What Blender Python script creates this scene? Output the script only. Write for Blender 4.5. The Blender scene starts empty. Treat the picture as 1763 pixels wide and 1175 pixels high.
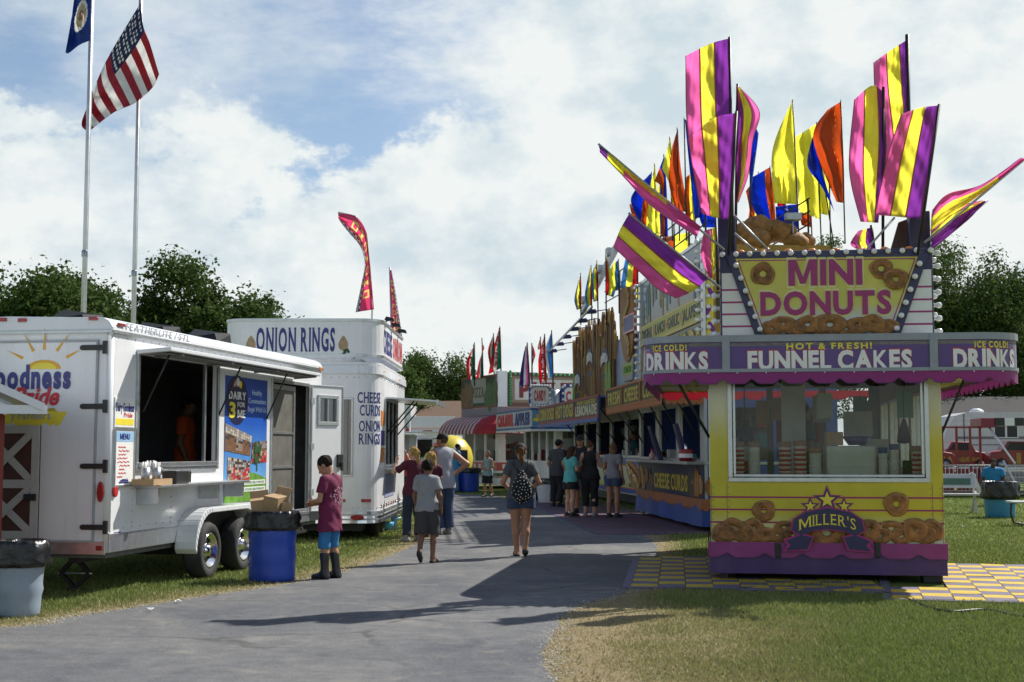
import bpy, math, random
import numpy as np
from mathutils import Vector, Matrix, noise as mnoise
SC = bpy.context.scene
COL = SC.collection
R = math.radians
random.seed(5)
RNG = np.random.default_rng(5)
# ------------------------------------------------------------------ camera
FPX, CX, CY, HOR, EYE = 2300.0, 881.5, 587.5, 775.0, 1.55
PITCH = math.atan((HOR - CY) / FPX)
cam_data = bpy.data.cameras.new("camera")
cam_data.sensor_width = 36.0
cam_data.lens = 36.0 * FPX / 1763.0
cam_data.clip_start = 0.1
cam_data.clip_end = 6000
cam_data.dof.use_dof = True
cam_data.dof.focus_distance = 19.0
cam_data.dof.aperture_fstop = 4.0
cam = bpy.data.objects.new("camera", cam_data)
COL.objects.link(cam)
cam.location = (0, 0, EYE)
cam.rotation_euler = (math.pi / 2 + PITCH, 0, 0)
SC.camera = cam
# ------------------------------------------------------------------ light and sky
SUN_EL, SUN_AZ = 46.0, 50.5          # azimuth measured from +Y towards +X
_l = (math.sin(R(SUN_AZ)) * math.cos(R(SUN_EL)), math.cos(R(SUN_AZ)) * math.cos(R(SUN_EL)), math.sin(R(SUN_EL)))
sd = bpy.data.lights.new("sun", 'SUN')
sd.energy = 5.0
sd.angle = R(0.5)
sd.color = (1.0, 0.95, 0.86)
sun = bpy.data.objects.new("sun", sd)
COL.objects.link(sun)
sun.rotation_euler = Vector(_l).to_track_quat('Z', 'Y').to_euler()
SC.view_settings.view_transform = 'Standard'
SC.view_settings.look = 'None'
SC.view_settings.gamma = 1
SC.view_settings.use_curve_mapping = False
SC.view_settings.exposure = 0.35
W = bpy.data.worlds.new("World")
SC.world = W
W.use_nodes = True
_nt = W.node_tree
_nt.nodes.clear()
_L = _nt.links.new
def nn(t, **k):
 n = _nt.nodes.new(t)
 for a, b in k.items():
  setattr(n, a, b)
 return n
def wm(op, a, b=None, clamp=False):
 n = nn('ShaderNodeMath', operation=op)
 n.use_clamp = clamp
 for i, x in enumerate((a, b)):
  if x is None:
   continue
  if isinstance(x, (int, float)):
   n.inputs[i].default_value = x
  else:
   _L(x, n.inputs[i])
 return n.outputs[0]
def wstep(x, lo, hi):
 n = nn('ShaderNodeMapRange', interpolation_type='SMOOTHSTEP')
 _L(x, n.inputs[0])
 n.inputs[1].default_value = lo
 n.inputs[2].default_value = hi
 return n.outputs[0]
sky = nn('ShaderNodeTexSky', sky_type='NISHITA')
sky.sun_disc = False
sky.sun_elevation = R(SUN_EL)
sky.sun_rotation = R(SUN_AZ)
sky.air_density = 1.0
sky.dust_density = 0.6
sky.ozone_density = 2.2
bg = nn('ShaderNodeBackground')
bg.inputs[1].default_value = 0.088
hsv = nn('ShaderNodeHueSaturation')
hsv.inputs['Saturation'].default_value = 1.0
hsv.inputs['Value'].default_value = 1.05
_L(sky.outputs[0], hsv.inputs['Color'])
tc = nn('ShaderNodeTexCoord')
sep = nn('ShaderNodeSeparateXYZ')
_L(tc.outputs['Generated'], sep.inputs[0])
dx, dy, dz = sep.outputs
ymax = wm('MAXIMUM', dy, 0.15)
tu = wm('DIVIDE', dx, ymax)
tv = wm('DIVIDE', dz, ymax)
def wnoise(off, scale, detail, rough, stretch=1.7):
 m = nn('ShaderNodeMapping')
 m.inputs['Location'].default_value = off
 m.inputs['Scale'].default_value = (1, 1, stretch)
 _L(tc.outputs['Generated'], m.inputs['Vector'])
 n = nn('ShaderNodeTexNoise')
 n.inputs['Scale'].default_value = scale
 n.inputs['Detail'].default_value = detail
 n.inputs['Roughness'].default_value = rough
 _L(m.outputs[0], n.inputs['Vector'])
 return n.outputs[0]
n1 = wnoise((3.1, 1.7, 0.2), 7.0, 10, 0.60, 1.5)
n2 = wnoise((3.1 - .022, 1.7, 0.2 - .034), 7.0, 6, 0.58, 1.5)
n3 = wnoise((8.3, 2.2, 5.0), 3.0, 7, 0.62, 2.6)
# a pale blue opening high on the left, cumulus banks below it, thinner cloud to the right
edge = wm('ADD', tv, wm('MULTIPLY', wm('SUBTRACT', n1, 0.5), -0.42))
edge = wm('ADD', edge, wm('MULTIPLY', tu, -0.10))
blue = wm('MULTIPLY', wstep(edge, 0.250, 0.285), wstep(wm('MULTIPLY', wm('ADD', tu, wm('MULTIPLY', wm('SUBTRACT', n3, .5), .45)), -1.0), -0.02, 0.12))
n4 = wnoise((1.9, 7.2, 3.3), 5.0, 8, 0.62, 1.8)
gap = wm('MULTIPLY', wm('MULTIPLY', wstep(n4, 0.55, 0.66), wstep(tv, 0.13, 0.22)), wstep(wm('MULTIPLY', tu, -1.0), -0.05, 0.10))
blue = wm('ADD', blue, wm('MULTIPLY', gap, 0.45), True)
veil = wstep(n3, 0.44, 0.66)
blue = wm('MULTIPLY', blue, wm('SUBTRACT', 0.92, wm('MULTIPLY', veil, 0.6)))
front = wstep(dy, -0.1, 0.45)
cover = wm('SUBTRACT', 1.0, blue)
backc = wm('MULTIPLY', wstep(n4, 0.36, 0.58), 0.75)
cover = wm('ADD', wm('MULTIPLY', cover, front), wm('MULTIPLY', backc, wm('SUBTRACT', 1.0, front)))
cover = wm('MULTIPLY', cover, wm('ADD', wstep(wm('SUBTRACT', 1.0, dz), 0.34, 0.66), 0.06), True)
relief = wm('SUBTRACT', n1, n2)
shade = wm('ADD', wm('MULTIPLY', relief, 3.4), 0.62, True)
bank = wstep(wnoise((1.3, 4.0, 9.0), 3.4, 4, .5, 2.2), .40, .68)
shade = wm('SUBTRACT', shade, wm('MULTIPLY', bank, 0.17), True)
cr = nn('ShaderNodeValToRGB')
cr.color_ramp.elements[0].position = 0.05
cr.color_ramp.elements[0].color = (0.63, 0.74, 0.80, 1)
cr.color_ramp.elements[1].position = 0.75
cr.color_ramp.elements[1].color = (0.90, 0.94, 0.93, 1)
_L(shade, cr.inputs[0])
# clouds opposite the sun are lit full on their face and shine brighter
bgc = nn('ShaderNodeBackground')
_L(wm('ADD', 0.77, wm('MULTIPLY', wm('SUBTRACT', 1.0, wstep(dy, -0.35, 0.25)), 0.12)), bgc.inputs[1])
_L(cr.outputs[0], bgc.inputs[0])
_L(hsv.outputs[0], bg.inputs[0])
mx = nn('ShaderNodeMixShader')
_L(cover, mx.inputs[0])
_L(bg.outputs[0], mx.inputs[1])
_L(bgc.outputs[0], mx.inputs[2])
wo = nn('ShaderNodeOutputWorld')
_L(mx.outputs[0], wo.inputs[0])
# ------------------------------------------------------------------ picture rays -> places
def ray(px, py):
 a = (px - CX) / FPX
 b = -(py - CY) / FPX
 c, s = math.cos(PITCH), math.sin(PITCH)
 return Vector((a, c - b * s, s + b * c))
def at(px, py, Y):
 d = ray(px, py)
 return Vector((0, 0, EYE)) + d * (Y / d.y)
def gr(px, py, z=0.0):
 d = ray(px, py)
 return Vector((0, 0, EYE)) + d * ((z - EYE) / d.z)
class Frame:
 """local frame of a thing: origin on the ground, turned by yaw"""
 def __init__(s, x, y, yaw, z=0.0):
  s.loc, s.yaw = (x, y, z), yaw
  s.m = Matrix.Translation((x, y, z)) @ Matrix.Rotation(R(yaw), 4, 'Z')
  s.i = s.m.inverted()
 def lray(s, px, py):
  o = s.i @ Vector((0, 0, EYE))
  d = s.i.to_3x3() @ ray(px, py)
  return o, d
 def on(s, ax, px, py, v=0.0):
  o, d = s.lray(px, py)
  return o + d * ((v - o[ax]) / d[ax])
 def x(s, px, py, v=0.0): return s.on(0, px, py, v)
 def y(s, px, py, v=0.0): return s.on(1, px, py, v)
# ------------------------------------------------------------------ materials
_mats = {}
def mat(name, col, rough=0.5, metal=0.0, var=0.12, scale=5.0, bump=0.0, bscale=40.0, coat=0.0, transl=0.0, emit=0.0, alpha=1.0, spec=0.5, dirt=0.0):
 if name in _mats:
  return _mats[name]
 m = bpy.data.materials.new(name)
 _mats[name] = m
 m.use_nodes = True
 nt = m.node_tree
 b = nt.nodes['Principled BSDF']
 out = nt.nodes['Material Output']
 b.inputs['Roughness'].default_value = rough
 b.inputs['Metallic'].default_value = metal
 b.inputs['Specular IOR Level'].default_value = spec
 b.inputs['Coat Weight'].default_value = coat
 b.inputs['Base Color'].default_value = (*col, 1)
 t = nt.nodes.new('ShaderNodeTexCoord')
 src = None
 if var > 0:
  n = nt.nodes.new('ShaderNodeTexNoise')
  n.inputs['Scale'].default_value = scale
  n.inputs['Detail'].default_value = 6
  n.inputs['Roughness'].default_value = 0.65
  nt.links.new(t.outputs['Object'], n.inputs['Vector'])
  r = nt.nodes.new('ShaderNodeMapRange')
  r.inputs[1].default_value = 0.3
  r.inputs[2].default_value = 0.7
  r.inputs[3].default_value = 1 - var
  r.inputs[4].default_value = 1 + var * 0.6
  nt.links.new(n.outputs[0], r.inputs[0])
  x = nt.nodes.new('ShaderNodeMix')
  x.data_type = 'RGBA'
  x.blend_type = 'MULTIPLY'
  x.inputs[0].default_value = 1
  x.inputs[6].default_value = (*col, 1)
  nt.links.new(r.outputs[0], x.inputs[7])
  src = x.outputs[2]
  if dirt > 0:
   mp = nt.nodes.new('ShaderNodeMapping')
   mp.inputs['Scale'].default_value = (7, 7, 0.7)
   nt.links.new(t.outputs['Object'], mp.inputs[0])
   n2 = nt.nodes.new('ShaderNodeTexNoise')
   n2.inputs['Scale'].default_value = 2.2
   n2.inputs['Detail'].default_value = 8
   n2.inputs['Roughness'].default_value = 0.7
   nt.links.new(mp.outputs[0], n2.inputs['Vector'])
   r2 = nt.nodes.new('ShaderNodeMapRange')
   r2.inputs[1].default_value = 0.52
   r2.inputs[2].default_value = 0.80
   r2.inputs[4].default_value = dirt
   nt.links.new(n2.outputs[0], r2.inputs[0])
   x2 = nt.nodes.new('ShaderNodeMix')
   x2.data_type = 'RGBA'
   x2.inputs[7].default_value = (0.22, 0.19, 0.15, 1)
   nt.links.new(r2.outputs[0], x2.inputs[0])
   nt.links.new(src, x2.inputs[6])
   src = x2.outputs[2]
  nt.links.new(src, b.inputs['Base Color'])
  rr = nt.nodes.new('ShaderNodeMapRange')
  rr.inputs[3].default_value = max(0.02, rough - 0.08)
  rr.inputs[4].default_value = min(1, rough + 0.10)
  nt.links.new(n.outputs[0], rr.inputs[0])
  nt.links.new(rr.outputs[0], b.inputs['Roughness'])
 if bump > 0:
  nb = nt.nodes.new('ShaderNodeTexNoise')
  nb.inputs['Scale'].default_value = bscale
  nb.inputs['Detail'].default_value = 5
  nt.links.new(t.outputs['Object'], nb.inputs['Vector'])
  bp = nt.nodes.new('ShaderNodeBump')
  bp.inputs['Strength'].default_value = bump
  bp.inputs['Distance'].default_value = 0.03
  nt.links.new(nb.outputs[0], bp.inputs['Height'])
  nt.links.new(bp.outputs[0], b.inputs['Normal'])
 if emit > 0:
  b.inputs['Emission Color'].default_value = (*col, 1)
  b.inputs['Emission Strength'].default_value = emit
 if transl > 0:
  tr = nt.nodes.new('ShaderNodeBsdfTranslucent')
  tr.inputs[0].default_value = (*[min(1, c * 1.15) for c in col], 1)
  if src:
   nt.links.new(src, tr.inputs[0])
  ms = nt.nodes.new('ShaderNodeMixShader')
  ms.inputs[0].default_value = transl
  nt.links.new(b.outputs[0], ms.inputs[1])
  nt.links.new(tr.outputs[0], ms.inputs[2])
  nt.links.new(ms.outputs[0], out.inputs[0])
 return m
def glass(name, tint=(0.75, 0.8, 0.8), refl=0.12):
 if name in _mats:
  return _mats[name]
 m = bpy.data.materials.new(name)
 _mats[name] = m
 m.use_nodes = True
 nt = m.node_tree
 nt.nodes.remove(nt.nodes['Principled BSDF'])
 t = nt.nodes.new('ShaderNodeBsdfTransparent')
 t.inputs[0].default_value = (*tint, 1)
 g = nt.nodes.new('ShaderNodeBsdfGlossy')
 g.inputs['Roughness'].default_value = 0.03
 lw = nt.nodes.new('ShaderNodeLayerWeight')
 lw.inputs[0].default_value = 0.25
 a = nt.nodes.new('ShaderNodeMath')
 a.operation = 'MULTIPLY_ADD'
 a.inputs[1].default_value = 0.6
 a.inputs[2].default_value = refl
 a.use_clamp = True
 nt.links.new(lw.outputs['Fresnel'], a.inputs[0])
 ms = nt.nodes.new('ShaderNodeMixShader')
 nt.links.new(a.outputs[0], ms.inputs[0])
 nt.links.new(t.outputs[0], ms.inputs[1])
 nt.links.new(g.outputs[0], ms.inputs[2])
 nt.links.new(ms.outputs[0], nt.nodes['Material Output'].inputs[0])
 return m
def ramp_z(name, stops, rough=0.35, coat=0.2, axis=2):
 """printed vinyl whose own colour changes along one axis of the panel"""
 if name in _mats:
  return _mats[name]
 m = mat(name, stops[0][1], rough, var=0.0, coat=coat)
 nt = m.node_tree
 b = nt.nodes['Principled BSDF']
 t = nt.nodes.new('ShaderNodeTexCoord')
 s = nt.nodes.new('ShaderNodeSeparateXYZ')
 nt.links.new(t.outputs['Object'], s.inputs[0])
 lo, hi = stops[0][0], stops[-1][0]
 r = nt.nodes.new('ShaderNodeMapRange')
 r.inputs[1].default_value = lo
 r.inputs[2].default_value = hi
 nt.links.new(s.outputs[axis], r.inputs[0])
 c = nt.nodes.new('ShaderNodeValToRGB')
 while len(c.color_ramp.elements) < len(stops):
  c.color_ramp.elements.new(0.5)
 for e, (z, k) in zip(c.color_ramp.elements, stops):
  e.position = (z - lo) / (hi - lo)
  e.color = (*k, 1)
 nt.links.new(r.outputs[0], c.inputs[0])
 nz = nt.nodes.new('ShaderNodeTexNoise')
 nz.inputs['Scale'].default_value = 3.0
 nz.inputs['Detail'].default_value = 7
 nt.links.new(t.outputs['Object'], nz.inputs['Vector'])
 rr = nt.nodes.new('ShaderNodeMapRange')
 rr.inputs[1].default_value = 0.3
 rr.inputs[2].default_value = 0.7
 rr.inputs[3].default_value = 0.86
 rr.inputs[4].default_value = 1.05
 nt.links.new(nz.outputs[0], rr.inputs[0])
 x = nt.nodes.new('ShaderNodeMix')
 x.data_type = 'RGBA'
 x.blend_type = 'MULTIPLY'
 x.inputs[0].default_value = 1
 nt.links.new(c.outputs[0], x.inputs[6])
 nt.links.new(rr.outputs[0], x.inputs[7])
 nt.links.new(x.outputs[2], b.inputs['Base Color'])
 return m
# ------------------------------------------------------------------ objects
def tag(o, label=None, cat=None, group=None, kind=None):
 for k, v in (('label', label), ('category', cat), ('group', group), ('kind', kind)):
  if v:
   o[k] = v
 return o
def thing(name, label, cat, fr=None, group=None, loc=(0, 0, 0), yaw=0):
 o = bpy.data.objects.new(name, None)
 COL.objects.link(o)
 if fr:
  o.location, o.rotation_euler = fr.loc, (0, 0, R(fr.yaw))
 else:
  o.location, o.rotation_euler = loc, (0, 0, R(yaw))
 o.empty_display_size = 0.2
 return tag(o, label, cat, group)
def copy_tree(o, parent=None):
 c = o.copy()
 COL.objects.link(c)
 if parent:
  c.parent = parent
 for ch in list(o.children):
  copy_tree(ch, c)
 return c
class MB:
 def __init__(s):
  s.v, s.f, s.m, s.s = [], [], [], []
 def add(s, vs, fs, mi=0, smooth=False):
  b = len(s.v)
  s.v.extend([tuple(p) for p in vs])
  for f in fs:
   s.f.append([b + i for i in f])
   s.m.append(mi)
   s.s.append(smooth)
  return s
 def box(s, x0, x1, y0, y1, z0, z1, mi=0):
  v = [(x, y, z) for z in (z0, z1) for y in (y0, y1) for x in (x0, x1)]
  return s.add(v, [(0, 2, 3, 1), (4, 5, 7, 6), (0, 1, 5, 4), (2, 6, 7, 3), (0, 4, 6, 2), (1, 3, 7, 5)], mi)
 def hexa(s, bot, top, mi=0):
  n = len(bot)
  return s.add(list(bot) + list(top), [tuple(range(n))[::-1], tuple(range(n, 2 * n))] + [(i, (i + 1) % n, n + (i + 1) % n, n + i) for i in range(n)], mi)
 def bar(s, a, b, w=0.03, h=None, mi=0, up=(0, 0, 1)):
  a, b = Vector(a), Vector(b)
  h = h or w
  d = (b - a).normalized()
  u = Vector(up)
  if abs(d.dot(u)) > 0.98:
   u = Vector((0, 1, 0))
  sx = d.cross(u).normalized() * (w / 2)
  sz = sx.cross(d).normalized() * (h / 2)
  q = [-sx - sz, sx - sz, sx + sz, -sx + sz]
  return s.hexa([a + k for k in q], [b + k for k in q], mi)
 def tube(s, pts, r, n=8, mi=0, cap=True):
  pts = [Vector(p) for p in pts]
  rs = r if isinstance(r, (list, tuple)) else [r] * len(pts)
  V, F = [], []
  ref = Vector((0.3, 0.9, 0.2))
  for i, p in enumerate(pts):
   d = (pts[min(i + 1, len(pts) - 1)] - pts[max(i - 1, 0)]).normalized()
   a = ref - d * ref.dot(d)
   if a.length < 0.1:
    a = Vector((1, 0, 0)) - d * d.x
   a.normalize()
   ref = a
   b = d.cross(a)
   for k in range(n):
    t = 2 * math.pi * k / n
    V.append(p + (a * math.cos(t) + b * math.sin(t)) * rs[i])
  for i in range(len(pts) - 1):
   for k in range(n):
    F.append((i * n + k, i * n + (k + 1) % n, (i + 1) * n + (k + 1) % n, (i + 1) * n + k))
  s.add(V, F, mi, True)
  if cap:
   b = len(s.v) - len(V)
   s.f.append([b + k for k in range(n)][::-1]); s.m.append(mi); s.s.append(False)
   e = b + (len(pts) - 1) * n
   s.f.append([e + k for k in range(n)]); s.m.append(mi); s.s.append(False)
  return s
 def lathe(s, prof, c=(0, 0, 0), n=24, mi=0, axis='z', smooth=True, jit=None):
  V, F = [], []
  for j, (r, z) in enumerate(prof):
   for k in range(n):
    t = 2 * math.pi * k / n
    rr = r if jit is None else r * (1 + jit(t, z))
    p = (rr * math.cos(t), rr * math.sin(t), z)
    if axis == 'x':
     p = (p[2], p[0], p[1])
    elif axis == 'y':
     p = (p[1], p[2], p[0])
    V.append((p[0] + c[0], p[1] + c[1], p[2] + c[2]))
  m = len(prof)
  for j in range(m - 1):
   for k in range(n):
    F.append((j * n + k, j * n + (k + 1) % n, (j + 1) * n + (k + 1) % n, (j + 1) * n + k))
  return s.add(V, F, mi, smooth)
 def ball(s, c, r, mi=0, n=12, m=8):
  r = (r, r, r) if isinstance(r, (int, float)) else r
  V = [(c[0], c[1], c[2] - r[2])]
  for j in range(1, m):
   a = math.pi * j / m - math.pi / 2
   for k in range(n):
    t = 2 * math.pi * k / n
    V.append((c[0] + r[0] * math.cos(a) * math.cos(t), c[1] + r[1] * math.cos(a) * math.sin(t), c[2] + r[2] * math.sin(a)))
  V.append((c[0], c[1], c[2] + r[2]))
  F = [(0, 1 + (k + 1) % n, 1 + k) for k in range(n)]
  for j in range(m - 2):
   b = 1 + j * n
   F += [(b + k, b + (k + 1) % n, b + n + (k + 1) % n, b + n + k) for k in range(n)]
  b = 1 + (m - 2) * n
  F += [(b + k, b + (k + 1) % n, len(V) - 1) for k in range(n)]
  return s.add(V, F, mi, True)
 def build(s, name, mats, parent=None, bevel=0.0, label=None):
  me = bpy.data.meshes.new(name)
  me.from_pydata(s.v, [], s.f)
  if not isinstance(mats, (list, tuple)):
   mats = [mats]
  for m in mats:
   me.materials.append(m)
  me.polygons.foreach_set('material_index', s.m)
  me.polygons.foreach_set('use_smooth', s.s)
  me.update()
  o = bpy.data.objects.new(name, me)
  COL.objects.link(o)
  if parent:
   o.parent = parent
  if bevel:
   b = o.modifiers.new('bevel', 'BEVEL')
   b.width = bevel
   b.segments = 2
   b.limit_method = 'ANGLE'
   b.angle_limit = R(40)
  if label:
   o['label'] = label
  return o
class Panel:
 """a flat face: origin, right vector, up vector; n points at the viewer"""
 def __init__(s, o, r, u=(0, 0, 1)):
  s.o, s.r, s.u = Vector(o), Vector(r).normalized(), Vector(u).normalized()
  s.n = s.r.cross(s.u)
 def p(s, u, v, n=0.0):
  return s.o + s.r * u + s.u * v + s.n * n
 def uv(s, q):
  d = Vector(q) - s.o
  return d.dot(s.r), d.dot(s.u)
 def poly(s, mb, pts, n0=0.0, n1=0.004, mi=0):
  k = len(pts)
  a = sum(pts[i][0] * pts[(i + 1) % k][1] - pts[(i + 1) % k][0] * pts[i][1] for i in range(k))
  if a < 0:
   pts = pts[::-1]
  return mb.hexa([s.p(u, v, n0) for u, v in pts], [s.p(u, v, n1) for u, v in pts], mi)
 def rect(s, mb, u0, u1, v0, v1, n0=0.0, n1=0.004, mi=0):
  return s.poly(mb, [(u0, v0), (u1, v0), (u1, v1), (u0, v1)], n0, n1, mi)
 def line(s, mb, pts, w=0.02, n0=0.0, n1=0.004, mi=0):
  for a, b in zip(pts, pts[1:]):
   d = Vector((b[0] - a[0], b[1] - a[1]))
   if d.length < 1e-6:
    continue
   q = Vector((-d.y, d.x)).normalized() * w / 2
   s.poly(mb, [(a[0] - q.x, a[1] - q.y), (b[0] - q.x, b[1] - q.y), (b[0] + q.x, b[1] + q.y), (a[0] + q.x, a[1] + q.y)], n0, n1, mi)
 def frame(s, mb, u0, u1, v0, v1, w, n0, n1, mi=0):
  s.rect(mb, u0, u1, v0, v0 + w, n0, n1, mi)
  s.rect(mb, u0, u1, v1 - w, v1, n0, n1, mi)
  s.rect(mb, u0, u0 + w, v0 + w, v1 - w, n0, n1, mi)
  s.rect(mb, u1 - w, u1, v0 + w, v1 - w, n0, n1, mi)
 def oval(s, mb, u, v, ru, rv, n0=0.0, n1=0.004, mi=0, k=24, a0=0, a1=360, rot=0):
  pts = []
  m = k if a1 - a0 >= 359 else k + 1
  for i in range(m):
   t = R(a0 + (a1 - a0) * i / k)
   x, y = ru * math.cos(t), rv * math.sin(t)
   c, d = math.cos(R(rot)), math.sin(R(rot))
   pts.append((u + x * c - y * d, v + x * d + y * c))
  return s.poly(mb, pts, n0, n1, mi)
 def donut(s, mb, u, v, r, flat=0.4, mi=0, tilt=1.0, hole=0.36):
  """moulded relief ring, the way the printed doughnuts stand out"""
  V, F = [], []
  N, Mn = 24, 12
  ro = r * (1 + hole) / 2
  ri = r - ro
  ph = random.random() * 6
  for i in range(N):
   t = 2 * math.pi * i / N
   wob = 1 + 0.05 * math.sin(3 * t + ph) + 0.03 * math.sin(5 * t + 2 * ph)
   for j in range(Mn):
    q = 2 * math.pi * j / Mn
    rr = (ro + ri * math.cos(q)) * wob
    V.append(s.p(u + rr * math.cos(t), v + tilt * rr * math.sin(t), flat * (ri * math.sin(q) + ri * 0.9)))
  for i in range(N):
   for j in range(Mn):
    F.append((i * Mn + j, ((i + 1) % N) * Mn + j, ((i + 1) % N) * Mn + (j + 1) % Mn, i * Mn + (j + 1) % Mn))
  mb.add(V, F, mi, True)
  for k in range(N * Mn):
   if k % Mn in (0, 1, 10, 11):
    mb.m[-N * Mn + k] = 1
  return mb
 def walls(s, mb, u0, u1, v0, v1, holes, t=0.05, mi=0, mb_in=None):
  """a wall sheet of thickness t behind the face, with rectangular holes"""
  us = sorted(set([u0, u1] + [h[0] for h in holes] + [h[1] for h in holes]))
  vs = sorted(set([v0, v1] + [h[2] for h in holes] + [h[3] for h in holes]))
  full = {}
  for i in range(len(us) - 1):
   for j in range(len(vs) - 1):
    cu, cv = (us[i] + us[i + 1]) / 2, (vs[j] + vs[j + 1]) / 2
    full[i, j] = not any(h[0] < cu < h[1] and h[2] < cv < h[3] for h in holes)
  for (i, j), ok in full.items():
   if not ok:
    continue
   a, b, c, d = us[i], us[i + 1], vs[j], vs[j + 1]
   f = [s.p(a, c), s.p(b, c), s.p(b, d), s.p(a, d)]
   k = [s.p(a, c, -t), s.p(b, c, -t), s.p(b, d, -t), s.p(a, d, -t)]
   mb.add(f, [(0, 1, 2, 3)], mi)
   mb.add(k, [(3, 2, 1, 0)], mi if mb_in is None else mb_in)
   for q, (e0, e1) in (((i, j - 1), (0, 1)), ((i + 1, j), (1, 2)), ((i, j + 1), (2, 3)), ((i - 1, j), (3, 0))):
    if not full.get(q, False):
     mb.add([f[e0], k[e0], k[e1], f[e1]], [(0, 1, 2, 3)], mi)
class PathPanel(Panel):
 """a face bent along a ground-plan line (u runs along it)"""
 def __init__(s, pts, z0=0.0):
  s.pts = [Vector((p[0], p[1], 0)) for p in pts]
  s.z0 = z0
  s.cum = [0.0]
  for a, b in zip(s.pts, s.pts[1:]):
   s.cum.append(s.cum[-1] + (b - a).length)
  s.len = s.cum[-1]
 def p(s, u, v, n=0.0):
  i = 0
  while i < len(s.pts) - 2 and u > s.cum[i + 1]:
   i += 1
  d = (s.pts[i + 1] - s.pts[i]).normalized()
  q = s.pts[i] + d * (u - s.cum[i])
  # smoothed normal keeps relief lettering continuous round the bend
  t = (u - s.cum[i]) / max(1e-6, s.cum[i + 1] - s.cum[i])
  d0 = (s.pts[i] - s.pts[max(i - 1, 0)])
  d2 = (s.pts[min(i + 2, len(s.pts) - 1)] - s.pts[i + 1])
  d0 = d0.normalized() if d0.length else d
  d2 = d2.normalized() if d2.length else d
  a, b = (d0 + d).normalized(), (d + d2).normalized()
  dd = (a * (1 - t) + b * t) if 0 <= t <= 1 else d
  nr = Vector((dd.y, -dd.x, 0))
  return q + nr * n + Vector((0, 0, s.z0 + v))
# ------------------------------------------------------------------ lettering
_gl = {}
_SER = {'A': 'bl br', 'B': 'tl bl', 'D': 'tl bl', 'E': 'tl bl', 'F': 'tl bl', 'H': 'tl tr bl br', 'I': 'tc bc', 'K': 'tl bl tr br', 'L': 'tl bl', 'M': 'tl tr bl br',
  'N': 'tl bl tr', 'P': 'tl bl', 'R': 'tl bl br', 'T': 'bc', 'U': 'tl tr', 'V': 'tl tr', 'W': 'tl tr', 'Z': ''}
def glyph(ch, bold, serif):
 if ch in 'WKX':
  bold = min(bold, .022)
 key = (ch, bold, serif)
 if key in _gl:
  return _gl[key]
 c = bpy.data.curves.new('t', 'FONT')
 c.body = ch
 c.offset = bold
 c.extrude = 0.5
 c.resolution_u = 3
 o = bpy.data.objects.new('t', c)
 me = o.to_mesh()
 v = [(p.co.x, p.co.y, p.co.z) for p in me.vertices]
 f = [tuple(p.vertices) for p in me.polygons]
 o.to_mesh_clear()
 bpy.data.objects.remove(o)
 bpy.data.curves.remove(c)
 if ch == 'M':
  s_ = .13 + bold * 1.5
  w_, h_, b_ = .86, .69 + bold, -bold
  P_ = [[(0, b_), (s_, b_), (s_, h_), (0, h_)], [(w_ - s_, b_), (w_, b_), (w_, h_), (w_ - s_, h_)], [(s_ * .9, h_), (w_ / 2 - s_ * .45, b_ + .08), (w_ / 2, b_ + .08), (w_ / 2, b_ + .24), (s_, h_)][::1], [(w_ - s_ * .9, h_), (w_ - s_, h_), (w_ / 2, b_ + .24), (w_ / 2, b_ + .08), (w_ / 2 + s_ * .45, b_ + .08)]]
  P_[2] = [(s_ * .55, h_), (w_ / 2 - s_ * .42, b_ + .06), (w_ / 2, b_ + .06), (w_ / 2, b_ + .24), (s_ * 1.25, h_)]
  P_[3] = [(w_ - x, y) for x, y in P_[2]][::-1]
  mb_ = MB()
  for k_, q_ in enumerate(P_):
   z_ = .5 if k_ < 2 else .49
   mb_.hexa([(x, y, -z_) for x, y in q_], [(x, y, z_) for x, y in q_])
  v, f = mb_.v, [tuple(x) for x in mb_.f]
 if not v:
  _gl[key] = ([], [], 0.24)
  return _gl[key]
 x0 = min(p[0] for p in v)
 w = max(p[0] for p in v) - x0
 v = [(p[0] - x0, p[1], p[2]) for p in v]
 if serif and ch in _SER:
  sw, st = 0.11, 0.035
  stem = 0.055 + bold
  for k in _SER[ch].split():
   cx = {'l': stem, 'r': w - stem, 'c': w / 2}[k[1]]
   y0 = -bold if k[0] == 'b' else 0.69 - st + bold
   b = len(v)
   v += [(x, y, z) for z in (-.5, .5) for y in (y0, y0 + st) for x in (cx - sw, cx + sw)]
   f += [tuple(b + i for i in q) for q in [(0, 2, 3, 1), (4, 5, 7, 6), (0, 1, 5, 4), (2, 6, 7, 3), (0, 4, 6, 2), (1, 3, 7, 5)]]
 _gl[key] = (v, f, w)
 return _gl[key]
def text(mb, pan, s, u0, u1, v0, v1, mi=0, n0=0.0, n1=0.006, bold=0.0, serif=False, slant=0.0, track=0.1, warp=None, fit=True):
 """letters stretched into the rectangle u0..u1, v0..v1 of a panel (v0 = baseline, v1 = cap height)"""
 items, x = [], 0.0
 for ch in s:
  v, f, w = glyph(ch, bold, serif)
  items.append((x, v, f))
  x += w + (track if ch != ' ' else 0.0) + (0.08 if serif else 0)
 x -= track
 sx = (u1 - u0) / x if fit else (v1 - v0) / 0.69
 sy = (v1 - v0) / 0.69
 for ox, v, f in items:
  if not v:
   continue
  V = []
  for p in v:
   uu = u0 + (ox + p[0]) * sx + slant * p[1] * sy
   vv = v0 + p[1] * sy
   if warp:
    uu, vv = warp(uu, vv)
   V.append(pan.p(uu, vv, n0 + (p[2] + 0.5) * (n1 - n0)))
  mb.add(V, f, mi)
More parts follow.
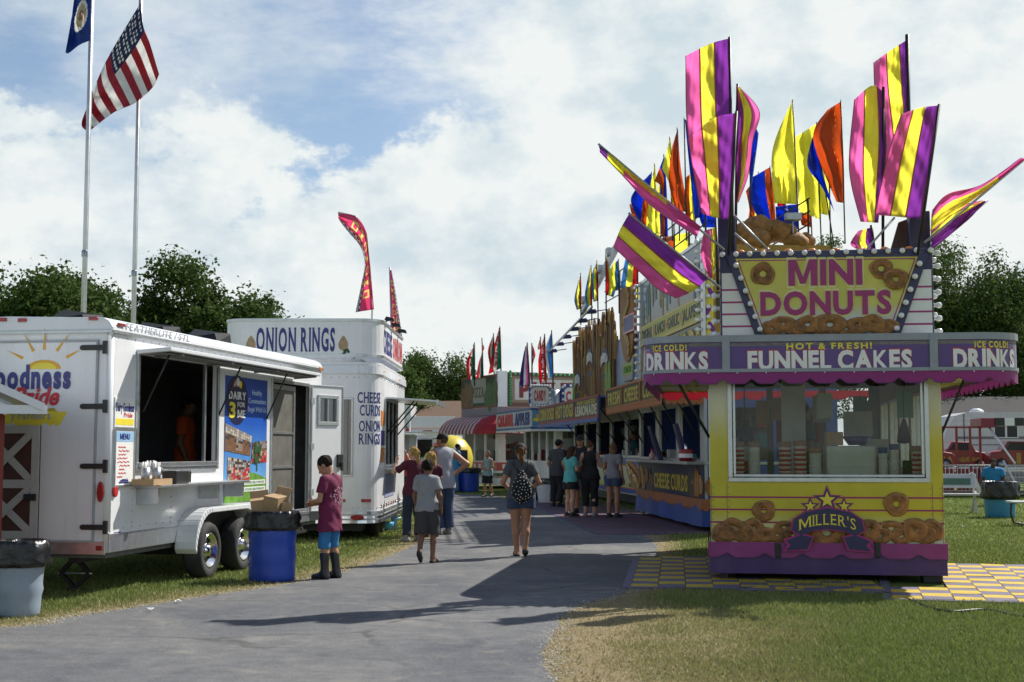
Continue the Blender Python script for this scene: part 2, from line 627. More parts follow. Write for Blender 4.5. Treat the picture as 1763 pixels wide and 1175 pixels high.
def strip_text(parent, name, mats, pan, s, *a, **k):
 mb = MB()
 text(mb, pan, s, *a, **k)
 return mb.build(name, mats, parent)
# ------------------------------------------------------------------ palette
WHITE = mat('white_paint', (.74, .75, .77), .32, coat=.25, var=.06, scale=1.5, dirt=.16)
WHITE2 = mat('white_skin_metal', (.70, .72, .75), .28, var=.07, scale=2, coat=.2, dirt=.12)
ALU = mat('aluminium', (.55, .57, .59), .32, .85, var=.15, scale=12)
STEEL = mat('galvanised_steel', (.42, .44, .46), .42, .8, var=.25, scale=18)
CHROME = mat('chrome', (.75, .76, .78), .12, 1.0, var=.1)
BLACK = mat('black_paint', (.018, .018, .02), .45, var=.3)
RUBBER = mat('tyre_rubber', (.03, .03, .032), .8, var=.3, scale=20, bump=.3)
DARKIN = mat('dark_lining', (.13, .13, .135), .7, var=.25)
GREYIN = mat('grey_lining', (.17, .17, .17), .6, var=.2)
RED = mat('red_paint', (.50, .02, .025), .35, coat=.3)
DRED = mat('dark_red_lens', (.30, .012, .015), .2, coat=.5, var=.2)
ORANGEL = mat('orange_lens', (.85, .25, .02), .25, coat=.5)
NAVY = mat('navy_vinyl', (.022, .020, .085), .4, coat=.15)
BLUEINK = mat('blue_ink', (.028, .035, .20), .4, var=.1)
REDINK = mat('red_ink', (.55, .03, .04), .4, var=.1)
YELINK = mat('yellow_ink', (.80, .66, .05), .4, var=.1)
BLKINK = mat('black_ink', (.02, .02, .022), .45, var=.1)
WHITEINK = mat('white_ink', (.78, .78, .76), .4, var=.06)
GREYINK = mat('grey_ink', (.35, .36, .38), .5)
GLASS = glass('window_glass')
DGLASS = glass('dark_window_glass', (.30, .33, .34), .14)
BAGM = mat('black_bin_bag', (.012, .012, .013), .28, var=.3, bump=.5, bscale=14)
CARD = mat('cardboard', (.42, .28, .15), .8, var=.15, scale=9)
CUPW = mat('paper_cup', (.72, .70, .67), .6, var=.05)
BULBM = mat('frosted_bulb', (.80, .80, .78), .12, coat=1.0, var=.03)
GRASSD = (.085, .115, .022)
DONUT = mat('doughnut_print', (.29, .125, .03), .6, var=.75, scale=10, bump=.25, bscale=30)
DONUTL = mat('pale_doughnut_print', (.36, .175, .05), .6, var=.6, scale=9, bump=.25, bscale=30)
YELF = mat('yellow_flag_cloth', (.98, .95, .27), .55, transl=.95, var=.08, scale=2)
PINKF = mat('pink_flag_cloth', (.90, .36, .64), .55, transl=.92, var=.08, scale=2)
PURF = mat('purple_flag_cloth', (.48, .19, .60), .55, transl=.9, var=.1, scale=2)
BLUF = mat('blue_flag_cloth', (.02, .12, .72), .55, transl=.7, var=.1, scale=2)
ORAF = mat('orange_flag_cloth', (.72, .25, .09), .55, transl=.85, var=.1, scale=2)
REDF = mat('red_flag_cloth', (.78, .05, .06), .55, transl=.65, var=.1, scale=2)
WHIF = mat('white_flag_cloth', (.85, .85, .85), .55, transl=.6, var=.05, scale=2)
GREF = mat('green_flag_cloth', (.02, .26, .11), .55, transl=.6, var=.1, scale=2)
LBLF = mat('sky_blue_flag_cloth', (.14, .38, .68), .55, transl=.65, var=.1, scale=2)
NAVF = mat('navy_flag_cloth', (.02, .025, .11), .55, transl=.35, var=.1, scale=2)
SBLF = mat('state_blue_flag_cloth', (.012, .06, .33), .55, transl=.35, var=.1, scale=2)
# ------------------------------------------------------------------ ground, road
def shade_nodes(name):
 m = bpy.data.materials.new(name)
 m.use_nodes = True
 return m, m.node_tree, m.node_tree.nodes['Principled BSDF']
def nd(nt, t, ins=None, **k):
 n = nt.nodes.new(t)
 for a, b in k.items():
  setattr(n, a, b)
 for i, x in (ins or {}).items():
  if hasattr(x, 'links') or hasattr(x, 'is_linked'):
   nt.links.new(x, n.inputs[i])
  else:
   n.inputs[i].default_value = x
 return n
def smooth_line(pts, n=8):
 P = [Vector(p) for p in pts]
 out = []
 for i in range(len(P) - 1):
  p0, p1, p2, p3 = P[max(i - 1, 0)], P[i], P[i + 1], P[min(i + 2, len(P) - 1)]
  for k in range(n):
   t = k / n
   out.append(.5 * (2 * p1 + (p2 - p0) * t + (2 * p0 - 5 * p1 + 4 * p2 - p3) * t * t + (3 * p1 - p0 - 3 * p2 + p3) * t ** 3))
 out.append(P[-1])
 return out
def g2(px, py):
 q = gr(px, py)
 return (q.x, q.y, 0)
LEFT_EDGE = smooth_line([(-14, 5.5, 0), (-8.5, 9.6, 0), g2(0, 1082), g2(120, 1064), g2(330, 1031), g2(500, 1005), g2(600, 983), g2(690, 951), g2(752, 916), g2(772, 884), g2(768, 862), (-4.0, 47, 0), (-9.5, 49.5, 0), (-26, 50.5, 0)], 18)
RIGHT_EDGE = smooth_line([(2.6, -6, 0), (0.62, 5.5, 0), g2(952, 1175), g2(940, 1130), g2(952, 1085), g2(990, 1046), g2(1086, 1012), g2(1131, 945), g2(1082, 906), g2(1015, 882), g2(940, 868), g2(880, 858), (-2.0, 47.5, 0), (-8, 54.0, 0), (-26, 56.5, 0)], 18)
ROAD = [(p.x, p.y) for p in LEFT_EDGE] + [(p.x, p.y) for p in RIGHT_EDGE[::-1]] + [(-14, -6)]
def wob_edge(poly):
 out = []
 for i, p in enumerate(poly):
  k = mnoise.noise(Vector((p[0] * .9, p[1] * .9, 3))) * .06 + mnoise.noise(Vector((p[0] * 3.3, p[1] * 3.3, 7))) * .028 + mnoise.noise(Vector((p[0] * 9, p[1] * 9, 2))) * .018
  out.append((p[0] + k, p[1] + k))
 return out
ROAD = wob_edge(ROAD)
def inpoly(x, y, poly):
 x, y = np.asarray(x), np.asarray(y)
 c = np.zeros(x.shape, bool)
 n = len(poly)
 j = n - 1
 for i in range(n):
  xi, yi = poly[i]
  xj, yj = poly[j]
  if yi != yj:
   k = ((yi > y) != (yj > y)) & (x < (xj - xi) * (y - yi) / (yj - yi) + xi)
   c ^= k
  j = i
 return c
def edge_dist(x, y, line):
 d = np.full(np.shape(x), 1e9)
 for a, b in zip(line, line[1:]):
  ax, ay, bx, by = a[0], a[1], b[0], b[1]
  l2 = max(1e-9, (bx - ax) ** 2 + (by - ay) ** 2)
  t = np.clip(((x - ax) * (bx - ax) + (y - ay) * (by - ay)) / l2, 0, 1)
  d = np.minimum(d, np.hypot(x - ax - t * (bx - ax), y - ay - t * (by - ay)))
 return d
_wx = RNG.random((8, 4))
def wavy(x, y, sc=1.0):
 s = 0
 for k in range(8):
  f = sc * (0.5 + k * .55)
  a = _wx[k, 0] * 6.3
  s = s + np.sin((x * np.cos(a) + y * np.sin(a)) * f + _wx[k, 1] * 6.3 + 1.5 * np.sin(f * .7 * (y * np.cos(a) - x * np.sin(a)) + _wx[k, 2] * 6)) / (1 + k * .35)
 return s / 4.5
def dryness(x, y):
 """worn, dry turf: beside the path, and the bare corner in front"""
 dr = edge_dist(x, y, [(p.x, p.y) for p in RIGHT_EDGE])
 dl = edge_dist(x, y, [(p.x, p.y) for p in LEFT_EDGE])
 w = wavy(x, y, 1.6)
 near = np.clip((14.2 - y) / 2.0, 0, 1)
 a = np.clip(1.25 - dr / (0.45 + 1.75 * near) + .45 * w, 0, 1)
 b = np.clip(1.1 - dl / .75 + .35 * w, 0, 1) * .9
 c = np.clip(-.02 + .36 * wavy(x + 5, y - 3, .9), 0, .7)
 return np.clip(np.maximum(np.maximum(a, b), c), 0, 1)
gx = np.unique(np.concatenate([[-3000, -1200, -500, -220, -120, -70, -45, -30], np.arange(-20, 20.01, .25), [30, 45, 70, 120, 220, 500, 1200, 3000]]))
gy = np.unique(np.concatenate([[-3000, -900, -300, -90, -30, -10, 0, 4], np.arange(6, 36, .25), np.arange(36, 64, 1.0), [70, 90, 130, 220, 500, 1300, 3000, 5000]]))
GX, GY = np.meshgrid(gx, gy)
_nx, _ny = len(gx), len(gy)
_v = np.stack([GX.ravel(), GY.ravel(), np.zeros(GX.size)], 1)
_i = (np.arange(_ny - 1)[:, None] * _nx + np.arange(_nx - 1)[None]).ravel()
_f = np.stack([_i, _i + 1, _i + _nx + 1, _i + _nx], 1)
me = bpy.data.meshes.new('ground')
me.from_pydata(_v.tolist(), [], _f.tolist())
at_ = me.attributes.new('dry', 'FLOAT', 'POINT')
at_.data.foreach_set('value', dryness(GX.ravel(), GY.ravel()).astype(np.float32))
m, nt, b = shade_nodes('turf_ground')
t = nd(nt, 'ShaderNodeTexCoord').outputs['Object']
dry = nd(nt, 'ShaderNodeAttribute', attribute_name='dry').outputs['Fac']
na = nd(nt, 'ShaderNodeTexNoise', {0: t, 'Scale': 1.3, 'Detail': 8, 'Roughness': .7}).outputs[0]
nb = nd(nt, 'ShaderNodeTexNoise', {0: t, 'Scale': 26, 'Detail': 8, 'Roughness': .8}).outputs[0]
nc = nd(nt, 'ShaderNodeTexNoise', {0: t, 'Scale': 95, 'Detail': 4, 'Roughness': .8}).outputs[0]
green = nd(nt, 'ShaderNodeValToRGB', {0: na})
green.color_ramp.elements[0].color = (.075, .115, .020, 1)
green.color_ramp.elements[0].position = .3
green.color_ramp.elements[1].color = (.20, .25, .055, 1)
green.color_ramp.elements[1].position = .75
drc = nd(nt, 'ShaderNodeValToRGB', {0: nb})
drc.color_ramp.elements[0].color = (.17, .125, .062, 1)
drc.color_ramp.elements[0].position = .32
drc.color_ramp.elements[1].color = (.47, .39, .235, 1)
drc.color_ramp.elements[1].position = .68
dm = nd(nt, 'ShaderNodeMath', {0: nb, 1: .9, 2: -.45}, operation='MULTIPLY_ADD').outputs[0]
dd = nd(nt, 'ShaderNodeMath', {0: dry, 1: dm}, operation='ADD', use_clamp=True).outputs[0]
mxn = nd(nt, 'ShaderNodeMix', {0: dd, 6: green.outputs[0], 7: drc.outputs[0]}, data_type='RGBA')
sp = nd(nt, 'ShaderNodeMapRange', {0: nc, 1: .3, 2: .7, 3: .65, 4: 1.25}).outputs[0]
mul = nd(nt, 'ShaderNodeMix', {0: 1.0, 6: mxn.outputs[2], 7: sp}, data_type='RGBA', blend_type='MULTIPLY')
nt.links.new(mul.outputs[2], b.inputs['Base Color'])
b.inputs['Roughness'].default_value = .95
b.inputs['Specular IOR Level'].default_value = .1
bp = nd(nt, 'ShaderNodeBump', {'Strength': .8, 'Distance': .05, 'Height': nb})
nt.links.new(bp.outputs[0], b.inputs['Normal'])
me.materials.append(m)
ground = bpy.data.objects.new('ground', me)
COL.objects.link(ground)
tag(ground, 'mown fairground grass with dry worn patches beside the path', 'ground', kind='structure')
# asphalt
import bmesh
bm = bmesh.new()
bm.faces.new([bm.verts.new((x, y, .004)) for x, y in ROAD])
bmesh.ops.triangulate(bm, faces=bm.faces[:])
me = bpy.data.meshes.new('road')
bm.to_mesh(me)
bm.free()
if me.polygons[0].normal.z < 0:
 me.flip_normals()
m, nt, b = shade_nodes('worn_asphalt')
t = nd(nt, 'ShaderNodeTexCoord').outputs['Object']
na = nd(nt, 'ShaderNodeTexNoise', {0: t, 'Scale': .55, 'Detail': 7, 'Roughness': .65, 'Distortion': .6}).outputs[0]
nb = nd(nt, 'ShaderNodeTexNoise', {0: t, 'Scale': 55, 'Detail': 5, 'Roughness': .85}).outputs[0]
nc = nd(nt, 'ShaderNodeTexNoise', {0: t, 'Scale': 5, 'Detail': 9, 'Roughness': .75}).outputs[0]
cr_ = nd(nt, 'ShaderNodeValToRGB', {0: na})
cr_.color_ramp.elements[0].color = (.082, .088, .102, 1)
cr_.color_ramp.elements[0].position = .33
cr_.color_ramp.elements[1].color = (.178, .177, .172, 1)
cr_.color_ramp.elements[1].position = .72
sp = nd(nt, 'ShaderNodeMapRange', {0: nb, 1: .3, 2: .72, 3: .58, 4: 1.46}).outputs[0]
sp2 = nd(nt, 'ShaderNodeMapRange', {0: nc, 1: .3, 2: .7, 3: .70, 4: 1.25}).outputs[0]
x1 = nd(nt, 'ShaderNodeMix', {0: 1.0, 6: cr_.outputs[0], 7: sp}, data_type='RGBA', blend_type='MULTIPLY').outputs[2]
x2 = nd(nt, 'ShaderNodeMix', {0: 1.0, 6: x1, 7: sp2}, data_type='RGBA', blend_type='MULTIPLY').outputs[2]
dt = nd(nt, 'ShaderNodeTexNoise', {0: t, 'Scale': 2.2, 'Detail': 4}).outputs[1]
tv_ = nd(nt, 'ShaderNodeMix', {0: .22, 6: t, 7: dt}, data_type='RGBA').outputs[2]
vo = nd(nt, 'ShaderNodeTexVoronoi', {0: tv_, 'Scale': .42}, feature='DISTANCE_TO_EDGE').outputs[0]
ck = nd(nt, 'ShaderNodeMapRange', {0: vo, 1: .004, 2: .012, 3: .7, 4: 0}).outputs[0]
ckm = nd(nt, 'ShaderNodeMapRange', {0: na, 1: .48, 2: .60, 3: 0, 4: .8}).outputs[0]
ckk = nd(nt, 'ShaderNodeMath', {0: ck, 1: ckm}, operation='MULTIPLY').outputs[0]
x3 = nd(nt, 'ShaderNodeMix', {0: ckk, 6: x2, 7: (.02, .02, .02, 1)}, data_type='RGBA').outputs[2]
st_n = nd(nt, 'ShaderNodeTexNoise', {0: t, 'Scale': 1.1, 'Detail': 9, 'Roughness': .78, 'Distortion': 1.2}).outputs[0]
st_m = nd(nt, 'ShaderNodeMapRange', {0: st_n, 1: .53, 2: .70, 3: 0, 4: .55}).outputs[0]
x3 = nd(nt, 'ShaderNodeMix', {0: st_m, 6: x3, 7: (.29, .265, .225, 1)}, data_type='RGBA').outputs[2]
pb_ = nd(nt, 'ShaderNodeTexVoronoi', {0: t, 'Scale': 38}).outputs[0]
pm_ = nd(nt, 'ShaderNodeMapRange', {0: pb_, 1: .10, 2: .26, 3: .30, 4: 0}).outputs[0]
x3 = nd(nt, 'ShaderNodeMix', {0: pm_, 6: x3, 7: (.36, .35, .33, 1)}, data_type='RGBA').outputs[2]
nt.links.new(x3, b.inputs['Base Color'])
b.inputs['Roughness'].default_value = .82
b.inputs['Specular IOR Level'].default_value = .35
bp = nd(nt, 'ShaderNodeBump', {'Strength': .5, 'Distance': .02, 'Height': nb})
nt.links.new(bp.outputs[0], b.inputs['Normal'])
me.materials.append(m)
road = bpy.data.objects.new('road', me)
COL.objects.link(road)
tag(road, 'worn grey asphalt path curving away between the food stands', 'road', kind='structure')
# ------------------------------------------------------------------ trees
def leaf_mat(name, col, col2):
 m, nt, b = shade_nodes(name)
 gi = nd(nt, 'ShaderNodeNewGeometry')
 t = nd(nt, 'ShaderNodeTexCoord').outputs['Object']
 nz = nd(nt, 'ShaderNodeTexNoise', {0: t, 'Scale': .9, 'Detail': 3}).outputs[0]
 ad = nd(nt, 'ShaderNodeMath', {0: gi.outputs['Random Per Island'], 1: .5, 2: 0.0}, operation='MULTIPLY_ADD').outputs[0]
 ad2 = nd(nt, 'ShaderNodeMath', {0: nz, 1: .5, 2: ad}, operation='MULTIPLY_ADD').outputs[0]
 r = nd(nt, 'ShaderNodeValToRGB', {0: ad2})
 r.color_ramp.elements[0].color = (*col, 1)
 r.color_ramp.elements[0].position = .2
 r.color_ramp.elements[1].color = (*col2, 1)
 r.color_ramp.elements[1].position = .85
 nt.links.new(r.outputs[0], b.inputs['Base Color'])
 b.inputs['Roughness'].default_value = .8
 b.inputs['Specular IOR Level'].default_value = .12
 tr = nd(nt, 'ShaderNodeBsdfTranslucent', {0: r.outputs[0]})
 ms = nd(nt, 'ShaderNodeMixShader', {0: .3, 1: b.outputs[0], 2: tr.outputs[0]})
 nt.links.new(ms.outputs[0], nt.nodes['Material Output'].inputs[0])
 return m
LEAF = [leaf_mat('leaves_dark', (.030, .060, .014), (.095, .15, .034)), leaf_mat('leaves_mid', (.038, .075, .018), (.12, .18, .045)), leaf_mat('leaves_pale', (.045, .080, .022), (.12, .17, .05))]
BARK = mat('bark', (.09, .065, .045), .9, var=.35, scale=8, bump=.6, bscale=12)
def tree(x, y, h, w, label, seed, kind=0, n=26000, leaf=.165, lobes=None, base=.12, group=None):
 """tapered trunk with limbs; crown of leaf faces gathered in uneven clumps"""
 rg = np.random.default_rng(seed)
 n = int(n * 2.3)
 root = thing('tree', label, 'tree', loc=(x, y, 0), group=group)
 nb = 170
 cs, rs = [], []
 lobes = lobes or [(0, 0, .62, .5, .40)]
 tot = sum(l[3] ** 2 for l in lobes)
 for lx, ly, lz, lr, lh in lobes:
  k = max(8, int(nb * lr ** 2 / tot))
  for _ in range(k):
   d = rg.normal(size=3)
   d /= np.linalg.norm(d)
   q = .15 + .85 * rg.random() ** .5
   c = np.array([lx * w + d[0] * q * lr * w, ly * w + d[1] * q * lr * w, h * (lz + d[2] * q * lh)])
   if c[2] < base * h:
    c[2] = base * h + rg.random() * .1 * h
   cs.append(c)
   rs.append((.12 + .11 * rg.random()) * min(w, h) * (1.1 - .3 * q))
 cs, rs = np.array(cs), np.array(rs)
 top = cs[:, 2] + rs * .8
 cs[:, 2] *= h / max(h * .5, top.max())
 wgt = rs ** 2
 idx = rg.choice(len(cs), n, p=wgt / wgt.sum())
 d = rg.normal(size=(n, 3))
 d /= np.linalg.norm(d, axis=1)[:, None]
 rad = rg.random(n) ** .42 * (1 + .22 * rg.normal(size=n))
 P = cs[idx] + d * (rs[idx] * rad)[:, None] * np.array([1, 1, .85])
 nr = d * .6 + rg.normal(size=(n, 3)) * .7 + np.array([0, 0, .35])
 nr /= np.linalg.norm(nr, axis=1)[:, None]
 a = np.cross(nr, rg.normal(size=(n, 3)))
 a /= np.linalg.norm(a, axis=1)[:, None]
 c = np.cross(nr, a)
 s = (leaf * (.6 + .8 * rg.random(n)))[:, None]
 V = np.stack([P - a * s * .5, P + c * s * .32 + nr * s * .06, P + a * s * .5, P - c * s * .32 + nr * s * .06], 1).reshape(-1, 3)
 V[:, 2] = np.maximum(V[:, 2], .05)
 me = bpy.data.meshes.new('crown')
 me.vertices.add(4 * n)
 me.loops.add(4 * n)
 me.polygons.add(n)
 me.vertices.foreach_set('co', V.astype(np.float32).ravel())
 me.loops.foreach_set('vertex_index', np.arange(4 * n, dtype=np.int32))
 me.polygons.foreach_set('loop_start', np.arange(0, 4 * n, 4, dtype=np.int32))
 me.update(calc_edges=True)
 me.materials.append(LEAF[kind])
 o = bpy.data.objects.new('crown', me)
 COL.objects.link(o)
 o.parent = root
 tk = MB()
 r0 = h * .022 + .06
 tk.tube([(0, 0, -.05), (.03 * h * rg.normal() * .3, 0, h * .2), (.02 * h * rg.normal(), 0, h * .5), (0, 0, h * .8)], [r0 * 1.25, r0 * .9, r0 * .6, r0 * .15], 10)
 for _ in range(9):
  j = rg.integers(len(cs))
  z0 = h * (.18 + .35 * rg.random())
  mid = (np.array([0, 0, z0]) + cs[j]) / 2 + np.array([0, 0, .05 * h])
  tk.tube([(0, 0, z0), tuple(mid), tuple(cs[j])], [r0 * .5, r0 * .3, r0 * .08], 6)
 tk.build('trunk', BARK, root)
 return root
_p = lambda px, Y: (px - CX) / FPX * Y
_h = lambda py, Y: EYE + (HOR - py) / FPX * Y
TG = 'trees behind the fairground'
tree(_p(30, 46), 46, _h(438, 46), 6.2, 'broad dense dark tree behind the far left end of the white dairy trailer', 3, 0, 30000, lobes=[(-.3, 0, .6, .42, .36), (.25, 0, .58, .40, .34)], group=TG)
tree(_p(122, 50), 50, _h(470, 50), 3.6, 'medium dark tree beside the pole of the blue state flag', 4, 0, 16000, group=TG)
tree(_p(205, 56), 56, _h(512, 56), 4.2, 'low light green tree showing between the two flagpoles', 6, 1, 14000, lobes=[(-.35, 0, .5, .3, .3), (.35, 0, .6, .33, .34)], group=TG)
tree(_p(355, 50), 50, _h(428, 50), 5.6, 'tallest dark tree with a pointed uneven crown, right of the flagpoles', 12, 0, 34000, lobes=[(-.2, 0, .66, .34, .34), (.28, 0, .58, .36, .32), (0, 0, .45, .48, .32)], group=TG)
tree(_p(500, 70), 70, _h(532, 70), 6.0, 'low distant tree just above the onion rings sign', 9, 1, 14000, lobes=[(-.3, 0, .6, .4, .4), (.4, 0, .5, .4, .4)], group=TG)
tree(_p(735, 95), 95, _h(602, 95), 6.4, 'rounded mid green tree above the brown roof, right of the onion rings trailer', 21, 1, 30000, .19, lobes=[(-.15, 0, .66, .36, .32), (.3, 0, .56, .38, .34), (-.4, 0, .5, .4, .36)], group=TG)
tree(_p(672, 88), 88, _h(618, 88), 4.6, 'mid green tree partly behind the onion rings sign and floodlights', 23, 1, 16000, .18, group=TG)
tree(_p(800, 104), 104, _h(652, 104), 5.2, 'smaller tree sloping down behind the pizza flags', 24, 1, 14000, .2, group=TG)
tree(_p(1672, 74), 74, _h(388, 74), 7.6, 'tall dark tree right of the mini donut stand', 31, 0, 34000, lobes=[(-.1, 0, .68, .40, .32), (.2, 0, .5, .5, .32), (-.25, 0, .42, .42, .3)], group=TG)
tree(_p(1772, 80), 80, _h(462, 80), 7.4, 'dark tree at the far right above the camper', 33, 0, 20000, group=TG)
tree(_p(1540, 82), 82, _h(425, 82), 6, 'dark tree mostly hidden behind the mini donut sign', 35, 0, 12000, group=TG)
tree(_p(1425, 84), 84, _h(398, 84), 5.0, 'dark tree peeking over the roof behind the yellow flags', 36, 1, 10000, group=TG)
# ================================================================== white dairy trailer
T = Frame(-4.29, 14.29, -10.3)
dt = thing('food_trailer', 'long white dairy food trailer with open serving hatch and blue side banner', 'food trailer', T)
TL, TW, TB, TH = 7.05, 2.45, .46, 2.97
side = Panel((0, 0, 0), (0, 1, 0))           # faces +x
rear = Panel((0, 0, 0), (1, 0, 0))           # faces -y
def sx(px, py): return tuple(side.uv(T.x(px, py)))
def rx(px, py): return tuple(rear.uv(T.y(px, py)))
hy0, hz1 = sx(239, 598)
hy1, _ = sx(373, 640)
hz0 = sx(300, 800)[1]
hz1 = 2.62
dy0, dy1 = sx(466, 700)[0], sx(532, 700)[0]
dz0 = .62
mb = MB()
side.walls(mb, .06, TL, TB + .2, TH - .14, [(hy0, hy1, hz0, hz1), (dy0, dy1, dz0, 2.55)], .05)
rear.walls(mb, -TW, -.06, TB, TH - .14, [], .05)
Panel((-TW, TL, 0), (0, -1, 0)).walls(mb, 0, TL, TB, TH - .14, [], .05)
Panel((0, TL, 0), (-1, 0, 0)).walls(mb, 0.06, TW, TB, TH - .14, [], .05)
# rounded rear corner post
mb.tube([(-.06, .06, TB), (-.06, .06, TH - .08)], .06, 12)
dbody = mb.build('body', WHITE, dt)
mb = MB()
mb.box(-TW + .05, -.05, .06, TL - .06, TB - .06, TB)
mb.box(-TW + .06, -TW + .10, .06, TL - .06, TB, TH - .2)
mb.box(-TW + .06, -.05, .07, .10, TB, TH - .2)
mb.box(-TW + .06, -.05, TL - .12, TL - .08, TB, TH - .2)
mb.box(-TW + .05, -.05, .07, TL - .06, TH - .2, TH - .16)
mb.box(-1.9, -1.4, .5, 4.2, TB, 1.35)
mb.box(-1.62, -1.38, 1.9, 1.95, 1.35, 2.3)
mb.box(-TW + .15, -TW + .5, .4, 4.4, 1.5, 2.3)
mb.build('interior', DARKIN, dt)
# roof cap with rounded edge
mb = MB()
prof = [(-TW, TH - .14), (-TW, TH - .05), (-TW + .06, TH), (-TW / 2, TH + .03), (-.10, TH), (-.03, TH - .04), (.012, TH - .10), (.012, TH - .14)]
mb.hexa([(x, -.012, z) for x, z in prof], [(x, TL + .01, z) for x, z in prof])
mb.build('roof', WHITE2, dt, .012)
mb = MB()
mb.box(.012, .03, -.01, TL + .01, TH - .165, TH - .135)
mb.box(-TW, .012, -.03, -.012, TH - .165, TH - .135)
mb.build('drip_rail', ALU, dt)
mb = MB()
text(mb, side, "FEATHERLITE / STL", .28, 1.95, TH - .105, TH - .035, 0, .012, .018, slant=.2, track=.16, bold=.01)
mb.build('maker_lettering', GREYINK, dt)
# lower skirt and aluminium belt
mb = MB()
side.rect(mb, .03, TL, TB, TB + .2, -.05, .012)
rear.rect(mb, -TW, -.02, TB - .02, TB + .12, .0, .014)
mb.build('skirt_trim', ALU, dt, .006)
# rivets
mb = MB()
for z in (TB + .25, TH - .20):
 for i in range(34):
  y = .15 + i * .2
  if z < 1 and (dy0 - .1 < y < dy1 + .1):
   continue
  mb.ball((.002, y, z), .011, n=6, m=4)
for yy in (.55, 1.55):
 for i in range(6):
  mb.ball((.002, yy, TB + .3 + i * .12), .011, n=6, m=4)
mb.build('rivet_studs', ALU, dt)
# rear swing door with its seams
rd = MB()
u0, v1 = -TW + .1, TH - .26
rear.rect(rd, u0, -.17, TB + .13, v1, .0, .018)
rdo = rd.build('rear_door', WHITE, dt, .006)
mb = MB()
rear.frame(mb, u0 - .02, -.15, TB + .11, v1 + .02, .022, 0, .024)
mb.build('door_seal', GREYINK, rdo)
for py in (599, 700, 803, 908):
 mb = MB()
 u, v = rx(165, py)
 rear.rect(mb, u - .14, u + .13, v - .028, v + .028, .018, .034)
 rear.oval(mb, u - .14, v, .03, .028, .018, .036)
 rear.rect(mb, u + .10, u + .15, v - .07, v + .07, .018, .05)
 mb.build('strap_hinge', BLACK, rdo, .004)
# logo on the rear door
gu, gv = rx(70, 655)
sunp = MB()
cu, cv = rx(77, 636)
rear.oval(sunp, cu, cv, .20, .10, .019, .022, 0, 20, 0, 180)
for a, l0, l1 in ((150, .24, .42), (118, .22, .44), (90, .21, .45), (58, .23, .45), (30, .25, .42)):
 c, s_ = math.cos(R(a)), math.sin(R(a))
 c2, s2 = math.cos(R(a + 90)) * .018, math.sin(R(a + 90)) * .018
 rear.poly(sunp, [(cu + c * l0 * 1.2 + c2, cv + s_ * l0 + s2), (cu + c * l0 * 1.2 - c2, cv + s_ * l0 - s2), (cu + c * l1 * 1.2, cv + s_ * l1)], .019, .022)
rear.oval(sunp, cu, cv, .15, .07, .022, .0235, 1, 20, 0, 180)
sunp.build('sun_emblem', [mat('orange_ink', (.72, .38, .02), .4), YELINK], rdo)
a0, a1 = rx(-34, 669), rx(123, 669)
strip_text(rdo, 'logo_lettering', BLUEINK, rear, "Goodness", a0[0], a1[0], rx(60, 668)[1], rx(60, 630)[1], 0, .0225, .027, .045)
a0, a1 = rx(24, 697), rx(101, 697)
strip_text(rdo, 'script_lettering', REDINK, rear, "Pride", a0[0], a1[0], rx(60, 697)[1], rx(60, 668)[1], 0, .022, .028, .03, slant=.28, track=.04)
mb = MB()
pts = []
b0, b1 = rx(-30, 733), rx(106, 705)
for i in range(25):
 pts.append((b0[0] + (b1[0] - b0[0]) * i / 24, b0[1] + random.uniform(-.02, .03)))
for i in range(25):
 pts.append((b1[0] - (b1[0] - b0[0]) * i / 24 + (.08 if i % 3 == 0 and i < 4 else 0), b1[1] + random.uniform(-.03, .02)))
rear.poly(mb, pts, .019, .021)
mb.build('yellow_brush_mark', YELINK, rdo)
a0, a1 = rx(20, 722), rx(89, 722)
strip_text(rdo, 'small_lettering', GREYINK, rear, "y Farmers", a0[0], a1[0], rx(60, 722)[1], rx(60, 709)[1], 0, .021, .024, .02, track=.12)
# painted barn half-door at the lower left
bd = MB()
q0, q1 = rx(-40, 935), rx(73, 733)
rear.rect(bd, q0[0], q1[0], TB + .14, q1[1], .018, .040)
bdo = bd.build('barn_door', mat('barn_red', (.07, .019, .015), .6, var=.3, scale=9), dt)
mb = MB()
zb, zt = TB + .14, q1[1]
rear.frame(mb, q0[0], q1[0], zb, zt, .085, .040, .058)
zm = (zb + zt) / 2 - .02
rear.rect(mb, q0[0] + .085, q1[0] - .085, zm - .045, zm + .045, .040, .056)
for za, zc in ((zb + .085, zm - .045), (zm + .045, zt - .085)):
 rear.line(mb, [(q0[0] + .1, za), (q1[0] - .1, zc)], .08, .040, .055)
 rear.line(mb, [(q0[0] + .1, zc), (q1[0] - .1, za)], .08, .040, .053)
mb.build('trim_boards', mat('weathered_white', (.45, .44, .43), .6, dirt=.3), bdo)
mb = MB()
u, v = rx(57, 856)
rear.rect(mb, u - .07, u + .07, v - .035, v + .035, .058, .085)
mb.build('latch', BLACK, bdo, .006)
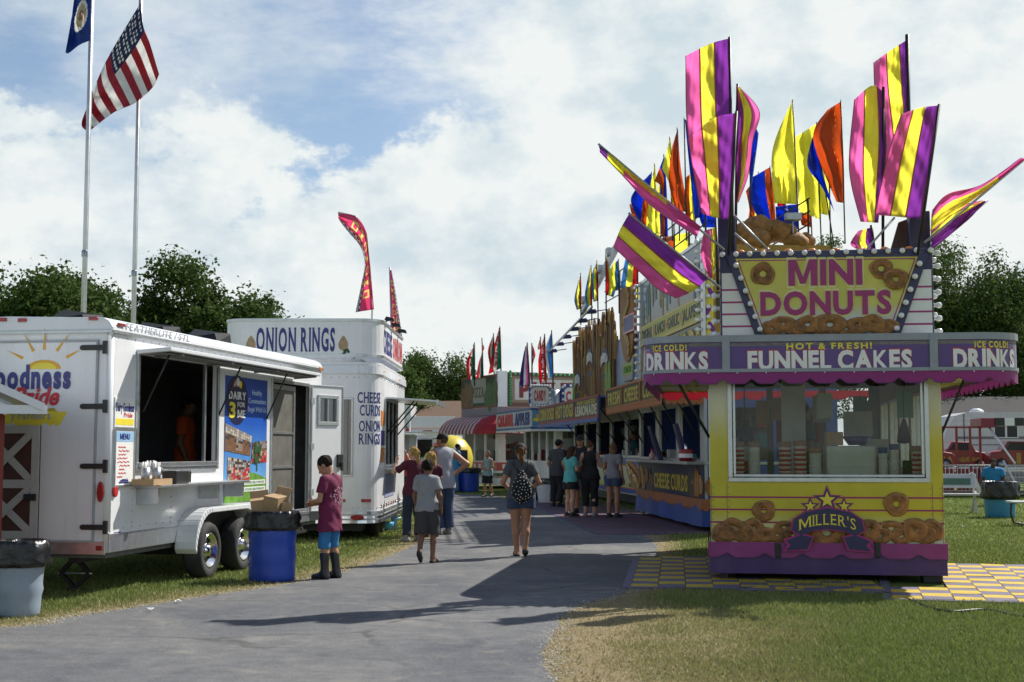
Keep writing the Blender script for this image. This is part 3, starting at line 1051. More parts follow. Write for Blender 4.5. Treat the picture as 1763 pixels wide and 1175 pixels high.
# serving hatch: frame, flap, struts, shelf
mb = MB()
side.frame(mb, hy0 - .05, hy1 + .05, hz0 - .07, hz1 + .05, .05, .0, .03)
side.rect(mb, hy0, hy1, hz0 - .02, hz0 + .03, -.12, .05)
side.rect(mb, hy1 - .34, hy1 - .30, hz0 + .03, hz1, -.04, .0)
mb.build('hatch_frame', ALU, dt, .004)
fl = MB()
fa = [(.03, hy0 - .1, 2.66), (.42, hy0 - .08, 2.69), (.42, 5.75, 2.69), (.03, 5.75, 2.66)]
fl.hexa([(a, b_, c - .045) for a, b_, c in fa], fa)
flo = fl.build('hatch_flap', WHITE2, dt, .008)
mb = MB()
mb.box(.09, .37, hy0 + .0, 5.65, 2.618, 2.622 + .004)
for y in (hy0 + .3, 2.4, 4.0, 5.6):
 mb.bar((.06, y, 2.61), (.40, y, 2.63), .04, .03)
mb.build('flap_lining', GREYIN, flo)
for y in (hy0 + .12, hy1 + .05, 4.6):
 mb = MB()
 mb.tube([(.02, y - .02, 1.98), (.30, y + .04, 2.63)], .011, 6)
 mb.build('gas_strut', BLACK, dt)
mb = MB()
s0, s1 = sx(232, 832)[0], sx(390, 832)[0]
side.rect(mb, s0, s1, 1.13, 1.16, .0, .32)
for y in (s0 + .04, s1 - .9, s1 - .1):
 side.rect(mb, y, y + .05, .95, 1.13, .0, .26)
mb.build('counter_shelf', ALU, dt, .005)
# boards beside the hatch
mb = MB()
m0, m1 = sx(192, 706), sx(231, 665)
side.rect(mb, .08, hy0 - .09, 1.80, 2.12, 0, .012)
bo = mb.build('small_sign', WHITEINK, dt)
strip_text(bo, 'lettering', BLUEINK, side, "Dairy Goodness", .10, hy0 - .11, 1.97, 2.06, 0, .012, .015, .02)
mb = MB()
side.rect(mb, .10, hy0 - .11, 1.82, 1.89, .012, .014)
mb.build('yellow_band', YELINK, bo)
strip_text(bo, 'script', REDINK, side, "Pride", .28, hy0 - .15, 1.905, 1.955, 0, .012, .015, .02, slant=.2)
mb = MB()
side.rect(mb, .09, hy0 - .08, 1.16, 1.78, 0, .014)
mo = mb.build('menu_board', WHITEINK, dt)
mb = MB()
side.frame(mb, .08, hy0 - .07, 1.15, 1.79, .022, 0, .024)
mb.build('menu_frame', ALU, mo)
mb = MB()
side.rect(mb, .12, hy0 - .11, 1.64, 1.75, .014, .016, 0)
mb.build('menu_header', mat('pale_blue_print', (.30, .50, .72), .5), mo)
strip_text(mo, 'menu_title', BLUEINK, side, "MENU", .2, hy0 - .2, 1.665, 1.725, 0, .016, .019, .02)
mb = MB()
wz = 1.58
for i in range(9):
 w = .12 + .16 * random.random()
 x0 = .15 + .06 * random.random()
 pts = [(x0 + w * k / 8, wz + .008 * math.sin(k * 2.3 + i)) for k in range(9)]
 side.line(mb, pts, .009, .014, .017)
 wz -= .04
mb.build('menu_writing', REDINK, mo)
mb = MB()
side.rect(mb, .2, hy0 - .2, 1.19, 1.205, .014, .017)
side.oval(mb, .32, 1.21, .10, .025, .014, .017, 0, 14, 0, 180)
mb.build('menu_picture', BLUEINK, mo)
# lamps and reflectors
def lamp(py, px, face, parent, m=DRED, w=.05, h=.02):
 mb = MB()
 if face == 'r':
  u, v = rx(px, py)
  rear.rect(mb, u - w, u + w, v - h, v + h, 0.0, .035)
 else:
  u, v = sx(px, py)
  side.rect(mb, u - w, u + w, v - h, v + h, .0, .03)
 return mb.build('marker_lamp', m, parent, .008)
lamp(551, 6, 'r', dt); lamp(552, 40, 'r', dt); lamp(549, 162, 'r', dt)
lamp(560, 207, 's', dt, DRED, .08, .018); lamp(636, 550, 's', dt, ORANGEL, .06, .03)
lamp(944, 172, 'r', dt, DRED, .035, .025)
mb = MB()
u, v = rx(174, 847)
rear.oval(mb, u, v, .042, .11, 0, .03, 0, 20)
mb.build('tail_lamp', DRED, dt, .01)
mb = MB()
u, v = sx(192, 847)
side.oval(mb, .12, v, .05, .06, 0, .03, 0, 16)
mb.build('side_lamp', RED, dt, .01)
# blue side banner
by0, by1 = sx(387, 700)[0], sx(459, 700)[0]
bz0, bz1 = sx(420, 872)[1], sx(420, 648)[1]
bz0, bz1 = .86, 2.52
mb = MB()
side.rect(mb, by0, by1, bz0, bz1, 0, .008)
bn = mb.build('side_banner', ramp_z('banner_blue', [(.8, (.30, .52, .75)), (1.35, (.10, .32, .72)), (1.9, (.012, .10, .50)), (2.5, (.006, .055, .40))], .4), dt)
bw = by1 - by0
mb = MB()
pts = [(by0, bz0), (by1, bz0)] + [(by1 - bw * i / 12, bz0 + .27 + .12 * math.sin(math.pi * (i / 12) * .9 + .2)) for i in range(13)]
side.poly(mb, pts, .008, .010)
mb.build('green_hill', mat('hill_print', (.13, .30, .035), .5, var=.4, scale=6), bn)
mb = MB()
for k in range(22):
 a = random.random() * 6.28
 r_ = random.random() ** .5
 side.oval(mb, by0 + bw * .75 + r_ * math.cos(a) * .11, bz0 + .66 + r_ * math.sin(a) * .13, .045, .045, .010, .012 + .0006 * k, 0, 8)
side.rect(mb, by0 + bw * .74, by0 + bw * .77, bz0 + .4, bz0 + .55, .010, .012)
mb.build('printed_tree', mat('tree_print', (.025, .09, .02), .5, var=.5, scale=20), bn)
mb = MB()
for z in (bz0 + .22, bz0 + .13):
 side.rect(mb, by0 + .05, by1 - .05, z, z + .06, .010, .014)
mb.build('caption_bars', WHITEINK, bn)
mb = MB()
for z in (bz0 + .22, bz0 + .13):
 text(mb, side, "DAIRY IS LOCAL FOOD GROWN BY", by0 + .08, by1 - .08, z + .015, z + .045, 0, .014, .016, .02)
mb.build('caption_lettering', mat('green_ink', (.05, .2, .03), .5), bn)
mb = MB()
side.oval(mb, by0 + bw * .26, bz1 - .31, bw * .25, .33, .008, .011, 0, 28)
dk = mb.build('dark_medallion', mat('medallion_navy', (.012, .014, .06), .4), bn)
strip_text(dk, 'lettering', WHITEINK, side, "DAIRY", by0 + bw * .07, by0 + bw * .46, bz1 - .30, bz1 - .20, 0, .011, .015, .02)
strip_text(dk, 'lettering', WHITEINK, side, "ME", by0 + bw * .27, by0 + bw * .45, bz1 - .54, bz1 - .44, 0, .011, .015, .02)
strip_text(dk, 'lettering', WHITEINK, side, "FOR", by0 + bw * .27, by0 + bw * .44, bz1 - .40, bz1 - .335, 0, .011, .014, .005)
strip_text(dk, 'numeral', YELINK, side, "3", by0 + bw * .08, by0 + bw * .22, bz1 - .54, bz1 - .35, 0, .011, .015, .035)
mb = MB()
side.oval(mb, by0 + bw * .2, bz1 - .09, .05, .05, .011, .014, 0); side.oval(mb, by0 + bw * .27, bz1 - .07, .05, .06, .011, .015, 1); side.oval(mb, by0 + bw * .33, bz1 - .1, .045, .05, .011, .016, 2)
mb.build('flower_mark', [mat('pink_ink', (.72, .25, .35), .5), WHITEINK, YELINK], dk)
mb = MB()
for s_, a, b_, z in (("Healthy", .62, .86, .22), ("Communities", .53, .96, .335), ("Begin With Us", .52, .97, .45)):
 text(mb, side, s_, by0 + bw * a, by0 + bw * b_, bz1 - z, bz1 - z + .07, 0, .008, .011, -.004, track=.08)
mb.build('slogan', mat('pale_blue_ink', (.55, .68, .85), .5), bn)
def photo(pts, cols, nm, seed):
 rr = random.Random(seed)
 mb = MB()
 P = [(by0 + bw * a, bz1 - c) for a, c in pts]
 side.poly(mb, P, .008, .012, 0)
 N, M_ = 12, 9
 for i in range(N):
  for j in range(M_):
   def bl(a, b_):
    x0 = P[0][0] + (P[1][0] - P[0][0]) * a; y0 = P[0][1] + (P[1][1] - P[0][1]) * a
    x1 = P[3][0] + (P[2][0] - P[3][0]) * a; y1 = P[3][1] + (P[2][1] - P[3][1]) * a
    return (x0 + (x1 - x0) * b_, y0 + (y1 - y0) * b_)
   c = cols(i / N, j / M_, rr)
   side.poly(mb, [bl(i / N + .01, j / M_ + .01), bl((i + 1) / N, j / M_ + .01), bl((i + 1) / N, (j + 1) / M_), bl(i / N + .01, (j + 1) / M_)], .012, .013, c)
 mb.build('photo_print', [mat('photo_brown', (.20, .10, .05), .5, var=.4, scale=18), mat('photo_dark', (.05, .035, .03), .5, var=.4), mat('photo_cream', (.5, .44, .36), .5), REDINK, mat('photo_skin', (.35, .2, .13), .5), mat('photo_grey', (.25, .25, .28), .5)], bn)
photo([(.0, .62), (.62, .78), (.58, 1.05), (.0, .98)], lambda a, b_, r_: (5 if r_.random() < .5 else 2) if b_ < .3 else (r_.choice([1, 5, 4]) if .4 < a < .62 and b_ < .85 else (0 if b_ > .5 else r_.choice([1, 0]))), 'p', 1)
photo([(.64, .87), (1.0, .84), (1.0, 1.14), (.60, 1.16)], lambda a, b_, r_: r_.choice([1, 5, 0]) if b_ < .4 else r_.choice([3, 4, 1, 2, 3]), 'p', 2)
photo([(.06, 1.06), (.58, 1.12), (.58, 1.36), (.06, 1.46)], lambda a, b_, r_: r_.choice([2, 1, 5]) if b_ < .25 else r_.choice([3, 4, 1, 2, 5, 3]), 'p', 3)
# doorway: screen door, opened door leaf with window
mb = MB()
sy1 = sx(514, 700)[0]
for a, b_, c, d in ((dy0 + .03, dy0 + .09, dz0, 2.5), (sy1 - .06, sy1, dz0, 2.5), (dy0 + .09, sy1 - .06, dz0, dz0 + .07), (dy0 + .09, sy1 - .06, 2.43, 2.5), (dy0 + .09, sy1 - .06, 1.28, 1.31), (dy0 + .09, sy1 - .06, 1.78, 1.81)):
 side.rect(mb, a, b_, c, d, -.09, -.05)
sd_ = mb.build('screen_door', ALU, dt)
mb = MB()
side.rect(mb, dy0 + .09, sy1 - .06, dz0 + .07, 2.43, -.072, -.068)
mb.build('screen', mat('insect_screen', (.12, .115, .10), .6, var=.3, scale=6), sd_)
mb = MB()
side.rect(mb, dy0 + .10, dy0 + .15, 1.36, 1.86, -.05, -.02)
mb.build('handle', WHITE, sd_, .01)
mb = MB()
side.frame(mb, dy0, dy1, dz0 - .05, 2.57, .05, -.01, .025)
mb.build('door_frame', ALU, dt, .004)
hp = Vector((.03, dy1 + .02, 0))
# leaf swings out to face the rear of the trailer; its right edge is seen at x=590 px
o_, d_ = T.lray(590, 740)
best = None
for i in range(400):
 p = o_ + d_ * (15 + i * .03)
 e = abs(math.hypot(p.x - hp.x, p.y - hp.y) - .80)
 if p.x > hp.x and p.y < hp.y + .8 and (best is None or e < best[0]):
  best = (e, p.copy())
dv = Vector((best[1].x - hp.x, best[1].y - hp.y, 0)).normalized()
door = Panel((hp.x, hp.y, 0), dv)
mb = MB()
wz0, wz1 = 1.98, 2.36
door.walls(mb, .0, .8, .60, 2.56, [(.20, .62, wz0, wz1)], .045)
do_ = mb.build('open_door', WHITE, dt)
mb = MB()
door.frame(mb, .15, .67, wz0 - .05, wz1 + .05, .06, -.03, .018)
door.rect(mb, .39, .42, wz0, wz1, -.03, .012)
door.frame(mb, .0, .8, .60, 2.56, .025, .0, .012)
mb.build('window_frame', ALU, do_, .008)
mb = MB()
door.rect(mb, .2, .62, wz0, wz1, -.028, -.022)
mb.build('pane', DGLASS, do_)
mb = MB()
door.rect(mb, .64, .78, 1.28, 1.48, 0, .03)
door.rect(mb, .70, .75, 1.22, 1.36, .03, .06)
mb.build('lock', BLACK, do_, .006)
for z in (.9, 1.6, 2.3):
 mb = MB(); door.rect(mb, -.03, .05, z - .05, z + .05, 0, .03); mb.build('hinge', ALU, do_)
# fender and wheels
wy = [sx(330, 945)[0], sx(390, 938)[0]]
wr = .345
mb = MB()
arc = []
ya, yb = wy[0] - .46, wy[1] + .46
for i in range(11):
 t = math.pi - i * math.pi / 2 / 10
 arc.append((wy[0] - .05 + .45 * math.cos(t), .38 + .47 * math.sin(t)))
for i in range(11):
 t = math.pi / 2 - i * math.pi / 2 / 10
 arc.append((wy[1] + .05 + .45 * math.cos(t), .38 + .47 * math.sin(t)))
inner = [(a + (.05 if a < (wy[0] + wy[1]) / 2 else -.05) * 1, b_ - .06) for a, b_ in arc]
for i in range(len(arc) - 1):
 side.poly(mb, [arc[i], arc[i + 1], inner[i + 1], inner[i]], -.0, .27)
mb.build('fender', WHITE2, dt, .01)
mb = MB()
side.poly(mb, inner + [(inner[-1][0], .3), (inner[0][0], .3)], -.02, .013)
mb.build('wheel_well', BLACK, dt)
for y in wy:
 w = MB()
 x0 = .02
 w.lathe([(.21, x0), (.30, x0 - .01), (wr - .02, x0 + .02), (wr, x0 + .06), (wr, x0 + .18), (wr - .02, x0 + .22), (.30, x0 + .235), (.22, x0 + .225), (.21, x0 + .2), (.21, x0)], (0, y, wr - .012), 32, 0, 'x')
 wo_ = w.build('tyre', RUBBER, dt)
 w = MB()
 w.lathe([(.205, x0 + .03), (.215, x0 + .19), (.212, x0 + .225), (.195, x0 + .222), (.17, x0 + .15), (.09, x0 + .16), (.07, x0 + .185), (.055, x0 + .225), (.0, x0 + .228)], (0, y, wr - .012), 32, 0, 'x')
 for k in range(8):
  t = k * math.pi / 4
  w.ball((x0 + .165, y + .135 * math.cos(t), wr + .135 * math.sin(t)), (.012, .026, .026), 1, 8, 6)
 for k in range(6):
  t = k * math.pi / 3
  w.ball((x0 + .185, y + .075 * math.cos(t), wr + .075 * math.sin(t)), .012, 0, 6, 4)
 w.build('rim', [CHROME, BLACK], wo_)
mb = MB()
mb.box(-2.2, -.2, wy[0] - .06, wy[0] + .06, .28, .42); mb.box(-2.2, -.2, wy[1] - .06, wy[1] + .06, .28, .42)
mb.box(-.5, -.38, .1, TL, .34, .46); mb.box(-2.1, -1.98, .1, TL, .34, .46)
mb.build('chassis', BLACK, dt)
mb = MB()
mb.box(-.10, .02, dy0 + .1, dy1 - .1, .30, .34); mb.bar((-.1, dy0 + .15, .46), (-.02, dy0 + .15, .32), .03); mb.bar((-.1, dy1 - .15, .46), (-.02, dy1 - .15, .32), .03)
mb.build('folding_step', BLACK, dt)
for px, w_, nm in ((123, .22, 'roof_vent'), (262, .2, 'roof_vent'), (352, .22, 'roof_vent')):
 p = at(px, 548, 15.4 + (px - 123) * .011)
 q = T.i @ p
 mb = MB()
 yy = q.y
 mb.hexa([(q.x - .28, yy - .2, TH), (q.x + .28, yy - .2, TH), (q.x + .28, yy + .3, TH), (q.x - .28, yy + .3, TH)],
   [(q.x - .22, yy - .16, TH + .07), (q.x + .22, yy - .16, TH + .13), (q.x + .26, yy + .28, TH + .16), (q.x - .26, yy + .28, TH + .24)])
 mb.build('roof_vent', mat('smoked_plastic', (.012, .014, .018), .6, spec=.2), dt, .015)
mb = MB()
u, v = sx(196, 922)
side.rect(mb, .14, .30, v - .03, v + .03, .0, .003)
side.rect(mb, .18, .28, v - .06, v - .04, .0, .003)
mb.build('sticker', BLUEINK, dt)
# stabiliser jack under the rear corner
p = T.i @ gr(215, 1004)
jk = thing('scissor_jack', 'dark diamond-shaped scissor jack under the white dairy trailer', 'jack', loc=(T.m @ Vector((p.x - .1, .45, 0))), yaw=T.yaw)
mb = MB()
for a, b_ in (((-.17, 0, .2), (0, 0, .38)), ((0, 0, .38), (.17, 0, .2)), ((-.17, 0, .2), (0, 0, .04)), ((0, 0, .04), (.17, 0, .2))):
 mb.bar(a, b_, .05, .04)
mb.build('arms', BLACK, jk)
mb = MB(); mb.box(-.12, .12, -.07, .07, 0, .035); mb.build('foot_plate', BLACK, jk)
mb = MB(); mb.box(-.06, .06, -.05, .05, .37, .45); mb.build('top_plate', BLACK, jk)
mb = MB(); mb.tube([(-.2, 0, .2), (.2, 0, .2)], .012, 8); mb.build('screw', STEEL, jk)
# cups and boxes on the shelf
def on_shelf(px, x=.16):
 return T.m @ Vector((x, side.uv(T.x(px, 830, x))[0], 1.16))
tr = thing('wooden_tray', 'small wooden tray holding utensil cups on the white trailer shelf', 'tray', loc=on_shelf(262), yaw=T.yaw)
mb = MB(); mb.box(-.13, .13, -.24, .24, .002, .022); mb.build('base', CARD, tr)
mb = MB(); mb.box(-.13, -.115, -.24, .24, .022, .07); mb.box(.115, .13, -.24, .24, .022, .07); mb.box(-.115, .115, -.24, -.225, .022, .07); mb.box(-.115, .115, .225, .24, .022, .07); mb.build('rim', CARD, tr)
for px, lab in ((250, 'metal cup of white plastic forks, nearer one on the wooden tray'), (269, 'metal cup of white plastic spoons, farther one on the wooden tray')):
 p = on_shelf(px)
 c = thing('utensil_cup', lab, 'cup', loc=(p.x, p.y, p.z + .024), group='utensil cups on the trailer shelf')
 mb = MB(); mb.lathe([(.0, 0), (.045, 0), (.052, .17), (.048, .17), (.042, .01), (0, .01)], n=18); mb.build('cup', STEEL, c)
 mb = MB()
 for k in range(16):
  a = random.random() * 6.28; r_ = random.random() * .03
  x, y = r_ * math.cos(a), r_ * math.sin(a)
  mb.tube([(x, y, .05), (x * 2.1, y * 2.1, .20 + .05 * random.random())], [.004, .008], 5)
 mb.build('utensils', WHITEINK, c)
p = on_shelf(305)
nb_ = thing('napkin_dispenser', 'black and chrome napkin dispenser on the white trailer shelf', 'napkin dispenser', loc=p, yaw=T.yaw)
mb = MB(); mb.box(-.09, .09, -.22, .14, .002, .15); mb.build('body', BLACK, nb_, .01)
mb = MB(); mb.box(-.085, .085, .142, .21, .002, .15); mb.build('face_plate', CHROME, nb_, .012)
# ================================================================== onion rings trailer
O = Frame(-2.3, 23.0, -.7)
on = thing('food_trailer', 'white onion rings trailer with rounded corners and a tall roof sign', 'food trailer', O)
OW, OL, OB, OT = 2.74, 5.2, .30, 3.02
def rc_path(x0, x1, y0, y1, r, n=7):
 P = []
 for cx, cy, a in ((x1 - r, y0 + r, -90), (x1 - r, y1 - r, 0), (x0 + r, y1 - r, 90), (x0 + r, y0 + r, 180)):
  for i in range(n + 1):
   t = R(a + 90 * i / n)
   P.append((cx + r * math.cos(t), cy + r * math.sin(t)))
 P.append(P[0])
 return P
pp = PathPanel(rc_path(-OW, 0, 0, OL, .34))
arcq = .34 * math.pi / 2
ohole = (arcq + .75, arcq + 2.9, 1.28, 2.45)          # side serving window
mb = MB()
us = [c for c in pp.cum]
us = sorted(set(us + [ohole[0], ohole[1]]))
rwin = (pp.len - .34 - .0 - 0, 0)
# rear window (narrow, seen right of the open dairy door): measured along the back of the path
rl = (OW - .68)
ru0 = pp.len - rl
rwa, rwb = ru0 + rl - .38, ru0 + rl - .12
us = sorted(set(us + [rwa, rwb]))
for a, b_ in zip(us, us[1:]):
 m_ = (a + b_) / 2
 zs = [OB, OT]
 if ohole[0] < m_ < ohole[1]:
  zs = [OB, ohole[2], None, ohole[3], OT]
 elif rwa < m_ < rwb:
  zs = [OB, 1.12, None, 2.42, OT]
 k = 0
 while k < len(zs) - 1:
  if zs[k + 1] is None:
   k += 2
   continue
  mb.add([pp.p(a, zs[k]), pp.p(b_, zs[k]), pp.p(b_, zs[k + 1]), pp.p(a, zs[k + 1])], [(0, 1, 2, 3)], 0, True)
  k += 1
mb.build('body', WHITE, on)
mb = MB()
mb.box(-OW + .1, -.1, .1, OL - .1, OB, OB + .04); mb.box(-OW + .1, -.1, .1, OL - .1, OT - .06, OT - .02)
mb.box(-OW + .06, -OW + .1, .3, OL - .3, OB, OT); mb.box(-1.7, -1.3, .6, 4.2, OB, 1.5); mb.box(-.9, -.86, .5, .9, OB, OT - .1)
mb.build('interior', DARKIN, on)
mb = MB();
top = rc_path(-OW - .01, .01, -.01, OL + .01, .35)[:-1]
mb.hexa([(x, y, OT) for x, y in top], [(x, y, OT + .04) for x, y in top])
mb.build('roof', WHITE2, on)
for nm, z0, z1, n_, m_ in (('cornice', OT - .16, OT - .02, .035, WHITE2), ('lower_trim', OB, OB + .05, .03, CHROME), ('lower_trim', OB + .08, OB + .12, .025, CHROME), ('lower_trim', OB + .15, OB + .2, .02, ALU)):
 mb = MB()
 for a, b_ in zip(pp.cum, pp.cum[1:]):
  mb.hexa([pp.p(a, z0, .001), pp.p(b_, z0, .001), pp.p(b_, z0, n_), pp.p(a, z0, n_)], [pp.p(a, z1, .001), pp.p(b_, z1, .001), pp.p(b_, z1, n_ * .8), pp.p(a, z1, n_ * .8)])
 mb.build(nm, m_, on)
mb = MB()
for z in (OT - .22, OB + .26):
 u = 0
 while u < pp.len:
  mb.ball(pp.p(u, z, .001), .011, n=6, m=4); u += .13
mb.build('rivets', ALU, on)
orear = Panel((0, 0, 0), (1, 0, 0))
def orx(px, py): return tuple(orear.uv(O.y(px, py)))
mb = MB()
x0_, x1_ = -OW + .34 + rl - .38, -OW + .34 + rl - .12
orear.frame(mb, x0_ - .03, x1_ + .03, 1.09, 2.45, .035, -.01, .02)
wf = mb.build('rear_window', ALU, on, .006)
mb = MB(); orear.rect(mb, x0_, x1_, 1.12, 2.42, -.02, -.015); mb.build('pane', DGLASS, wf)
# rounded-corner lettering, printed round the bend
uc = pp.len
lu0 = pp.len - .12
class Wrap(Panel):
 def __init__(s): pass
 def p(s, u, v, n=0.0): return pp.p(u % pp.len, v, n)
wrap = Wrap()
bl = (0, .47)                                              # across the rounded right-hand corner
mb = MB()
for s_, z, w_ in (("CHEESE", 2.36, 0), ("CURDS", 2.14, .04), ("ONION", 1.87, .03), ("RINGS", 1.65, .03)):
 text(mb, wrap, s_, pp.len - .02 + w_, pp.len + .50 - w_ * .4, z, z + .18, 0, .002, .006, .012, serif=True, track=.06)
mb.build('corner_lettering', BLUEINK, on)
# red reflectors, tail lamps
mb = MB();
for u in (x1_ + .18, x0_ - .0):
 orear.rect(mb, u, u + .17, .66, .71, .0, .012)
mb.build('reflectors', DRED, on)
mb = MB(); orear.oval(mb, -.34, OB + .10, .12, .05, .03, .05); mb.build('tail_lamp', DRED, on, .01)
oside = Panel((0, 0, 0), (0, 1, 0))
mb = MB()
for i in range(9):
 oside.rect(mb, .5 + i * .42, .62 + i * .42, OB + .24, OB + .29, 0, .01)
mb.build('side_reflectors', DRED, on)
mb = MB()
for p_ in ((.0, .55, OT - .09), (.0, 3.4, OT - .09)):
 mb.ball(p_, (.05, .06, .03), 0, 8, 6)
mb.build('marker_lamps', ORANGEL, on)
# side serving window, counter, awning flap
sy0, sy1_ = .34 + .75, .34 + 2.9
mb = MB()
oside.frame(mb, sy0 - .04, sy1_ + .04, 1.24, 2.49, .05, -.02, .025)
for y in (sy0 + .7, sy0 + 1.42):
 oside.rect(mb, y, y + .04, 1.28, 2.45, -.02, .01)
mb.build('window_frame', ALU, on)
mb = MB(); oside.rect(mb, sy0 - .05, sy1_ + .05, 1.20, 1.235, .0, .34); mb.build('counter_shelf', ALU, on)
mb = MB(); oside.rect(mb, sy0 - .02, sy1_ - .6, .7, 1.12, .0, .012); mb.build('price_board', mat('price_board_blue', (.30, .34, .52), .5, var=.3, scale=8), on)
mb = MB()
for i, k in enumerate((2.1, 1.75, 1.45)):
 oside.rect(mb, .42, sy0 - .12, k - .12, k + .14, .001, .008, i % 2)
mb.build('side_picture', [mat('picture_orange', (.6, .22, .05), .5, var=.5, scale=9), BLUEINK], on)
mb = MB()
fa = [(.03, sy0 - .12, 2.50), (.93, sy0 - .12, 2.44), (.93, sy1_ + .1, 2.44), (.03, sy1_ + .1, 2.50)]
mb.hexa([(a, b_, c - .03) for a, b_, c in fa], fa)
mb.box(.93, .96, sy0 - .12, sy1_ + .1, 2.36, 2.45)
fo = mb.build('awning_flap', ALU, on)
for y in (sy0 + .02, sy0 + .75, sy1_ - .05):
 mb = MB(); mb.tube([(.03, y, 1.85), (.52, y, 2.43)], .014, 6); mb.build('gas_strut', BLACK, on)
# tall roof sign with rounded corners
hp_ = PathPanel(rc_path(-OW + .02, .03, .02, 4.4, .42))
hz0_, hz1_ = 3.17, 3.80
mb = MB()
for a, b_ in zip(hp_.cum, hp_.cum[1:]):
 mb.add([hp_.p(a, hz0_), hp_.p(b_, hz0_), hp_.p(b_, hz1_), hp_.p(a, hz1_)], [(0, 1, 2, 3)], 0, True)
 mb.add([hp_.p(a, hz0_, -.04), hp_.p(b_, hz0_, -.04), hp_.p(b_, hz1_, -.04), hp_.p(a, hz1_, -.04)], [(3, 2, 1, 0)], 0, True)
 mb.add([hp_.p(a, hz0_), hp_.p(b_, hz0_), hp_.p(b_, hz0_, -.04), hp_.p(a, hz0_, -.04)], [(3, 2, 1, 0)], 0)
rs = mb.build('roof_sign', WHITE, on)
mb = MB()
for z0, z1 in ((hz0_ - .02, hz0_ + .03), (hz1_ - .03, hz1_ + .02)):
 for a, b_ in zip(hp_.cum, hp_.cum[1:]):
  mb.hexa([hp_.p(a, z0, -.045), hp_.p(b_, z0, -.045), hp_.p(b_, z0, .018), hp_.p(a, z0, .018)], [hp_.p(a, z1, -.045), hp_.p(b_, z1, -.045), hp_.p(b_, z1, .018), hp_.p(a, z1, .018)])
mb.build('sign_trim', ALU, rs)
hpan = Panel((0, .02, 0), (1, 0, 0))
def hx(px, py): return tuple(hpan.uv(O.y(px, py, .02)))
a0, a1 = hx(441, 605), hx(578, 605)
strip_text(rs, 'lettering', BLUEINK, hpan, "ONION RINGS", a0[0], a1[0], hx(510, 604)[1], hx(510, 566)[1], 0, .001, .006, .03, serif=True, track=.07)
for px in (432, 591):
 u, v = hx(px, 594)
 mb = MB()
 pts = []
 for i in range(24):
  t = 2 * math.pi * i / 24
  pts.append((u + .085 * math.cos(t), v + .10 * math.sin(t) + (.06 * max(0, math.sin(t)) ** 6)))
 hpan.poly(mb, pts, .001, .005, 0)
 for k in (-.05, -.02, .01, .04):
  hpan.line(mb, [(u + k * .4, v + .12), (u + k * 1.3, v + .03), (u + k, v - .08)], .006, .005, .007, 1)
 for k in range(6):
  hpan.oval(mb, u + .05 + .04 * math.cos(k), v - .12 + .035 * math.sin(k * 1.7), .025, .025, .005, .007 + k * .0004, 2, 8)
 mb.build('onion_picture', [mat('onion_print', (.46, .33, .19), .5, var=.3, scale=20), mat('onion_line', (.2, .12, .06), .5), mat('parsley_print', (.02, .06, .02), .5)], rs)
hs = Panel((.03, 0, 0), (0, 1, 0))
strip_text(rs, 'side_lettering', REDINK, hs, "ONION", 2.1, 3.9, 3.28, 3.66, 0, .001, .006, .03, serif=True)
strip_text(rs, 'side_lettering', BLUEINK, hs, "CHEESE", .5, 1.95, 3.28, 3.66, 0, .001, .006, .03, serif=True)
mb = MB()
for x, y in ((-OW + .5, .5), (-.5, .5), (-.4, 2.6), (-OW + .4, 3.6)):
 mb.tube([(x, y, OT + .03), (x, y, hz0_ + .05)], .03, 6)
mb.box(-OW + .35, -.35, .4, 4.1, OT + .03, OT + .12)
mb.build('sign_supports', STEEL, rs)
for y in (.75, 1.9, 3.1):
 mb = MB()
 mb.tube([(.02, y, hz1_ + .02), (.10, y, hz1_ + .07)], .012, 6)
 mb.hexa([(.02, y - .10, hz1_ + .06), (.20, y - .10, hz1_ + .03), (.20, y + .10, hz1_ + .03), (.02, y + .10, hz1_ + .06)], [(.05, y - .08, hz1_ + .12), (.18, y - .08, hz1_ + .09), (.18, y + .08, hz1_ + .09), (.05, y + .08, hz1_ + .12)])
 mb.build('floodlight', BLACK, on)
mb = MB()
for y in (1.2, 2.05):
 mb.lathe([(.18, -.1), (.33, -.1), (.34, 0), (.33, .1), (.18, .1), (.05, .05)], (-.22, y, .33), 24, 0, 'x')
mb.build('wheels', RUBBER, on)
mb = MB(); mb.box(-OW + .3, -.3, .2, OL - .2, .16, .30); mb.build('chassis', BLACK, on)
mb = MB(); mb.box(-.1, .02, 3.2, 3.25, 0, OB); mb.box(-.12, .05, 3.15, 3.3, 0, .02); mb.build('jack_leg', STEEL, on)
p = gr(664, 914)
bs = thing('blue_scoop', 'light blue plastic scoop lying on the grass under the onion rings trailer', 'scoop', loc=(p.x, p.y, 0), yaw=30)
mb = MB(); mb.lathe([(.0, .02), (.10, .03), (.15, .10), (.16, .17), (.15, .17), (.13, .10), (.08, .05), (0, .04)], n=16); mb.build('bowl', mat('sky_blue_plastic', (.10, .42, .72), .35), bs)
mb = MB(); mb.tube([(.13, 0, .15), (.22, 0, .22), (.32, 0, .24)], .016, 6); mb.build('handle', mat('sky_blue_plastic', (.1, .42, .72), .35), bs)
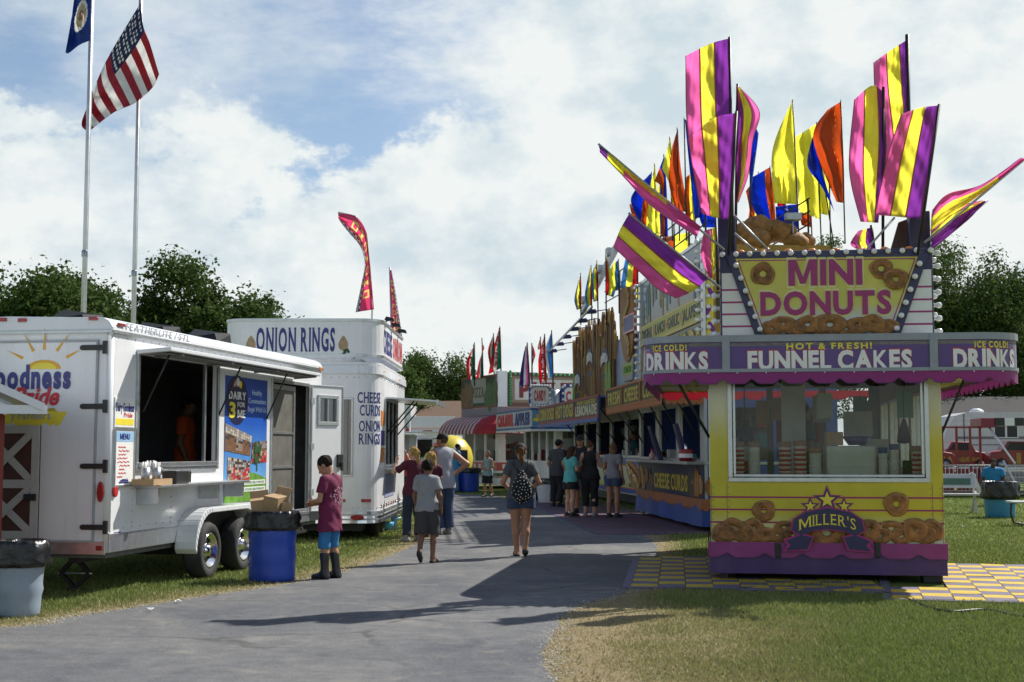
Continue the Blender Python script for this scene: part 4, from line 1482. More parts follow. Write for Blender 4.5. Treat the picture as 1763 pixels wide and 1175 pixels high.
# ================================================================== mini donut stand
_c = gr(1424, 1003)
S = Frame(_c.x, _c.y, -8.5)
st = thing('food_stand', 'purple and yellow mini donut stand with striped flags on its roof', 'food stand', S)
SW, SL = 1.345, 5.4
sfront = Panel((0, 0, 0), (1, 0, 0))
def fx(px, py, y=0.0): return tuple(sfront.uv(S.y(px, py, y)))
z_sk0, z_sk1 = fx(1424, 989)[1], fx(1424, 958)[1]
z_low = fx(1424, 936)[1]
wl, wr_ = fx(1257, 700)[0], fx(1594, 700)[0]
z_si, z_can = fx(1424, 826)[1], fx(1424, 640, -.3)[1]
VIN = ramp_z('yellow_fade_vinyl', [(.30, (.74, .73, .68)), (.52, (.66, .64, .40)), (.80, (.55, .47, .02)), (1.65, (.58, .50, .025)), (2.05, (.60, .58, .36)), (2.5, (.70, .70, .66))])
zt = z_can + .52
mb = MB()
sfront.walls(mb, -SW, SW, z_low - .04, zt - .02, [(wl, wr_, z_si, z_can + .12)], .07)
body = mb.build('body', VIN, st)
VIN2 = WHITE2
for nm, pn, L_ in (('left', Panel((-SW, SL, 0), (0, -1, 0)), SL), ('right', Panel((SW, 0, 0), (0, 1, 0)), SL)):
 mb = MB()
 hs_ = [(.12 + i * 1.06, 1.06 + i * 1.06, 1.22, 2.28) for i in range(5)]
 if nm == 'left':
  hs_ = [(SL - b_, SL - a, c, d) for a, b_, c, d in hs_][::-1]
 pn.walls(mb, .0 if nm == 'left' else .07, SL - .07 if nm == 'left' else SL, z_low - .04, zt - .02, hs_, .06, 0, 1)
 w = mb.build('side_wall', [VIN, GREYIN], st)
 mb = MB()
 for a, b_, c, d in hs_:
  pn.frame(mb, a, b_, c, d, .035, -.05, .012)
  pn.rect(mb, (a + b_) / 2 - .015, (a + b_) / 2 + .015, c + .035, d - .035, -.05, .0)
 mb.build('window_frame', ALU, w)
mb = MB()
Panel((SW, SL, 0), (-1, 0, 0)).walls(mb, 0.06, 2 * SW - .06, z_low - .04, zt - .02, [(.22, .88, 1.12, 2.52), (.98, 1.70, 1.12, 2.52), (1.80, 2.44, 1.12, 2.52)], .06, 0, 0)
mb.build('rear_wall', DARKIN, st)
mb = MB()
mb.box(-SW + .08, SW - .08, .08, SL - .08, z_low - .04, z_low + .02, 0)
mb.box(-SW + .08, SW - .08, .08, SL - .08, zt - .12, zt - .08, 1)
mb.box(-SW + .07, -SW + .62, .9, SL - .7, 1.05, 1.10, 2); mb.box(SW - .62, SW - .07, .9, SL - .7, 1.05, 1.10, 2)
mb.box(-SW + .08, SW - .08, .08, .55, z_si - .06, z_si - .02, 2)
mb.box(-SW + .08, -SW + .58, .9, SL - .7, z_low + .02, 1.05, 0); mb.box(SW - .58, SW - .08, .9, SL - .7, z_low + .02, 1.05, 0)
mb.box(-SW + .1, SW - .1, .3, .34, zt - .3, zt - .12, 3)
for i in range(3):
 mb.box(-.9, .9, 1.2 + i * 1.4, 1.25 + i * 1.4, zt - .2, zt - .12, 3)
mb.box(-.42, -.12, 1.4, 1.5, 1.1, zt - .12, 4)
mb.box(.55, .95, 3.4, 3.46, 1.75, 2.1, 4); mb.box(-1.1, -.75, 2.6, 2.9, 1.1, 1.6, 2); mb.box(.75, 1.1, 2.9, 3.3, 1.1, 1.7, 2); mb.box(-.2, .5, 4.6, 5.2, z_low, 1.05, 2); mb.box(-.1, .3, 4.7, 5.1, 1.05, 1.5, 0)
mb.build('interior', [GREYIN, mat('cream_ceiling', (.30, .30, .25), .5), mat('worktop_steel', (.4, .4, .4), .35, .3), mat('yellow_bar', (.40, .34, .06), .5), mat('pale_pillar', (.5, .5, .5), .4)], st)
# front window
mb = MB()
sfront.frame(mb, wl - .03, wr_ + .03, z_si - .03, z_can + .15, .05, -.03, .02)
sfront.frame(mb, wl + .03, wr_ - .03, z_si + .03, z_can + .10, .03, -.05, -.005)
wfm = mb.build('front_window', ALU, st, .004)
mb = MB(); sfront.rect(mb, wl + .03, wr_ - .03, z_si + .03, z_can + .1, -.03, -.024); mb.build('pane', glass('shop_glass', (.84, .86, .84), .012), wfm)
# printed front: red lines, doughnuts, crest
mb = MB()
for py in (857, 878.5, 900.5):
 z = fx(1424, py)[1]
 sfront.rect(mb, -SW, SW, z - .010, z + .010, .0, .003)
mb.build('red_lines', mat('crimson_ink', (.32, .012, .10), .4), st)
mb = MB()
random.seed(11)
base_z = z_low
for px, py, r_ in [(1236, 918, .13), (1262, 910, .16), (1250, 925, .15), (1296, 913, .15), (1283, 922, .14), (1315, 925, .13), (1338, 922, .13), (1350, 910, .12), (1365, 927, .13), (1390, 920, .14), (1424, 922, .21), (1455, 927, .13), (1478, 922, .14), (1498, 912, .13), (1515, 924, .14), (1535, 912, .15), (1552, 924, .13), (1575, 912, .15), (1592, 923, .15), (1608, 914, .15), (1400, 929, .12), (1445, 914, .11)]:
 u, v = fx(px, py)
 v = max(v, base_z + r_ * .72)
 u = max(-SW + r_ * 1.0, min(SW - r_ * 1.0, u))
 sfront.donut(mb, u, v, r_, .30 + .08 * random.random(), 0, .70 + .3 * random.random(), random.choice((.14, .2, .3)))
mb.build('doughnut_border', [DONUT, DONUTL], st)
for px, py, r_, tl in ((1315, 879, .135, .95), (1543, 868, .145, .98)):
 u, v = fx(px, py)
 mb = MB(); sfront.donut(mb, u, v, r_, .35, 0, tl, .26); mb.build('doughnut_picture', [DONUT, DONUTL], st)
cu, cv = fx(1424, 897)
mb = MB()
def arcband(u, v, r0, a0, a1, h0, h1, nseg=18):
 outp, inp = [], []
 for i in range(nseg + 1):
  t = R(a0 + (a1 - a0) * i / nseg)
  outp.append((u + (r0 + h1) * math.cos(t), v + (r0 + h1) * math.sin(t)))
  inp.append((u + (r0 + h0) * math.cos(t), v + (r0 + h0) * math.sin(t)))
 return outp, inp
RC = .80
cyc = cv - RC
def band(mbx, hw, h0, h1, n0, n1, mi):
 a = math.degrees(hw / RC)
 o_, i_ = arcband(cu, cyc, RC, 90 + a, 90 - a, h0, h1)
 for k in range(len(o_) - 1):
  sfront.poly(mbx, [i_[k], i_[k + 1], o_[k + 1], o_[k]], n0, n1, mi)
CRIM = mat('magenta_ink', (.36, .02, .17), .4)
def blob(mbx, e, n0, n1, mi):
 pts = []
 for u, v in [(-.40, -.10), (-.37, .02), (-.24, .10), (0, .14), (.24, .10), (.37, .02), (.40, -.10), (.30, -.16), (.15, -.10), (0, -.08), (-.15, -.10), (-.30, -.16)]:
  l = math.hypot(u, v)
  pts.append((cu + u * (1 + e / l), cv + v * (1 + e / max(.12, l))))
 # convex halves keep the outline clean
 for i in range(6):
  j = 11 - i
  if i < 5:
   sfront.poly(mbx, [pts[i], pts[i + 1], pts[j - 1], pts[j]], n0, n1, mi)
blob(mb, .035, .10, .105, 1)
blob(mb, .015, .105, .109, 0)
for sg in (-1, 1):
 sfront.poly(mb, [(cu + sg * .30, cv - .14), (cu + sg * .52, cv - .22), (cu + sg * .47, cv - .28), (cu + sg * .53, cv - .36), (cu + sg * .22, cv - .34), (cu + sg * .16, cv - .18)], .10, .106, 1)
 sfront.poly(mb, [(cu + sg * .31, cv - .16), (cu + sg * .48, cv - .23), (cu + sg * .43, cv - .28), (cu + sg * .49, cv - .345), (cu + sg * .24, cv - .325), (cu + sg * .18, cv - .19)], .106, .110, 0)
crest = mb.build('crest', [NAVY, CRIM], st)
mb = MB()
text(mb, sfront, "MILLER'S", cu - .33, cu + .33, cv - .125, cv - .0, 0, .109, .115, -.002, serif=True, warp=lambda u, v: (u, v + .085 - .62 * (u - cu) ** 2), track=.06)
mb.build('crest_lettering', YELINK, crest)
mb = MB()
def star(u, v, r_, mi, n0, n1):
 pts = []
 for i in range(10):
  t = R(90 + 36 * i)
  q = r_ if i % 2 == 0 else r_ * .42
  pts.append((u + q * math.cos(t), v + q * math.sin(t)))
 for i in range(0, 10, 2):
  sfront.poly(mb, [(u, v), pts[i - 1], pts[i], pts[(i + 1) % 10]], n0, n1, mi)
for px, py, r_ in ((1395, 872, .085), (1424, 861, .125), (1453, 872, .085)):
 u, v = fx(px, py)
 star(u, v, r_ * 1.42, 1, .003, .007); star(u, v, r_ * 1.15, 0, .007, .010); star(u, v, r_ * .8, 2, .010, .014)
mb.build('crest_stars', [NAVY, CRIM, YELINK], crest)
# pink scalloped fringe and purple skirt
def skirt_path(e): return [(-SW - e, SL), (-SW - e, -.02 - e), (SW + e, -.02 - e), (SW + e, SL)]
PINKV = mat('pink_vinyl', (.25, .028, .17), .45, coat=.2, var=.15)
PURV = mat('purple_vinyl', (.06, .023, .125), .45, coat=.2, var=.2, scale=3)
def scallop(parent, pan, u0, u1, vt, vb, per, depth, mats, nm, n_=.0, phase=0.0, trim=.014, wav=0.0):
 """hanging valance with a wavy lower edge and a dark binding"""
 mb = MB()
 n = max(8, int((u1 - u0) / per * 10))
 pr = None
 for i in range(n + 1):
  u = u0 + (u1 - u0) * i / n
  w = abs(math.sin(math.pi * ((u - u0) / per + phase)))
  b_ = vb + depth * (1 - min(1, 1.5 * w))
  q = n_ + wav * math.sin(u * 9) + wav * .6 * math.sin(u * 23)
  cur = [pan.p(u, vt, n_), pan.p(u, b_, q), pan.p(u, b_ - trim, q + .003)]
  if pr:
   mb.add([pr[1], cur[1], cur[0], pr[0]], [(0, 1, 2, 3)], 0, True)
   mb.add([pr[2], cur[2], cur[1], pr[1]], [(0, 1, 2, 3)], 1, True)
  pr = cur
 return mb.build(nm, mats, parent)
spp = PathPanel(skirt_path(.012))
mb = MB()
N = 160
for i in range(N):
 a, b_ = spp.len * i / N, spp.len * (i + 1) / N
 f = lambda u, k: .012 * math.sin(u * 7) * k + .008 * math.sin(u * 17 + 1) * k
 mb.add([spp.p(a, z_sk0, f(a, 1)), spp.p(b_, z_sk0, f(b_, 1)), spp.p(b_, z_low - .01, f(b_, .2)), spp.p(a, z_low - .01, f(a, .2))], [(0, 1, 2, 3)], 0, True)
mb.build('skirt', PURV, st)
scallop(st, PathPanel(skirt_path(.035)), 0, 2 * SL + 2 * SW + .1, z_low + .01, fx(1424, 960)[1], .44, .06, [PINKV, mat('dark_binding', (.10, .015, .09), .5)], 'skirt_valance', 0, SL / .44 * 0 + .1, .014, .004)
mb = MB()
for px in (1339, 1510):
 u, v = fx(px, 945)
 sfront.rect(mb, u - .035, u + .035, v - .10, v + .07, .01, .07)
 mb.build('hitch_bracket', BLACK, st, .01); mb = MB()
mb.box(SW - .24, SW - .02, .05, .35, .0, .10); mb.box(SW - .16, SW - .10, .14, .24, .10, z_sk0 + .1)
mb.build('jack_block', BLACK, st, .01)
mb = MB(); mb.box(-SW + .1, -SW + .2, .1, .2, 0, .3); mb.build('jack_leg', BLACK, st)
mb = MB(); mb.box(-SW + .08, SW - .08, .1, SL, .28, z_low - .045); mb.build('chassis', BLACK, st)
mb = MB()
for u in (-SW + .012, wl - .05, wr_ + .05, SW - .012):
 sfront.rect(mb, u - .004, u + .004, z_low, z_si - .04, .0, .0025)
 for k in range(9): mb.ball(sfront.p(u + (.02 if u < 0 else -.02), z_low + .05 + k * .075, .001), .007, 0, 6, 4)
mb.build('rivet_seam', mat('seam_grey', (.22, .20, .10), .5), st)
# canopy with rounded front corners
xl, xr = fx(1111, 615, .5)[0], fx(1745, 615, .3)[0]
rr_ = .50
CYF = -.30
cp = [(xl, SL + .2)]
for i in range(9):
 t = R(180 + 90 * i / 8)
 cp.append((xl + rr_ + rr_ * math.cos(t), CYF + rr_ + rr_ * math.sin(t)))
for i in range(9):
 t = R(270 + 90 * i / 8)
 cp.append((xr - rr_ + rr_ * math.cos(t), CYF + rr_ + rr_ * math.sin(t)))
cp.append((xr, SL + .2))
z_f0, z_f1 = z_can, fx(1424, 580, CYF)[1]
CP = PathPanel(cp)
mb = MB()
for (z0, z1, n0, n1, mi) in ((z_f0, z_f1, -.05, 0, 0), (z_f0, z_f0 + .04, 0, .022, 1), (z_f1 - .05, z_f1 + .03, -.06, .022, 1)):
 for a, b_ in zip(CP.cum, CP.cum[1:]):
  mb.hexa([CP.p(a, z0, n0), CP.p(b_, z0, n0), CP.p(b_, z0, n1), CP.p(a, z0, n1)], [CP.p(a, z1, n0), CP.p(b_, z1, n0), CP.p(b_, z1, n1), CP.p(a, z1, n1)], mi)
PURB = mat('purple_sign_vinyl', (.075, .022, .19), .4, coat=.35, var=.12, scale=2)
FMET = mat('fascia_metal', (.27, .29, .32), .45, .55, var=.15)
can = mb.build('canopy_fascia', [PURB, FMET], st)
mb = MB()
plan = [(x, y) for x, y in cp]
for pl in (plan[:10] + [(-SW, CYF), (-SW, SL + .2)], plan[10:] + [(SW, SL + .2), (SW, CYF)]):
 mb.hexa([(x, y, z_f0 + .03) for x, y in pl], [(x, y, z_f0 + .06) for x, y in pl])
mb.hexa([(x, y, z_f1 - .10) for x, y in plan], [(x, y, z_f1 - .06) for x, y in plan])
mb.build('canopy_roof', mat('cream_canopy', (.66, .65, .56), .5, transl=.25, var=.1), st)
mb = MB()
for i in range(4):
 y = .05 + i * 1.7
 mb.box(xl + .06, -SW - .0, y, y + .05, z_f0 + .012, z_f0 + .029, 0); mb.box(SW, xr - .06, y, y + .05, z_f0 + .012, z_f0 + .029, 0)
for x in (xl + .4, -SW - .25, SW + .3, xr - .5):
 mb.box(x, x + .05, .0, SL, z_f0 + .002, z_f0 + .011, 0)
mb.build('canopy_ribs', mat('yellow_tube', (.62, .52, .06), .4), st)
cw0 = CP.cum[9]
def cu_(px):                                             # path length where a picture column meets the fascia front
 return cw0 + fx(px, 610, CYF)[0] - (xl + rr_)
mb = MB()
for a in (cu_(1250), cu_(1607)):
 for (n0, n1) in ((.0, .034),):
  mb = MB(); mb.hexa([CP.p(a - .045, z_f0, n0), CP.p(a + .045, z_f0, n0), CP.p(a + .045, z_f0, n1), CP.p(a - .045, z_f0, n1)], [CP.p(a - .045, z_f1 + .02, n0), CP.p(a + .045, z_f1 + .02, n0), CP.p(a + .045, z_f1 + .02, n1), CP.p(a - .045, z_f1 + .02, n1)])
  mb.build('fascia_post', FMET, can)
HALO = mat('red_halo_ink', (.42, .03, .06), .4)
zb_, zt_ = fx(1424, 635, CYF)[1], fx(1424, 605, CYF)[1]
yb_, yt_ = fx(1424, 601, CYF)[1], fx(1424, 591, CYF)[1]
a, b_ = cu_(1286), cu_(1571)
for s_, a, b_, k in (("FUNNEL CAKES", cu_(1287), cu_(1570), 0), ("DRINKS", cu_(1095), cu_(1219), 1), ("DRINKS", cu_(1641), cu_(1765), 1)):
 strip_text(can, 'lettering_halo', HALO, CP, s_, a - .008, b_ + .008, zb_ - .008, zt_ + .008, 0, .001, .003, .065 if k == 0 else .075, track=.02)
 strip_text(can, 'lettering', WHITEINK, CP, s_, a, b_, zb_, zt_, 0, .003, .007, .045 if k == 0 else .05, track=.06)
for s_, a, b_ in (("HOT & FRESH!", cu_(1354), cu_(1503)), ("ICE COLD!", cu_(1117), cu_(1183)), ("ICE COLD!", cu_(1678), cu_(1745))):
 strip_text(can, 'small_lettering', YELINK, CP, s_, a, b_, yb_, yt_, 0, .001, .006, .035, serif=True, slant=0, track=.10)
PINKT = mat('magenta_awning', (.30, .025, .21), .5, transl=.2, var=.12, scale=3)
scallop(st, CP, 0.02, CP.len - .02, z_f0 + .02, z_f0 - .13, .335, .065, [PINKT, mat('dark_binding', (.10, .015, .09), .5)], 'canopy_valance', .01, .25, .012)
mb = MB()
u = .1
while u < CP.len:
 mb.ball(CP.p(u, z_f0 - .01, .014), .012, n=6, m=4); u += .335
mb.build('valance_studs', CHROME, can)
REDT = mat('red_awning', (.46, .02, .04), .5, transl=.3, var=.1)
bp_ = Panel((xl, SL + .19, 0), (1, 0, 0))
scallop(st, bp_, 0.02, xr - xl - .02, z_f0 + .03, z_f0 - .10, .33, .06, [REDT, REDT], 'rear_valance', 0, 0, .01)
for x0, y0, x1, y1 in ((-SW, .12, xl + .2, .1), (-SW, 2.6, xl + .2, 2.6), (SW, .12, xr - .45, .1), (SW, 2.6, xr - .3, 2.6)):
 mb = MB(); mb.tube([(x0, y0, 1.70), (x1, y1, z_f1 - .12)], .016, 6); mb.build('canopy_strut', BLACK, st)
# roof sign box
bl0, bl1 = fx(1240, 500, -.12)[0], fx(1607, 500, -.12)[0]
zs0, zs1 = z_f1 + .015, fx(1424, 431, -.12)[1]
mb = MB(); mb.box(bl0, bl1, -.12, .42, zs0, zs1)
sg_ = mb.build('roof_sign', NAVY, st, .012)
SF = Panel((0, -.12, 0), (1, 0, 0))
def gx_(px, py): return tuple(SF.uv(S.y(px, py, -.12)))
mb = MB()
SF.rect(mb, bl0 + .02, bl1 - .02, zs0 + .01, gx_(1300, 470)[1], .0, .006)
mb.build('white_panel', WHITEINK, sg_)
mb = MB()
for py in (499, 520.5, 541, 562):
 z = gx_(1300, py)[1]
 SF.rect(mb, bl0 + .02, bl1 - .02, z - .011, z + .011, .006, .009)
mb.build('red_lines', CRIM, sg_)
A_, B_, C_, D_ = gx_(1249, 440), gx_(1599, 436), gx_(1549, 578), gx_(1301, 580)
mb = MB()
SF.poly(mb, [A_, B_, (C_[0], zs0), (D_[0], zs0)], .004, .045)
mb.build('sign_border', NAVY, sg_, .006)
A2, B2, C2, D2 = gx_(1266, 447), gx_(1579, 443), gx_(1534, 573), gx_(1312, 575)
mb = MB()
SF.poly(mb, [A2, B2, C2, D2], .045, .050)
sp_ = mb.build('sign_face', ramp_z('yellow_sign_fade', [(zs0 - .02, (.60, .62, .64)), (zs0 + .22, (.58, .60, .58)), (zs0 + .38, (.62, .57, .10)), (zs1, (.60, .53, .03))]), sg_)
mb = MB()
def inset(P, e):
 c = (sum(p[0] for p in P) / 4, sum(p[1] for p in P) / 4)
 return [(c[0] + (p[0] - c[0]) * (1 - e), c[1] + (p[1] - c[1]) * (1 - e * 1.8)) for p in P]
I_ = inset([A2, B2, C2, D2], .03)
SF.line(mb, [I_[3], I_[0], I_[1], I_[2]], .012, .050, .053)
mb.build('red_border_line', CRIM, sp_)
LETM = mat('magenta_letters', (.33, .022, .15), .4, var=.1)
HALOY = mat('pale_halo', (.70, .66, .30), .5)
for s_, x0, x1, y0, y1 in (("MINI", 1357, 1484, 490, 450), ("DONUTS", 1309, 1534, 541, 504)):
 a, b_ = gx_(x0, y0), gx_(x1, y0)
 v0, v1 = gx_(1424, y0)[1], gx_(1424, y1)[1]
 strip_text(sp_, 'lettering_halo', HALOY, SF, s_, a[0] - .02, b_[0] + .02, v0 - .018, v1 + .018, 0, .050, .054, .062, track=.05)
 strip_text(sp_, 'lettering', LETM, SF, s_, a[0], b_[0], v0, v1, 0, .054, .066, .042, track=.08)
for px, py, r_, tl in ((1313, 473, .145, .95), (1516, 464, .135, .9), (1541, 482, .145, .85)):
 u, v = gx_(px, py)
 mb = MB(); SF.donut(mb, u, v, r_, .3, 0, tl, .28)
 o_ = mb.build('doughnut_picture', [DONUT, DONUTL], sp_)
 o_.location = (0, -.05 - (.03 if px == 1541 else 0), 0)
mb = MB()
for px, py, r_ in ((1330, 566, .14), (1347, 559, .15), (1367, 567, .12), (1390, 560, .16), (1375, 570, .10), (1428, 560, .20), (1455, 567, .13), (1478, 561, .15), (1500, 558, .16), (1517, 566, .14), (1530, 562, .12), (1413, 570, .1)):
 u, v = gx_(px, py)
 v = max(v, zs0 + .02 + r_ * .5)
 SF.donut(mb, u, v, r_, .3, 0, .66, .2)
o_ = mb.build('doughnut_border', [DONUT, DONUTL], sp_)
o_.location = (0, -.05, 0)
# bulbs
def bulb_mesh():
 mb = MB()
 mb.lathe([(0, -.002), (.024, 0), (.024, .02), (.018, .03), (.030, .045), (.036, .065), (.034, .085), (.022, .102), (0, .108)], n=14)
 o = mb.build('bulb', BULBM)
 return o
BULB = bulb_mesh()
BULB.hide_render = False
_first = [True]
def bulb(parent, loc, nrm, sc=1.0):
 global BULB
 o = BULB if _first[0] else BULB.copy()
 if not _first[0]:
  COL.objects.link(o)
 _first[0] = False
 o.parent = parent
 o.location = loc
 o.rotation_euler = Vector(nrm).to_track_quat('Z', 'Y').to_euler()
 o.scale = (sc, sc, sc)
 return o
for i in range(16):
 u = bl0 + .03 + (bl1 - bl0 - .06) * i / 15
 bulb(sg_, SF.p(u, zs1 - .035, .0), (0, -1, 0), .95)
for (P0, P1) in ((A_, D_), (B_, C_)):
 sgn = 1 if P0 is A_ else -1
 for i in range(6):
  f = (i + .9) / 6.4
  bulb(sg_, SF.p(P0[0] + (P1[0] - P0[0]) * f + sgn * .075, P0[1] + (P1[1] - P0[1]) * f, .045), (0, -1, 0), .95)
for i in range(8):
 bulb(sg_, (bl1, -.04, zs1 - .05 - i * .155), (1, 0, 0), 1.0)
 bulb(sg_, (bl0, -.04, zs1 - .05 - i * .155), (-1, 0, 0), 1.0)
for i in range(5):
 bulb(sg_, (bl0 + .02, -.08, zs1 + .1 + i * .14) if i == 9 else (bl1, .2, zs1 - .1 - i * .22), (1, 0, 0), .9)
# flag columns on the roof
for a, b_, yy in ((1236, 1267, .12), (1566, 1602, .12)):
 x0, x1 = fx(a, 400, yy)[0], fx(b_, 400, yy)[0]
 mb = MB(); mb.box(x0, x1, yy, yy + .22, zs1, fx(1250, 372, yy)[1])
 mb.build('flag_column', NAVY, st, .012)
mb = MB()
x0, x1 = fx(1530, 400, .4)[0], fx(1568, 400, .4)[0]
mb.hexa([(x0, .4, zs1), (x1, .4, zs1), (x1, .46, zs1), (x0, .46, zs1)], [(x0 + .12, .4, zs1 + .40), (x1, .4, zs1 + .45), (x1, .46, zs1 + .45), (x0 + .12, .46, zs1 + .40)])
mb.build('roof_picture_panel', mat('brown_picture', (.10, .05, .035), .4, var=.5, scale=5), st)
mb = MB()
for i in range(8):
 x = bl0 + .25 + i * (bl1 - bl0 - .5) / 7
 mb.ball((x, -.02, zs1 + .012), (.05, .04, .03), 0, 8, 6)
mb.build('clearance_lamps', ORANGEL, sg_)
# checkered mats around the stand
def checker_mat(nm, label, fr, i0, i1, j0, j1, skip, tile=.31, cols=(None, None), group=None, edge=True, th=.022):
 root = thing(nm, label, 'floor mat', fr, group)
 mb = MB(); mb.box(i0 * tile - .09, i0 * tile, j0 * tile - .08, j1 * tile * .92, .002, th); mb.box(i0 * tile, i1 * tile, j0 * tile - .08, j0 * tile - .001, .002, th); mb.build('border', cols[1], root)
 mb = MB()
 rr = random.Random(3)
 for i in range(i0, i1):
  for j in range(j0, j1):
   if skip and skip(i, j):
    continue
   x, y = i * tile, j * tile
   t = [rr.uniform(-.004, .004) for _ in range(4)]
   mb.hexa([(x + .004, y + .004, .003), (x + tile - .004, y + .004, .003), (x + tile - .004, y + tile - .004, .003), (x + .004, y + tile - .004, .003)],
     [(x + .004, y + .004, th + t[0]), (x + tile - .004, y + .004, th + t[1]), (x + tile - .004, y + tile - .004, th + t[2]), (x + .004, y + tile - .004, th + t[3])], (i + j) % 2)
 mb.build('tiles', cols, root)
 return root
MATC = (mat('yellow_mat_tile', (.52, .36, .014), .7, var=.2, scale=9), mat('purple_mat_tile', (.125, .105, .18), .7, var=.25, scale=9))
q0 = S.i @ gr(1085, 1013)
mL = Frame(*(S.m @ Vector((q0.x, q0.y, 0))).xy, S.yaw + 1.5)
checker_mat('checkered_mat', 'yellow and purple checkered mat reaching left of the donut stand towards the path', mL, 0, 9, 0, 14, lambda i, j: (i >= 4 and j > 3) or (i < 1 and j > 12), cols=MATC, group='checkered mats round the donut stand')
q1 = S.i @ gr(1228, 1016)
mM = Frame(*gr(1236, 1017).xy, S.yaw - 3)
checker_mat('checkered_mat', 'single strip of yellow and purple checkered mat in the shade along the donut stand front', mM, 1, 9, 0, 1, None, cols=MATC, group='checkered mats round the donut stand')
mR = Frame(*gr(1536, 1034).xy, S.yaw - 6)
checker_mat('checkered_mat', 'sunlit yellow and purple checkered mat right of the donut stand', mR, 0, 12, 0, 15, lambda i, j: i < 2 and j > 3, cols=MATC, group='checkered mats round the donut stand')
# things inside the stand
mb = MB()
rr = random.Random(21)
for k in range(46):
 sgn = rr.choice((-1, 1)); y = rr.uniform(.8, SL - .8); x = sgn * (SW - rr.uniform(.15, .5)); z = 1.102
 w, h_ = rr.uniform(.03, .11), rr.uniform(.08, .38)
 if k % 3: mb.box(x - w, x + w, y - w, y + w, z, z + h_, k % 5)
 else: mb.lathe([(0, z), (w * .7, z), (w * .7, z + h_ * .7), (w * .25, z + h_), (0, z + h_)], (x, y, 0), 12, k % 5)
for k in range(7):
 x = rr.uniform(-1.1, 1.1); y = rr.uniform(1.0, 4.5)
 mb.box(x - .1, x + .1, y, y + .01, 1.95, 2.25 + rr.uniform(0, .1), (0, 2, 4)[k % 3])
 mb.box(x - .004, x + .004, y, y + .008, 2.25, 2.42, 3)
mb.build('stock', [mat('stock_white', (.5, .5, .48), .6), mat('stock_red', (.35, .05, .04), .6), mat('stock_teal', (.06, .2, .2), .6), BLACK, CARD], st)
def cup_stack(px, py0, py1, y, r_, label, stripes=False, cap_=None, group='cup stacks in the donut stand window'):
 a = S.y(px, py0, y)
 h = S.y(px, py1, y).z - z_si
 loc = S.m @ Vector((a.x, y, z_si - .02))
 c = thing('cup_stack', label, 'cup stack', loc=loc, group=group, yaw=S.yaw)
 mb = MB()
 n = max(4, int(h / .028))
 rr = random.Random(px)
 for i in range(n):
  z = i * h / n
  jx, jy = rr.uniform(-.004, .004), rr.uniform(-.004, .004)
  mb.lathe([(0, z), (r_ * .90, z), (r_ * .96, z + h / n * .55), (r_ * 1.05, z + h / n * .7), (r_ * 1.05, z + h / n * .98), (0, z + h / n * .99)], (jx, jy, 0), 18, 1 if (stripes and i % 2 == 0) else 0)
 mb.build('cups', [CUPW, mat('red_striped_cup', (.50, .06, .07), .6)], c)
 if cap_:
  mb = MB(); mb.lathe([(r_ * 1.02, h), (r_ * 1.08, h + .07), (r_ * .98, h + .07), (r_ * .9, h + .005), (0, h + .005)], n=18)
  mb.build('top_cup', cap_, c)
 return c
BRN = mat('brown_paper_cup', (.30, .17, .10), .7)
BLUP = mat('blue_printed_cup', (.03, .06, .22), .5)
for px, t0, r_, lab, stp, cp_ in ((1272, 768, .070, 'red striped paper cup stack at the left end of the donut window', 1, BRN), (1299, 768, .072, 'plain white cup stack second from the left in the donut window', 0, BRN),
  (1352, 768, .074, 'red striped cup stack, left one of the middle pair', 1, BRN), (1378, 766, .074, 'red striped cup stack, right one of the middle pair', 1, BRN), (1404, 778, .072, 'shorter white cup stack just left of the steel fryer box', 0, BRN),
  (1521, 778, .052, 'slim white cup stack with blue top, right of the steel fryer box', 0, BLUP), (1540, 772, .052, 'taller slim white cup stack with blue top', 0, BLUP), (1580, 775, .06, 'red striped cup stack at the right end of the donut window', 1, BRN)):
 cup_stack(px, 830, t0, .24, r_, lab, bool(stp), cp_)
def in_stand(px, y, z=None):
 a = S.y(px, 800, y)
 return S.m @ Vector((a.x, y, z_si - .02 if z is None else z))
fr_ = thing('fryer', 'pale steel fryer box behind the donut stand window', 'fryer', loc=in_stand(1464, .40), yaw=S.yaw)
mb = MB(); mb.box(-.29, .29, -.1, .4, 0.004, .42); mb.build('housing', mat('brushed_steel', (.55, .55, .50), .4, .3, var=.1), fr_, .015)
mb = MB(); mb.box(-.27, .27, -.115, -.1, .03, .16); mb.build('front_tray', mat('brushed_steel', (.6, .6, .6), .4, .3), fr_, .006)
cb_ = thing('cardboard_box', 'brown cardboard box standing on the fryer in the donut stand', 'box', loc=in_stand(1436, .5, z_si + .405), yaw=S.yaw + 6)
mb = MB(); mb.box(-.10, .10, -.08, .1, 0, .16); mb.build('carton', CARD, cb_)
mb = MB(); mb.box(-.1, .1, -.01, .01, .16, .163); mb.build('tape', mat('parcel_tape', (.5, .4, .25), .3), cb_)
bw_ = thing('blue_bowl', 'wide dark blue bowl beside the cardboard box in the donut stand', 'bowl', loc=in_stand(1476, .5, z_si + .405), yaw=0)
mb = MB(); mb.lathe([(0, 0), (.10, 0), (.17, .10), (.165, .10), (.09, .015), (0, .015)], n=22); mb.build('bowl', mat('navy_plastic', (.02, .03, .13), .35), bw_)
mb = MB(); mb.lathe([(.165, .098), (.178, .1), (.178, .112), (.165, .112), (.165, .098)], n=22); mb.build('rim', mat('navy_plastic', (.02, .03, .13), .35), bw_)
